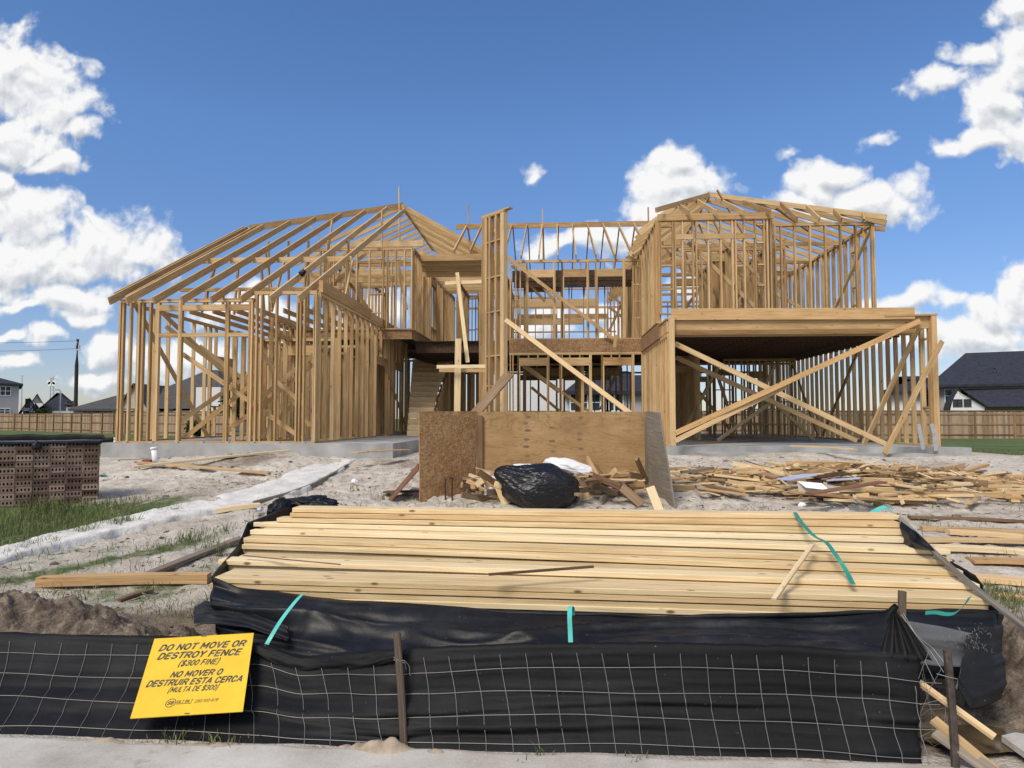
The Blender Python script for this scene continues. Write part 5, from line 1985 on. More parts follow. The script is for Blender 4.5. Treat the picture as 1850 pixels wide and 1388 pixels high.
ribbon('packing_strap', 'teal strap slanting down over the black wrap at the left', [at(562, 1070, 4.30), at(553, 1072, 4.26), at(540, 1080, 4.22), at(512, 1115, 4.12), at(490, 1150, 4.02), at(472, 1182, 3.97)], 0.03, (1, 0.2, 0.25))
ribbon('packing_strap', 'short upright teal strap over the black wrap at the middle of the stack', [at(1035, 1112, 4.10), at(1034, 1099, 4.08), at(1030, 1097, 4.03), at(1029, 1115, 3.98), at(1030, 1140, 3.95), at(1031, 1166, 3.91)], 0.026, (1, 0.1, 0))
z_ = lambda i, e=.006: ROWS[i][2] + e
ribbon('packing_strap', 'dark teal strap snaking across the top boards at the right', [atz(1436, 926, z_(8)), atz(1448, 944, z_(7, .02)), atz(1470, 968, z_(6)), atz(1492, 980, z_(5, .012)), atz(1508, 1000, z_(4, .02)), atz(1528, 1030, z_(2, .02)), atz(1541, 1056, z_(1, .012))], 0.03, (1, -.35, 0), 'teal_dark')
ribbon('packing_strap', 'curled loose end of teal strap at the front right corner of the stack', [at(1672, 1108, 3.98), at(1690, 1107, 3.95), at(1710, 1110, 3.93), at(1726, 1108, 3.91), at(1742, 1094, 3.92), at(1752, 1079, 3.93)], 0.03, lambda t: Vector((0.5 + .5 * t, .7 - .4 * t, .5)), 'teal_dark')
ribbon('packing_strap', 'teal strap over the back left corner of the stack', [at(508, 943, 5.98), at(525, 936, 6.0), at(548, 926, 6.1), at(570, 921, 6.22), at(590, 918, 6.3)], 0.03, (.3, 1, 0.2))
ribbon('packing_strap', 'teal strap end sticking up behind the right end of the stack', [at(1573, 928, 5.95), at(1585, 921, 5.96), at(1600, 917, 5.98), at(1614, 927, 5.95)], 0.05, (0.1, 1, .5))
ribbon('packing_strap', 'green strap lying by the board left of the stack', [ghit(150, 1046, .03), ghit(170, 1042, .05), ghit(230, 1043, .05), ghit(262, 1042, .03)], 0.02, (0, 1, 0.4), 'teal_dark')


# ------------------------------------------------------------------ trash bin of sheets
bin_ = empty('trash_bin', (0, 10.2, 0.6))
tag(bin_, 'three sided site trash bin of plywood and chipboard sheets', 'trash bin')


def sheet(name, pts, th, mat, label=None, spots=None):
    mb = MB()
    pts = [Vector(p) for p in pts]
    mb.slab(pts, th, uvs=[((p - pts[0]).length if i == 1 else 0, 0) for i, p in enumerate(pts)] if False else None)
    mats = M[mat]
    if spots:
        ex = (pts[1] - pts[0])
        W_ = ex.length
        ex.normalize()
        ey = (pts[3] - pts[0]).normalized()
        nr = ex.cross(ey).normalized()
        for (u, v, a, b) in spots:
            c = pts[0] + ex * u + ey * v + nr * (th / 2 + 0.0015)
            mb.poly([c + ex * (math.cos(k * math.pi / 6) * a) + ey * (math.sin(k * math.pi / 6) * b) for k in range(12)], mi=1)
        mats = [M[mat], M['brown_wood']]
    o = mb.build(name, mats, bin_)
    if label:
        o['label'] = label
    return o


bz = .58
yB = 10.6
bl = Vector((Xp(862, yB), yB, bz))
br = Vector((Xp(1168, yB), yB, bz))
zt_ = at(1000, 744, yB).z
spots = []
for (px, pys) in ((952, (754, 765, 778, 794, 807, 824)), (1000, (773, 797, 816)), (1047, (783, 794, 811, 755))):
    for py in pys:
        p = at(px + rng.uniform(-3, 3), py, yB)
        spots.append((p.x - bl.x, p.z - bz, 0.05 * rng.uniform(.7, 1.1), 0.019))
sheet('back_panel', [bl, br, Vector((br.x, yB, zt_)), Vector((bl.x, yB, zt_))], 0.016, 'plywood', 'plywood back sheet with dark repair patches', spots)
yF = 9.62
a0 = at(758, 917, yF)
a1 = Vector((bl.x - .01, yB - .05, .55))
sheet('side_panel', [a0, a1, at(862, 743.5, yB - .05), at(757, 743, yF)], 0.014, 'osb', 'chipboard left sheet with rough flakes')
mb = MB()
mb.beam(Vector((bl.x + .05, yB - .04, .56)), Vector((bl.x + .05, yB - .04, zt_ - .06)), 0.085, 0.04, (0, 1, 0))
mb.build('corner_post', M['brown_wood'], bin_)
mb = MB()
mb.beam(Vector((br.x + .0, yB - .06, .56)), Vector((br.x - .0, yB - .06, zt_ - .08)), 0.06, 0.06, (0, 1, 0))
mb.build('corner_post', M['grey_wood'], bin_)
sheet('side_panel', [at(1173, 900, yB - .03), at(1221, 924, 9.45), at(1192, 746, 9.55), at(1169, 743, yB - .05)], 0.022, 'grey_wood', 'weathered grey right sheet leaning outward')
mb = MB()
for px in (806, 818):
    p = at(px, 872, 9.75)
    mb.tube([at(px - 1, 865, 9.93), at(px - 1.5, 880, 9.90), at(px - 1, 905, 9.86)], 0.012, 6)
mb.tube([at(811, 866, 9.96), at(815, 863, 9.97), at(819, 866, 9.99)], 0.012, 6)
mb.build('nailed_loop', M['pole'], bin_)
# leaning red board outside
mb = MB()
mb.slab([at(697, 908, 10.0), at(700, 912, 9.6), at(756, 850, 9.7), at(756, 838, 10.5)], 0.02)
tag(mb.build('leaning_board', M['red_board']), 'dark red board leaning against the outside of the chipboard sheet', 'board')
mb = MB()
p = ghit(727, 890, .03)
mb.beam(p + Vector((-.28, .1, 0)), p + Vector((.25, .0, 0.02)), .2, .02)
tag(mb.build('board_offcut', M['red_board']), 'flat reddish offcut on the sand left of the trash bin', 'board')
mb = MB()
pts = [ghit(700, 902, .0), ghit(756, 895, .0), ghit(756, 914, 0), ghit(716, 914, 0)]

# garbage bag
bagc = at(972, 886, 9.55)


def garbage_bag(c, rx, ry, rz):
    ax = Vector((-.86, -.12, .50)).normalized()      # toward the tied neck
    e1 = ax.cross(Vector((0, 0, 1))).normalized()
    e2 = ax.cross(e1)
    bm = bmesh.new()
    bmesh.ops.create_icosphere(bm, subdivisions=7, radius=1)
    for v in bm.verts:
        d = v.co.normalized()
        h = d.dot(ax)
        a1, a2 = d.dot(e1), d.dot(e2)
        ph = math.atan2(a2, a1)
        near_ = max(0, h) ** 1.2
        cp, sp = math.cos(ph), math.sin(ph)
        r = 1 + 0.10 * fbm(d.x * 1.2 + 4, d.y * 1.2, d.z * 1.2, 2)
        # creases running to the neck, and slack wrinkles elsewhere
        r += 0.045 * near_ * (0.35 - abs(fbm(cp * 3.2, sp * 3.2, h * .5, 2))) * 2
        w = fbm(d.x * 2.1 + 2, d.y * 2.1, d.z * 3.0, 3)
        r += 0.06 * (0.22 - abs(w)) * (1 - .4 * near_)
        w2 = fbm(d.x * 5.0 + w, d.y * 5.0 + 3, d.z * 7.0, 3)
        r += 0.026 * (0.2 - abs(w2))
        if h > .86:
            r += 0.30 * ((h - .86) / .14) ** 1.6
        q = Vector((d.x * rx, d.y * ry, d.z * rz)) * r
        if q.x < 0:
            q.z += .04 * abs(q.x / rx)
        if q.z < -rz * .72:
            q.z = -rz * .72 + (q.z + rz * .72) * .08
            q.x *= 1.0
        v.co = q
    me = bpy.data.meshes.new('garbage_bag')
    bm.to_mesh(me)
    bm.free()
    me.polygons.foreach_set('use_smooth', [True] * len(me.polygons))
    me.materials.append(M['bag'])
    o = bpy.data.objects.new('garbage_bag', me)
    COL.objects.link(o)
    o.location = c
    tag(o, 'full black garbage bag with a twisted neck in front of the plywood sheet', 'garbage bag')


garbage_bag(at(976, 883, 9.5), .53, .40, .34)
# white sack
o = crumple('white_sack', 'crumpled white woven sack lying behind the black garbage bag', 'sack', at(1030, 845, 10.2), .38, .2, .115, 'sack', 4.4, .6, sub=5)
o.rotation_euler = (0, R(14), 0)
o = crumple('white_sack', 'bit of white sack showing above the left side of the garbage bag', 'sack', at(945, 846, 10.3), .2, .12, .07, 'sack', 9.4, 1.0, sub=4)
o = crumple('white_sack', 'pale clear plastic bag squeezed left of the garbage bag', 'sack', at(893, 878, 10.1), .14, .14, .16, 'sack', 12.4, 1.2, sub=4)


def piece(p, yaw, tilt, L, w, h, name, label, group, mat='scrap', cat='offcut', roll=0.0):
    mb = MB()
    d = Vector((math.cos(yaw) * math.cos(tilt), math.sin(yaw) * math.cos(tilt), math.sin(tilt)))
    up = Vector((0, 0, 1))
    if roll:
        up = Matrix.Rotation(roll, 3, d) @ up
    a, b = Vector(p) - d * L / 2, Vector(p) + d * L / 2
    mb.beam(a, b, w, h, up)
    o = mb.build(name, M[mat])
    tag(o, label, cat, group)
    return o


# scrap in the bin
for k in range(88):
    px = rng.uniform(845, 1165)
    Y = rng.uniform(9.45, 10.4)
    top_ = 0.02 + rng.random() * (0.36 if px > 1045 else 0.30)
    x = Xp(px, Y)
    L = rng.choice((.12, .2, .25, .35, .5, .7))
    yaw = rng.gauss(0, .6) if k % 2 else rng.uniform(-1.5, 1.5)
    x = min(max(x, Xp(850, Y) + L / 2 * abs(math.cos(yaw)) - .1), 1.42 - L / 2 * abs(math.cos(yaw)) + .1)
    flat_ = rng.random() < .6
    if flat_:
        lab = 'flat dusty pine offcut thrown in the trash bin'
    else:
        lab = 'pine block standing on edge among the trash bin scrap'
    piece((x, Y, base_z(x, Y) + top_), yaw, rng.gauss(0, .3), L, rng.choice((.09, .06, .14)) if flat_ else .036, rng.choice((.034, .018, .012)) if flat_ else .08, 'scrap_offcut', lab, 'flat offcuts in the trash bin' if flat_ else 'edgewise offcuts in the trash bin', rng.choice(('scrap', 'brown_wood', 'brown_wood', 'pine', 'grey_wood')))
for k, (a, b, Y) in enumerate((((1045, 862), (1150, 853), 9.9), ((1050, 868), (1160, 860), 10.0), ((1060, 872), (1165, 868), 9.8), ((1040, 857), (1110, 860), 10.1), ((1100, 866), (1150, 867), 9.7))):
    mb = MB()
    mb.beam(at(a[0], a[1], Y), at(b[0], b[1], Y), .1, .012)
    tag(mb.build('thin_strip', M['brown_wood' if k % 2 else 'scrap']), 'thin wood strip laid across the scrap right of the garbage bag', 'strip', 'thin strips across the bin scrap')
for k, (a, b, Y, lab, mat, w) in enumerate((((1174, 880), (1192, 926), 9.5, 'short pale board leaning upright against the grey side sheet', 'scrap', .12), ((1122, 880), (1160, 912), 9.6, 'brown board tilted down among the bin scrap at the right', 'brown_wood', .12),
                                  ((900, 876), (915, 912), 9.6, 'upright brown board just left of the garbage bag', 'pine', .12))):
    mb = MB()
    mb.beam(at(a[0], a[1], Y), at(b[0], b[1], Y - .1), w, .04, (0, -1, .3))
    tag(mb.build('scrap_board', M[mat]), lab, 'board')

# ------------------------------------------------------------------ scrap heap by the garage
def heap_h(x, y):
    d = ((x - 4.6) / 2.6) ** 2 + ((y - 10.9) / 1.25) ** 2
    return 0.28 * math.exp(-d * 1.2)


GR = {'long': ('long pale plank lying across the scrap heap before the garage', 'long planks on the scrap heap'),
      'mid': ('pale pine offcut lying flat in the scrap heap before the garage', 'pine offcuts in the scrap heap'),
      'short': ('short pine block in the scrap heap before the garage', 'short blocks in the scrap heap'),
      'brown': ('darker brown offcut in the scrap heap before the garage', 'brown offcuts in the scrap heap')}
for k in range(200):
    for _ in range(50):
        x, y = rng.gauss(4.7, 1.7), rng.gauss(10.9, .8)
        if 1.85 < x < 8.8 and 9.4 < y < 13.0 and ((x - 5) / 3.6) ** 2 + ((y - 11) / 1.6) ** 2 < 1:
            break
    kd = rng.choices(('long', 'mid', 'short', 'brown'), (4, 9, 5, 3))[0]
    L = {'long': rng.uniform(1.1, 1.9), 'mid': rng.uniform(.45, 1.0), 'short': rng.uniform(.15, .4), 'brown': rng.uniform(.3, .9)}[kd]
    yaw = rng.gauss(-.15, .5) if rng.random() < .75 else rng.uniform(-1.57, 1.57)
    z = base_z(x, y) + 0.03 + heap_h(x, y) * rng.uniform(.25, 1.05)
    fl_ = rng.random() < .7
    lab, gr_ = GR[kd]
    th_ = rng.choice((.018, .034, .034, .034, .012))
    wd_ = rng.choice((.06, .085, .085, .11, .04))
    yaw += 0
    piece((x, y, z), yaw, rng.gauss(0, .08), L, wd_ if fl_ else .036, th_ if fl_ else .075, 'scrap_offcut', lab, gr_, 'brown_wood' if kd == 'brown' else rng.choice(('scrap', 'scrap', 'pine')), roll=rng.gauss(0, .18))
mb = MB()
for k in range(420):
    x, y = rng.gauss(4.8, 1.6), rng.gauss(10.95, .75)
    if not (1.9 < x < 8.8 and ((x - 5) / 3.7) ** 2 + ((y - 11) / 1.6) ** 2 < 1):
        continue
    yaw, ti = rng.uniform(-1.57, 1.57), rng.gauss(0, .2)
    L = rng.uniform(.08, .5)
    z = base_z(x, y) + .04 + heap_h(x, y) * rng.uniform(.3, 1.15)
    d_ = Vector((math.cos(yaw) * math.cos(ti), math.sin(yaw) * math.cos(ti), math.sin(ti))) * L / 2
    mb.beam(Vector((x, y, z)) - d_, Vector((x, y, z)) + d_, rng.choice((.015, .03, .05)), rng.choice((.008, .012, .02)), (rng.gauss(0, .4), rng.gauss(0, .4), 1), mi=rng.choice((0, 0, 0, 1)))
tag(mb.build('wood_slivers', [M['scrap'], M['brown_wood']]), 'splinters and thin slivers of wood mixed through the scrap heap', kind='stuff')
for (px, py, lab) in ((1449, 913, 'crumpled white paper ball on the sand in front of the scrap heap'), (1345, 862, 'small white wrapper at the back left of the scrap heap'), (1680, 878, 'small white wrapper in the right half of the scrap heap'), (1310, 806, 'tiny pale wrapper on the garage slab edge'), (640, 870, 'small white scrap on the sand left of the trash bin')):
    crumple('paper_scrap', lab, 'litter', ghit(px, py, .05), .05, .04, .035, 'white', px * .13, 1.6, sub=3)
for (px, py, L, yaw, lab, mat, w, h) in ((1440, 872, .5, .35, 'pale blue printed sheet half buried left in the scrap heap', 'blue_wrap', .24, .012), (1525, 876, .42, -.5, 'pale blue printed sheet near the middle of the scrap heap', 'blue_wrap', .24, .012),
                                       (1500, 868, .5, .2, 'dark chipboard piece in the middle of the scrap heap', 'osb_dark', .3, .015), (1530, 893, 1.1, .25, 'dark reddish board at the front of the scrap heap', 'red_board', .16, .02),
                                       (1562, 795, .5, 1.1, 'pale offcut sticking up at the back of the scrap heap', 'scrap', .09, .04), (1260, 858, .5, 0.1, 'greenish offcut at the left tip of the scrap heap', 'grey_wood', .1, .04)):
    p = ghit(px, py + 12, .12)
    p.z += .17
    piece(p, yaw, .12, L, w, h, 'scrap_sheet', lab, None, mat, 'sheet')
# opened cardboard carton
p = ghit(1478, 892, .1)
c_ = empty('cardboard_carton', (p.x, p.y, p.z))
tag(c_, 'open crushed white carton at the front of the scrap heap', 'carton')
mb = MB()
mb.slab([p + Vector((-.26, 0, 0)), p + Vector((.0, -.08, 0)), p + Vector((.02, -.08, .15)), p + Vector((-.28, 0, .17))], .006)
mb.slab([p + Vector((.0, -.08, 0)), p + Vector((.30, .02, 0)), p + Vector((.27, .05, .10)), p + Vector((.02, -.08, .15))], .006)
mb.build('side', M['card'], c_)
mb = MB()
mb.slab([p + Vector((-.28, 0, .17)), p + Vector((.02, -.08, .15)), p + Vector((.10, -.16, .06)), p + Vector((-.2, -.10, .09))], .006)
mb.build('flap', M['white'], c_)

# ------------------------------------------------------------------ loose boards on the ground
LOOSE = [
    ((240, 853), (523, 830), .12, .04, 'scrap', 'long pale plank lying crosswise on the sand before the left wing'),
    ((250, 846), (487, 855), .10, .04, 'scrap', 'second pale plank under the crossed one before the left wing'),
    ((388, 920), (470, 912), .12, .06, 'scrap', 'short pale board on the sand beside the pale path'),
    ((265, 1038), (460, 958), .10, .04, 'grey_wood', 'grey weathered plank slanting toward the left end of the stack'),
    ((70, 1053), (378, 1044), .11, .085, 'scrap', 'thick splintered board lying left of the lumber stack'),
    ((215, 1076), (275, 1060), .05, .02, 'brown_wood', 'thin splinter on the ground below the splintered board'),
    ((1642, 932), (1870, 938), .10, .03, 'brown_wood', 'long brown plank farthest back on the sand right of the stack'),
    ((1664, 949), (1870, 960), .12, .05, 'scrap', 'pale plank right of the stack nearest the long brown one'),
    ((1712, 962), (1870, 967), .12, .05, 'scrap', 'short ended pale plank second behind the stack at the right edge'),
    ((1665, 975), (1870, 978), .12, .04, 'scrap', 'tan plank in the middle of the loose planks right of the stack'),
    ((1675, 988), (1870, 992), .14, .05, 'scrap', 'pale plank in front of the tan one right of the stack'),
    ((1752, 1005), (1900, 1013), .22, .03, 'pine', 'wide pinkish board with a cracked end at the right edge'),
    ((1722, 1032), (1900, 1046), .18, .05, 'scrap', 'nearest wide pale plank beside the right end of the stack'),
    ((1800, 1068), (1900, 1078), .12, .04, 'scrap', 'pale plank half sunk in the weeds at the right edge'),
    ((1205, 848), (1290, 845), .09, .04, 'brown_wood', 'brown plank on the sand between the bin and the scrap heap'),
    ((1240, 802), (1420, 794), .1, .03, 'brown_wood', 'brown plank lying on the garage floor edge at left'),
    ((1430, 806), (1545, 812), .1, .03, 'scrap', 'pale plank lying on the garage slab edge'),
    ((640, 818), (735, 813), .2, .02, 'scrap', 'flat pale board on the slab edge right of the left wing'),
    ((1750, 860), (1835, 905), .1, .04, 'scrap', 'pale plank at the right end of the scrap heap pointing at the viewer'),
    ((1555, 918), (1620, 930), .05, .02, 'brown_wood', 'thin brown stick on the sand behind the stack'),
]
for (a, b, w, h, mat, lab) in LOOSE:
    lift = .035
    if 'garage' in lab:
        p, q = atz(a[0], a[1], GS + .02), atz(b[0], b[1], GS + .02)
    elif 'slab edge right' in lab:
        p, q = atz(a[0], a[1], SL - .1), atz(b[0], b[1], SL - .1)
    else:
        p, q = ghit(a[0], a[1], lift), ghit(b[0], b[1], lift)
        p.z, q.z = gz(p.x, p.y) + h / 2, gz(q.x, q.y) + h / 2
        up_ = max(gz(p.lerp(q, t_).x, p.lerp(q, t_).y) - p.lerp(q, t_).z for t_ in (.1, .25, .4, .5, .6, .75, .9)) + h * .35
        if up_ > 0:
            p.z += up_
            q.z += up_
    mb = MB()
    mb.beam(p, q, w, h, (0, 0, 1), ch=.003, segs=5, bow=(0, .01))
    tag(mb.build('loose_plank', M[mat]), lab, 'plank', 'loose planks on the lot')
# planks in the mud at the bottom right
for (a, b, ya, yb, w, mat, lab) in (((1660, 1233), (1797, 1332), 3.62, 3.40, .032, 'scrap', 'upper pale slat slanting into the mud behind the rusty fence stake'),
                                    ((1686, 1300), (1830, 1420), 3.48, 3.22, .05, 'scrap', 'middle slat slanting behind the rusty fence stake'),
                                    ((1690, 1322), (1800, 1400), 3.44, 3.25, .07, 'grey_wood', 'lowest grey slat behind the rusty fence stake')):
    mb = MB()
    mb.beam(at(a[0], a[1], ya), at(b[0], b[1], yb), w, .018, (0, -.4, 1))
    tag(mb.build('mud_slat', M[mat]), lab, 'slat', 'slats in the mud')
# puddle and pale slab lump at the corner
mb = MB()
pts = []
for k in range(28):
    a = 2 * math.pi * k / 28
    rr = 1 + .22 * fbm(math.cos(a) * 1.5, math.sin(a) * 1.5, 4)
    c = atz(1770, 1335, ZW + .03)
    pts.append(c + Vector((math.cos(a) * .30 * rr, math.sin(a) * .16 * rr, 0)))
mb.poly(pts)
o = mb.build('puddle', M['wet_soil'])
tag(o, kind='structure')
c = atz(1872, 1352, ZW + .05)
mb = MB()
mb.slab([c + Vector((-.10, -.16, 0)), c + Vector((.3, -.2, 0)), c + Vector((.3, .12, 0)), c + Vector((.06, .10, 0)), c + Vector((-.01, .13, 0)), c + Vector((-.10, .09, 0))], .03)
tag(mb.build('pale_slab', M['walk']), 'broken pale concrete slab in the mud at the bottom right corner', 'slab')

# white pipe standing by the slab
pp = empty('drain_pipe', ghit(281, 838))
tag(pp, 'white plastic pipe stub standing by the slab of the left wing', 'pipe')
a, b = at(282, 842, 12.6), at(278, 808, 12.6)
mb = MB()
mb.tube([a, a.lerp(b, .9)], .055, 14)
mb.build('stub', M['white'], pp, smooth=True)
mb = MB()
mb.tube([a.lerp(b, .88), b], .066, 14)
mb.build('cap', M['white'], pp, smooth=True)
mb = MB()
p = ghit(268, 842)
mb.box(p + Vector((-.1, -.05, 0)), p + Vector((.06, .1, .12)))
tag(mb.build('clay_block', M['red_board']), 'reddish block on the sand beside the white pipe', 'block')


# ------------------------------------------------------------------ cube of bricks under black sheet
def bricks():
    YB = 9.6
    z_t = at(100, 797, YB).z
    x_r = Xp(181, YB)
    bw, bh, bd = 0.198, 0.088, 0.06
    bm = bmesh.new()
    mbk = MB()
    # face with three core holes, each pressed in
    hw, hh = 0.021, 0.034
    xs = [-bw / 2 + .0014]
    for k in range(4):
        cxk = (k - 1.5) * 0.043
        xs += [cxk - hw / 2, cxk + hw / 2]
    xs.append(bw / 2 - .0014)
    zs = [0.0014, bh / 2 - hh / 2, bh / 2 + hh / 2, bh - .0014]
    for i in range(len(xs) - 1):
        for j in range(3):
            hole = (i % 2 == 1) and j == 1
            q = [(xs[i], 0, zs[j]), (xs[i + 1], 0, zs[j]), (xs[i + 1], 0, zs[j + 1]), (xs[i], 0, zs[j + 1])]
            if not hole:
                mbk.poly(q)
            else:
                back = [(p[0], 0.05, p[2]) for p in q]
                mbk.poly(back, mi=1)
                for a in range(4):
                    c = (a + 1) % 4
                    mbk.poly([q[a], q[c], back[c], back[a]], mi=1)
    x0, x1, z0, z1 = xs[0], xs[-1], zs[0], zs[-1]
    mbk.poly([(x0, bd, z0), (x0, bd, z1), (x1, bd, z1), (x1, bd, z0)])
    mbk.poly([(x0, 0, z0), (x0, 0, z1), (x0, bd, z1), (x0, bd, z0)])
    mbk.poly([(x1, 0, z0), (x1, bd, z0), (x1, bd, z1), (x1, 0, z1)])
    mbk.poly([(x0, 0, z1), (x1, 0, z1), (x1, bd, z1), (x0, bd, z1)])
    mbk.poly([(x0, 0, z0), (x0, bd, z0), (x1, bd, z0), (x1, 0, z0)])
    src = mbk.build('brick', [M['brick'], M['brickhole']], None, (0, 0, 0))
    tag(src, 'brown cored brick on the front of the strapped brick cube', 'brick', 'bricks on the front of the brick cube')
    first = True
    nrow = 11
    z_b = z_t - nrow * bh
    for r_ in range(nrow):
        for c_ in range(10):
            o = src if first else src.copy()
            if not first:
                COL.objects.link(o)
            first = False
            o.location = (x_r - bw / 2 - c_ * bw + rng.uniform(-.001, .001), YB + rng.uniform(-.006, .012), z_b + r_ * bh)
            if c_ == 0:
                o['label'] = 'brown cored brick on the front right corner of the brick cube'
                o['group'] = 'corner bricks of the brick cube'
    for r_ in range(nrow):
        for d_ in range(1, 9):
            o = src.copy()
            COL.objects.link(o)
            o.location = (x_r - bw / 2 + rng.uniform(-.004, .004), YB + d_ * (bd + .002), z_b + r_ * bh)
            o['label'] = 'brown brick on the right hand side of the brick cube'
            o['group'] = 'bricks on the side of the brick cube'
    th = math.atan((1000 - 181) / F)
    piv = Vector((x_r, YB, 0))
    for o in [o for o in bpy.data.objects if o.name.startswith('brick')]:
        d = o.location - piv
        o.location = piv + Matrix.Rotation(th, 3, 'Z') @ d
        o.rotation_euler.z = th
    made = len(COL.objects)
    # black sheet over the top
    P = []
    nx = 60
    for i in range(nx + 1):
        x = x_r + .03 - (10 * bw + .06) * i / nx
        sag = 0.028 + 0.025 * fbm(x * 4.1, 1.7, 0, 4) + .008 * math.sin(x * 31)
        row = [Vector((x, YB - .022 + .008 * fbm(x * 9, 3, 0, 2), z_t - sag)), Vector((x, YB - .018, z_t - .004)), Vector((x, YB + .01, z_t + .008))]
        for k in range(1, 8):
            row.append(Vector((x, YB + k * .075, z_t + .010 + .008 * fbm(x * 3, k * .4, 2, 3))))
        row.append(Vector((x, YB + .57, z_t - .03)))
        P.append(row)
    mb = MB()
    mb.grid(P)
    o = mb.build('brick_cover', M['wrap'], smooth=True)
    o.modifiers.new('thickness', 'SOLIDIFY').thickness = .004
    tag(o, 'ragged black sheet lying over the top of the brick cube', 'sheet')
    o = crumple('sheet_tuft', 'small black knot of sheet hanging on the front of the brick cube', 'sheet', Vector((x_r - .75, YB - .05, z_t - .06)), .05, .03, .07, 'wrap', 4.4, 1.5, sub=4)
    # bands
    for px in (90, 141):
        x = x_r - (.78 if px == 90 else .4)
        mb = MB()
        mb.beam((x, YB - .024, z_b), (x, YB - .024, z_t + .01), .012, .0025, (0, 1, 0))
        tag(mb.build('steel_band', M['rust']), 'dark steel band strapped down the %s of the brick cube' % ('middle' if px == 90 else 'right part'), 'band')
    mb = MB()
    for d_ in (0.05, .3, .5):
        mb.box((x_r - 10 * bw, YB + d_ - .04, z_b - .09), (x_r, YB + d_ + .04, z_b - .003))
    tag(mb.build('timber_bearers', M['grey_wood']), 'grey bearers under the brick cube', 'pallet')
    for o in list(COL.objects)[made:]:
        d = o.location - piv
        o.location = piv + Matrix.Rotation(th, 3, 'Z') @ d
        o.rotation_euler.z = th
    return YB, z_b, x_r


YBK, ZBK, XBK = bricks()
# green twine tuft by the bricks
mb = MB()
p0 = ghit(186, 862, .05)
for k in range(60):
    q = p0 + Vector((rng.gauss(0, .05), rng.gauss(0, .05), abs(rng.gauss(0, .035))))
    mb.tube([p0 + Vector((rng.gauss(0, .03), 0, 0)), (p0 + q) / 2 + Vector((0, 0, .02)), q], .0022, 3, False)
tag(mb.build('twine_tuft', M['teal_dark']), 'tuft of green twine on the ground beside the brick cube', 'twine')
for (px, py, lab) in ((469, 921, 'small crumpled blue wrapper on the sand near the short board'), (441, 969, 'small blue scrap by the left end of the stack')):
    crumple('blue_scrap', lab, 'wrapper', ghit(px, py, .04), .035, .03, .028, 'ink_blue' if False else 'blue_wrap', px * .1, 1.6, sub=3)

o = crumple('tool_pouch', 'small black tool pouch hung on a rafter of the left wing roof', 'pouch', at(546, 494, 15.6), .07, .05, .10, 'wrap', 6.6, 1.2, sub=3)
o.rotation_euler = (0, R(50), 0)


# ------------------------------------------------------------------ grass and weeds
def blades(name, pts, mat, label=None):
    """pts: (x, y, z, height, width, lean)"""
    V, Fc, Rn = [], [], []
    for (x, y, z, h, w, ln) in pts:
        a = rng.uniform(0, 6.283)
        b = rng.uniform(0, 6.283)
        cx_, cy_ = math.cos(a) * w / 2, math.sin(a) * w / 2
        lx, ly = math.cos(b) * ln * h, math.sin(b) * ln * h
        i = len(V)
        V += [(x - cx_, y - cy_, z), (x + cx_, y + cy_, z), (x + cx_ * .7 + lx * .35, y + cy_ * .7 + ly * .35, z + h * .6), (x - cx_ * .7 + lx * .35, y - cy_ * .7 + ly * .35, z + h * .6), (x + lx, y + ly, z + h * (1 - .3 * ln))]
        Fc += [(i, i + 1, i + 2, i + 3), (i + 3, i + 2, i + 4)]
        r = rng.random()
        Rn += [r, r]
    me = bpy.data.meshes.new(name)
    me.from_pydata(V, [], Fc)
    at_ = me.attributes.new('rnd', 'FLOAT', 'FACE')
    at_.data.foreach_set('value', Rn)
    me.materials.append(M[mat])
    o = bpy.data.objects.new(name, me)
    COL.objects.link(o)
    tag(o, label, kind='stuff')
    return o


pts = []
# strips along the path, round the bricks
for k in range(60000):
    x, y = rng.uniform(-8.5, -0.5), rng.uniform(4.6, 11.5)
    gr, dt = masks(x, y)
    px_ = lerp_path(y)
    if px_ is not None and abs(x - px_ + .25) < .32:
        continue
    n_ = fbm(x * 1.6, y * 1.6, 7.0, 3)
    pr = max(0, gr + .5 * n_ - .22) ** 1.6
    if rng.random() < pr:
        h = rng.uniform(.03, .10) * (0.5 + gr) * (.95 if gr > .6 else .7)
        if rng.random() < .03:
            h *= 2.4
        pts.append((x, y, base_z(x, y) - .01 + dirt_bump(x, y), h, rng.uniform(.004, .009), rng.uniform(.2, .9)))
# clumps of weeds
for k in range(230):
    if rng.random() < .7:
        x, y = rng.uniform(-5.2, -.8), rng.uniform(5.2, 10.5)
    else:
        x, y = rng.uniform(2.2, 6.5), rng.uniform(5.5, 12)
    px_ = lerp_path(y)
    if px_ is not None and abs(x - px_ + .25) < .4:
        continue
    m_ = rng.randint(4, 22)
    s = rng.uniform(.03, .12)
    for q in range(m_):
        a, b = x + rng.gauss(0, s), y + rng.gauss(0, s)
        pts.append((a, b, base_z(a, b) - .01, rng.uniform(.03, .13), rng.uniform(.003, .008), rng.uniform(.3, 1.0)))
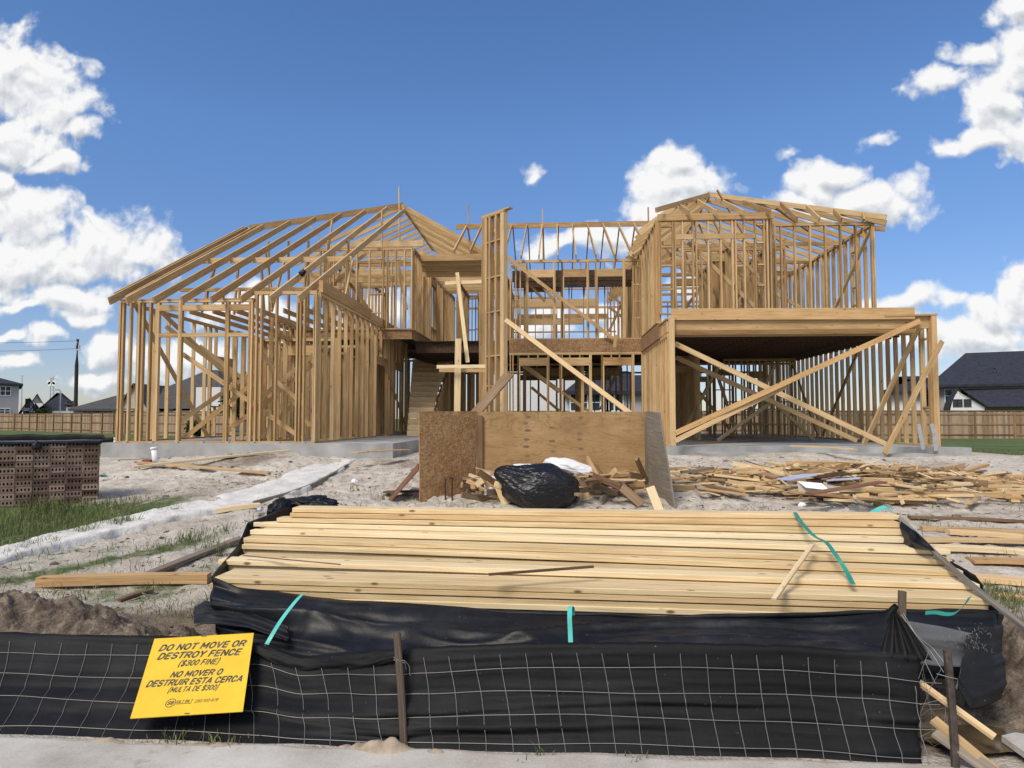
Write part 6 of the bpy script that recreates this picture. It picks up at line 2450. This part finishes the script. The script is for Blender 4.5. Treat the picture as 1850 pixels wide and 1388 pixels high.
# denser tufts seen in the photograph
for (px, py, s, m_, hh) in ((215, 948, .14, 260, .16), (155, 962, .12, 200, .13), (60, 985, .2, 220, .12), (20, 1000, .2, 220, .13), (330, 925, .16, 260, .1), (240, 955, .12, 140, .1),
                            (80, 922, .15, 360, .24), (60, 940, .3, 260, .16), (140, 925, .3, 200, .13), (180, 915, .3, 200, .12), (30, 960, .4, 300, .13), (120, 945, .4, 300, .12), (230, 905, .3, 200, .10),
                            (1815, 1080, .18, 380, .12), (1840, 1100, .16, 260, .12), (1780, 1065, .12, 120, .08), (345, 975, .1, 120, .14), (375, 990, .1, 50, .14), (400, 1000, .03, 14, .25), (390, 960, .12, 80, .1),
                            (310, 1338, .07, 22, .05), (395, 1342, .07, 24, .06), (330, 1336, .06, 18, .07), (435, 1344, .06, 16, .05), (970, 1368, .05, 12, .08), (1150, 1372, .04, 8, .06)):
    c = ghit(px, py)
    for q in range(m_):
        a, b = c.x + rng.gauss(0, s), c.y + rng.gauss(0, s * .7)
        px_ = lerp_path(b)
        if px_ is not None and abs(a - px_ + .25) < .30 and py < 1000:
            continue
        pts.append((a, b, base_z(a, b) - .01, hh * rng.uniform(.4, 1.1), rng.uniform(.004, .008), rng.uniform(.2, .9)))
blades('weeds', pts, 'blade', 'weeds and rough grass along the path and the sandy lot')
pts = []
for k in range(42000):
    if rng.random() < .45:
        x, y = rng.uniform(9.8, 26), rng.uniform(12, 30)
    else:
        x, y = rng.uniform(-26, -9.6), rng.uniform(13.5, 32)
    gr, dt = masks(x, y)
    if gr > .5:
        pts.append((x, y, base_z(x, y) - .01, rng.uniform(.03, .085), rng.uniform(.008, .016), rng.uniform(.2, .9)))
blades('lawn_grass', pts, 'blade', 'short green lawn grass beyond the lot')

pts = []
V_, F_, R_ = [], [], []
for k in range(5200):
    x, y = rng.uniform(-6.5, 7.5), rng.uniform(4.2, 13.8)
    if fbm(x * .9, y * .9, 12.0, 3) < -.08:
        continue
    a = rng.uniform(0, 3.14)
    L = rng.uniform(.03, .16)
    w = rng.uniform(.002, .005)
    z = ground_z(x, y) + rng.uniform(.004, .016)
    dx_, dy_ = math.cos(a) * L / 2, math.sin(a) * L / 2
    i = len(V_)
    V_ += [(x - dx_ - dy_ * w / L, y - dy_ + dx_ * w / L, z), (x - dx_ + dy_ * w / L, y - dy_ - dx_ * w / L, z), (x + dx_ + dy_ * w / L, y + dy_ - dx_ * w / L, z + rng.uniform(0, .02)), (x + dx_ - dy_ * w / L, y + dy_ + dx_ * w / L, z + .004)]
    F_.append((i, i + 1, i + 2, i + 3))
    R_.append(rng.random() * .9)
me = bpy.data.meshes.new('dry_straw')
me.from_pydata(V_, [], F_)
at_ = me.attributes.new('rnd', 'FLOAT', 'FACE')
at_.data.foreach_set('value', R_)
me.materials.append(M['straw'])
o = bpy.data.objects.new('dry_straw', me)
COL.objects.link(o)
tag(o, 'dry straw and twigs strewn over the sand', kind='stuff')

# small litter: stones and clods strewn over the sand
mb = MB()
bm = bmesh.new()
bmesh.ops.create_icosphere(bm, subdivisions=1, radius=1)
iv = [v.co.copy() for v in bm.verts]
ifc = [[v.index for v in f.verts] for f in bm.faces]
bm.free()
for k in range(2200):
    if k % 3 == 0:
        x, y = rng.uniform(-9, 9), rng.uniform(11, 15)
    else:
        x, y = rng.uniform(-6, 7), rng.uniform(4, 12)
    s = rng.uniform(.006, .022) * (1 + (rng.random() < .06) * 1.6)
    base = len(mb.v)
    for v in iv:
        mb.v.append(Vector((x + v.x * s * rng.uniform(.7, 1.4), y + v.y * s * rng.uniform(.7, 1.4), ground_z(x, y) + v.z * s * .6)))
    for f in ifc:
        mb.face([base + i for i in f])
tag(mb.build('clods', M['soil']), 'small clods and stones strewn over the sand', kind='stuff')


# ------------------------------------------------------------------ timber fences at the back
def timber_fence(name, label, a, b, top, base_f, side=-1, post_sp=2.4, mat='cedar'):
    root = empty(name, (a[0], a[1], base_f(a[0], a[1])))
    tag(root, label, 'fence')
    a, b = Vector((a[0], a[1], 0)), Vector((b[0], b[1], 0))
    x = (b - a)
    L = x.length
    x /= L
    nr = Vector((-x.y, x.x, 0))
    if (CAM - a).dot(nr) < 0:
        nr = -nr
    mb = MB()
    n = int(L / 0.146)
    for i in range(n):
        p = a + x * (i * .146 + .073)
        z0 = base_f(p.x, p.y)
        mb.beam(p + Vector((0, 0, z0 - .05)), p + Vector((0, 0, z0 + top + rng.uniform(-.012, .012))), .140, .018, nr)
    mb.build('pickets', M[mat], root)
    mb = MB()
    for h in (.25, .95, 1.62):
        segs = max(1, int(L / post_sp))
        for s in range(segs):
            p, q = a + x * (L * s / segs), a + x * (L * (s + 1) / segs)
            p = p + nr * .03 + Vector((0, 0, base_f(p.x, p.y) + h))
            q = q + nr * .03 + Vector((0, 0, base_f(q.x, q.y) + h))
            mb.beam(p, q, .04, .088)
    mb.build('rails', M['brown_wood'], root)
    segs = max(1, int(L / post_sp))
    for s in range(min(segs + 1, 98)):
        p = a + x * (L * s / segs) + nr * .07
        z0 = base_f(p.x, p.y)
        mb = MB()
        mb.beam(p + Vector((0, 0, z0 - .1)), p + Vector((0, 0, z0 + top - .05)), .09, .09, nr)
        mb.build('post', M['brown_wood'], root)
    mb = MB()
    p, q = a + Vector((0, 0, base_f(a.x, a.y) + top + .02)), b + Vector((0, 0, base_f(b.x, b.y) + top + .02))
    segs = max(1, int(L / 4))
    for s in range(segs):
        mb.beam(p.lerp(q, s / segs), p.lerp(q, (s + 1) / segs), .12, .035)
    mb.build('cap_rail', M['brown_wood'], root)


bf = base_z
FA = (Xp(28, 74), 74)
timber_fence('timber_fence', 'long cedar board fence behind the left lawn running toward the house', FA, (Xp(420, 46), 46), 1.83, bf)
timber_fence('timber_fence', 'far stretch of cedar fence below the grey two storey house', (Xp(-260, 80), 80), (FA[0] - .1, FA[1]), 1.9, bf)
timber_fence('timber_fence', 'cedar fence across the back behind the garage and right lawn', (Xp(760, 48), 48), (Xp(2050, 47), 47), 1.83, bf)
# low black silt strip on the far lawn
mb = MB()
P = []
for i in range(60):
    px = -80 + 285 * i / 59
    Y = 24
    z0 = base_z(Xp(px, Y), Y)
    tp = at(px, 785 + .8 * math.sin(i * .4) + (6 if px > 190 else 0), Y)
    P.append([Vector((tp.x, Y - .05, tp.z - .35)), Vector((tp.x, Y + .02 * math.sin(i), tp.z - .1)), Vector((tp.x, Y, tp.z))])
mb.grid(P)
o = mb.build('silt_fence', M['silt'], smooth=True)
o.modifiers.new('thickness', 'SOLIDIFY').thickness = .01
tag(o, 'low strip of black silt fence on the lawn behind the brick cube', 'silt fence')
for (px, py, Y, lab) in ((207, 775, 26, 'white utility post on the far lawn beside the house corner'), (255, 782, 30, 'pale utility box standing on the lawn behind the left wing')):
    p = at(px, py + 12, Y)
    p.z = base_z(p.x, p.y)
    mb = MB()
    mb.box(p + Vector((-.12, -.1, 0)), p + Vector((.12, .1, .5)))
    mb.box(p + Vector((-.14, -.12, .5)), p + Vector((.14, .12, .56)))
    tag(mb.build('utility_post', M['white']), lab, 'post')


# ------------------------------------------------------------------ houses behind
def hip_roof(root, x0, x1, y0, y1, z, h, inset, mat, over=.5, flat=None):
    x0, x1, y0, y1 = x0 - over, x1 + over, y0 - over, y1 + over
    ym = (y0 + y1) / 2
    mb = MB()
    a, b, c, d = Vector((x0, y0, z)), Vector((x1, y0, z)), Vector((x1, y1, z)), Vector((x0, y1, z))
    r0_, r1_ = Vector((x0 + inset, ym, z + h)), Vector((x1 - inset, ym, z + h))
    mb.poly([a, b, r1_, r0_])
    mb.poly([b, c, r1_])
    mb.poly([c, d, r0_, r1_])
    mb.poly([d, a, r0_])
    lo = Vector((0, 0, -.22))
    for p, q in ((a, b), (b, c), (c, d), (d, a)):
        mb.poly([q, p, p + lo, q + lo])
    mb.poly([d + lo, c + lo, b + lo, a + lo])
    return mb.build('roof', mat, root)


def gable(root, xc, w, y0, z, h, dep, wallmat, roofmat, over=.3):
    """front gable: wall triangle with two roof planes going back"""
    mb = MB()
    a, b, t = Vector((xc - w / 2, y0, z)), Vector((xc + w / 2, y0, z)), Vector((xc, y0, z + h))
    bk = Vector((0, dep, 0))
    mb.poly([a, b, t])
    mb.build('gable_wall', wallmat, root)
    mb = MB()
    ov = Vector((0, -over, 0))
    k = over / (w / 2)
    a2, b2 = a + Vector((-over, 0, -h * k)), b + Vector((over, 0, -h * k))
    up = Vector((0, 0, .16))
    for p, q in ((a2, t), (t, b2)):
        mb.poly([p + ov + up, q + ov + up, q + bk + up, p + bk + up])
        mb.poly([p + ov, q + ov, q + ov + up, p + ov + up])
        mb.poly([p + ov, p + bk, q + bk, q + ov])
    mb.build('gable_roof', roofmat, root)


def window(root, x, y, z, w, h, panes=1, frame='white'):
    mb = MB()
    t = .09
    mb.box((x - w / 2 - t, y - .06, z - t), (x - w / 2, y, z + h + t))
    mb.box((x + w / 2, y - .06, z - t), (x + w / 2 + t, y, z + h + t))
    mb.box((x - w / 2, y - .06, z - t), (x + w / 2, y, z))
    mb.box((x - w / 2, y - .06, z + h), (x + w / 2, y, z + h + t))
    mb.box((x - w / 2, y - .055, z + h / 2 - .03), (x + w / 2, y - .02, z + h / 2 + .03))
    for k in range(1, panes):
        xx = x - w / 2 + w * k / panes
        mb.box((xx - .05, y - .05, z), (xx + .05, y - .01, z + h))
    f = mb.build('window', M[frame], root, (x, y, z))
    f['_o'] = (x, y, z)
    mb = MB()
    mb.poly([(x - w / 2, y - .018, z), (x + w / 2, y - .018, z), (x + w / 2, y - .018, z + h), (x - w / 2, y - .018, z + h)])
    mb.build('pane', M['glass'], f, (x, y, z))


def walls(root, x0, x1, y0, y1, z0, z1, mat, name='wall'):
    mb = MB()
    mb.box((x0, y0, z0), (x1, y1, z1))
    return mb.build(name, M[mat], root)


def new_house(label, Y, x):
    r = empty('neighbour_house', (x, Y, .3))
    tag(r, label, 'house')
    return r


TURN = []


def turn(root, s=1.0):
    th = math.atan2(-root.location.x, root.location.y)
    root.rotation_euler.z = th * s
    root.scale.x = math.cos(th * s)


# 1 long grey-roofed brick house behind the left wing
Y = 66
zf = lambda py, Y_=None: at(925, py, Y_ or Y).z
X_ = lambda px, Y_=None: Xp(px, Y_ or Y)
h1 = new_house('long low brick house with grey shingle hip roof behind the left fence', Y, X_(260))
walls(h1, X_(134), X_(400), Y, Y + 14, 0, zf(738), 'brickwall')
hip_roof(h1, X_(134), X_(238), Y, Y + 9, zf(738), zf(708) - zf(738), 2.2, M['roof_grey'], .4)
hip_roof(h1, X_(215), X_(400), Y + .5, Y + 16, zf(738), zf(655) - zf(738), 5.2, M['roof_grey'], .5)
gable(h1, X_(248), X_(276) - X_(220), Y - .6, zf(742), zf(694) - zf(742), 6, M['brickwall'], M['roof_grey'])
walls(h1, X_(222), X_(274), Y - .55, Y, 0, zf(742), 'brickwall')
for px in (163, 189, 237, 286, 300):
    window(h1, X_(px), Y - (.56 if px == 237 else 0), zf(758), 1.25, zf(739.5) - zf(758), 1, 'trim_dark')
# gable over with small white house at its right
walls(h1, X_(372), X_(415), Y - 2, Y - .02, 0, zf(700), 'siding')
# 2 black-roofed white gabled houses at far left
Y = 88
h2 = new_house('white gabled house with black roof beyond the far left fence', Y, X_(90))
walls(h2, X_(42), X_(122), Y, Y + 12, 0, zf(742), 'siding')
hip_roof(h2, X_(66), X_(148), Y + 2, Y + 14, zf(742), zf(704) - zf(742), 4.0, M['roof_navy'], .4)
gable(h2, X_(53), X_(66) - X_(38), Y - 1, zf(742), zf(720) - zf(742), 8, M['siding'], M['roof_navy'])
gable(h2, X_(66), X_(76) - X_(56), Y - .5, zf(728), zf(712) - zf(728), 9, M['siding'], M['roof_navy'])
gable(h2, X_(64), X_(76) - X_(54), Y - 1.6, zf(745), zf(730) - zf(745), 8, M['siding'], M['roof_navy'])
window(h2, X_(50), Y - 1.02, zf(735), .5, 1.0, 1, 'trim_dark')
window(h2, X_(64), Y - 1.62, zf(741), .4, .5, 1, 'trim_dark')
h2b = new_house('small pale house tucked between the black roof and the brick house', 80, Xp(124, 80))
Y = 80
walls(h2b, X_(119), X_(136), Y, Y + 6, 0, zf(728), 'siding')
hip_roof(h2b, X_(119), X_(136), Y, Y + 6, zf(728), zf(722) - zf(728), .5, M['roof_grey'], .3)
window(h2b, X_(125), Y, zf(733), .6, .5, 1, 'trim_dark')
# 3 grey two storey house at the left edge
Y = 78
h3 = new_house('grey two storey house with black hip roof at the left edge', Y, X_(0))
walls(h3, X_(-120), X_(33), Y, Y + 12, 0, zf(689), 'siding_grey')
hip_roof(h3, X_(-120), X_(33), Y, Y + 12, zf(690), zf(666) - zf(690), 6.0, M['roof_navy'], .5)
for (px, pa, pb) in ((8, 712, 696), (8, 746, 738)):
    window(h3, X_(px), Y, zf(pa), 1.25, zf(pb) - zf(pa), 2)
# 4 large dark-roofed house at right
Y = 62
h4 = new_house('white house with large navy shingle roof beyond the right fence', Y, X_(1780))
walls(h4, X_(1696), X_(1990), Y + .4, Y + 14, 0, zf(696), 'siding_grey', 'wall')
walls(h4, X_(1692), X_(1700), Y, Y + .39, 0, zf(697), 'siding', 'porch_column')
hip_roof(h4, X_(1694), X_(2000), Y, Y + 16, zf(697), zf(629) - zf(697), 3.9, M['roof_navy'], .5)
hip_roof(h4, X_(1600), X_(1720), Y + 6, Y + 16, zf(702), zf(668) - zf(702), 4.5, M['roof_navy'], .4)
walls(h4, X_(1606), X_(1694), Y + 6.5, Y + 14, 0, zf(702), 'siding', 'wall')
for px in (1719, 1732, 1745):
    window(h4, X_(px), Y + .4, zf(727), .62, zf(705) - zf(727), 1, 'siding')
for px in (1622, 1634, 1652):
    window(h4, Xp(px, Y + 6.5), Y + 6.5, zf(735), .35, zf(710) - zf(735), 1, 'trim_dark')
# low wing in front: white end wall under a swept roof
mb = MB()
yw = Y - 3
q = lambda px, py: at(px, py, yw)
lo_ = q(1748, 750)
mb.poly([q(1750, 746), q(1755, 725), q(1764, 705), q(1812, 736), q(1812, 752), q(1750, 752)])
mb.build('wing_wall', M['siding'], h4)
mb = MB()
arc = [q(1744, 738), q(1749, 722), q(1756, 710), q(1766, 700)]
arc2 = [q(1748, 740), q(1753, 726), q(1760, 714), q(1767, 705)]
for i in range(3):
    mb.poly([arc[i], arc[i + 1], arc[i + 1] + Vector((0, 6, 0)), arc[i] + Vector((0, 6, 0))])
    mb.poly([arc2[i], arc2[i + 1], arc[i + 1], arc[i]])
e = [q(1766, 700), q(1816, 735)]
r1_ = [p + Vector((0, 0, 0)) for p in e]
mb.poly([e[0] + Vector((0, -.4, 0)), e[1] + Vector((0, -.4, 0)), Vector((X_(2000), yw - .4, e[1].z)), Vector((X_(2000), yw - .4 + 3.0, e[0].z)), e[0] + Vector((0.3, 3.0, 0))])
mb.build('wing_roof', M['roof_navy'], h4)
for px, w_ in ((1761, .2), (1769, .28), (1783, .42)):
    window(h4, Xp(px, yw), yw, at(925, 734, yw).z, w_, at(925, 724, yw).z - at(925, 734, yw).z, 1, 'trim_dark')
mb = MB()
p = at(1776, 684, Y + 2.0)
mb.tube([p, p + Vector((0, 0, .9))], .07, 8)
mb.box(p + Vector((-.2, -.2, .9)), p + Vector((.2, .2, 1.0)))
mb.build('roof_vent', M['roof_grey'], h4)
# 5 white house seen through the middle
Y = 52
h5 = new_house('tall white house with dark roof seen through the middle of the frame', Y, X_(1020))
walls(h5, X_(925), X_(1100), Y, Y + 12, 0, zf(620), 'siding')
hip_roof(h5, X_(925), X_(1010), Y + 1, Y + 12, zf(622), zf(597) - zf(622), 1.5, M['roof_navy'], .5)
for px in (990, 1032, 1056):
    window(h5, X_(px), Y, zf(684), 1.0, zf(655) - zf(684), 2)
walls(h5, X_(1030), X_(1160), Y - 5, Y - .01, 0, zf(712), 'siding_grey')
hip_roof(h5, X_(1030), X_(1160), Y - 5, Y - .4, zf(712), zf(676) - zf(712), 1.8, M['roof_navy'], .5)
for px in (1046, 1085, 1110):
    window(h5, Xp(px, Y - 5), Y - 5, at(925, 742, Y - 5).z, 1.1, 1.1, 2)
h6 = new_house('dark roofed house seen low through the right of the middle frame', 58, Xp(1150, 58))
Y = 58
walls(h6, X_(1100), X_(1250), Y, Y + 10, 0, zf(690), 'siding')
hip_roof(h6, X_(1100), X_(1250), Y, Y + 10, zf(690), zf(672) - zf(690), 2.5, M['roof_navy'], .5)
for px in (1130, 1180):
    window(h6, X_(px), Y, zf(728), 1.0, 1.3, 2)

for h_ in (h2, h2b, h3):
    turn(h_)
turn(h4, .8)
# poles and wires
Y = 70
p = at(137, 742, Y)
pb_ = Vector((p.x, Y, .3))
pole = empty('utility_pole', pb_)
tag(pole, 'dark wooden utility pole standing behind the left fence', 'utility pole')
mb = MB()
mb.tube([pb_, at(138.5, 660, Y), at(140.5, 613, Y)], [.20, .18, .14], 9)
mb.build('shaft', M['pole'], pole)
mb = MB()
for (px, py) in ((140, 620), (137, 630), (143, 630)):
    c = at(px, py, Y)
    mb.tube([c, c + Vector((0, 0, .35))], .11, 7)
mb.beam(at(135.5, 632, Y), at(145, 632, Y), .12, .12)
mb.build('insulators', M['steel'], pole)
for (py0, py1, lab) in ((609, 616, 'upper power line strung left from the wooden pole'), (626, 630, 'lower power line strung left from the wooden pole')):
    a, b = at(-250, py0 - 4, Y), at(139, py1, Y)
    mb = MB()
    mb.tube([a.lerp(b, t) + Vector((0, 0, -.5 * math.sin(math.pi * t))) for t in np.linspace(0, 1, 20)], .018, 4)
    tag(mb.build('power_line', M['pole']), lab, 'power line')
Y = 84
lp = empty('street_lamp', (Xp(108, Y), Y, .3))
tag(lp, 'pale street lamp with a short bent arm beyond the far fence', 'street lamp')
mb = MB()
mb.tube([Vector((Xp(108, Y), Y, .3)), at(109.5, 712, Y), at(109, 706, Y), at(106, 704.5, Y)], [.11, .09, .08, .06], 7)
mb.build('post', M['steel'], lp)
mb = MB()
c = at(105.5, 704.5, Y)
mb.box(c + Vector((-.35, -.15, -.08)), c + Vector((.1, .15, .06)))
mb.build('lamp_head', M['steel'], lp)
Y = 160
tw = empty('antenna_mast', (Xp(94, Y), Y, .3))
tag(tw, 'pale lattice mast with dish cluster far beyond the houses', 'mast')
mb = MB()
for s in (-1, 1):
    mb.tube([Vector((Xp(94, Y) + s * .7, Y, .3)), at(94, 682, Y) + Vector((s * .25, 0, 0))], .12, 5)
for k in range(12):
    z = 1 + k * .95
    mb.beam((Xp(94, Y) - .6 + .03 * k, Y, z), (Xp(94, Y) + .6 - .03 * k, Y, z + .9), .1, .1)
mb.tube([at(94, 690, Y), at(94.5, 683, Y)], .06, 4)
mb.build('lattice', M['steel'], tw)
mb = MB()
for px, py in ((89, 691), (99, 691), (91, 694), (97, 694)):
    c = at(px, py, Y)
    mb.tube([c + Vector((0, -.25, 0)), c + Vector((0, .1, 0))], [.55, .25], 10)
mb.build('dishes', M['white'], tw)
Y = 120
mb = MB()
mb.tube([Vector((Xp(38.5, Y), Y, .3)), at(40, 679, Y)], [.14, .07], 6)
mb.beam(at(37, 679, Y), at(43, 679, Y), .1, .1)
tag(mb.build('light_mast', M['steel']), 'thin tall light mast behind the grey two storey house', 'mast')


# trees far behind the left wing
def tree(label, px, Y, h, r, seed):
    x = Xp(px, Y)
    root = empty('broadleaf_tree', (x, Y, base_z(x, Y)))
    tag(root, label, 'tree', 'trees behind the houses')
    z0 = base_z(x, Y)
    mb = MB()
    mb.tube([(x, Y, z0 - .1), (x + .05, Y, z0 + h * .35), (x - .05, Y, z0 + h * .75)], [.16, .11, .04], 7)
    for k in range(6):
        a = rng.uniform(0, 6.28)
        mb.tube([(x, Y, z0 + h * (.3 + .06 * k)), (x + math.cos(a) * r * .6, Y + math.sin(a) * r * .6, z0 + h * (.5 + .06 * k))], [.06, .02], 5)
    mb.build('trunk', M['pole'], root)
    V, Fc, Rn = [], [], []
    cl = [(rng.gauss(0, r * .45), rng.gauss(0, r * .45), h * rng.uniform(.35, .95)) for _ in range(26)]
    for k in range(3600):
        c = rng.choice(cl)
        p = Vector((x + c[0] + rng.gauss(0, r * .17), Y + c[1] + rng.gauss(0, r * .17), z0 + c[2] + rng.gauss(0, r * .15)))
        a = Vector((rng.gauss(0, 1), rng.gauss(0, 1), rng.gauss(0, 1))).normalized() * .12
        b = a.cross(Vector((rng.gauss(0, 1), rng.gauss(0, 1), rng.gauss(0, 1)))).normalized() * .07
        i = len(V)
        V += [p - a, p + b, p + a, p - b]
        Fc.append((i, i + 1, i + 2, i + 3))
        Rn.append(rng.random())
    me = bpy.data.meshes.new('crown')
    me.from_pydata([v - Vector(root['_o']) for v in V], [], Fc)
    at_ = me.attributes.new('rnd', 'FLOAT', 'FACE')
    at_.data.foreach_set('value', Rn)
    me.materials.append(M['leaf'])
    o = bpy.data.objects.new('crown', me)
    COL.objects.link(o)
    o.parent = root


tree('slim dark green tree behind the studs of the left wing', 424, 44, 4.4, .9, 1)
tree('small dark tree between the black roofed house and the fence at left', 78, 82, 2.6, 1.1, 2)
tree('low round shrub behind the left wing near the fence', 355, 44, 1.1, .6, 3)

for o in bpy.data.objects:
    if '_o' in o:
        del o['_o']
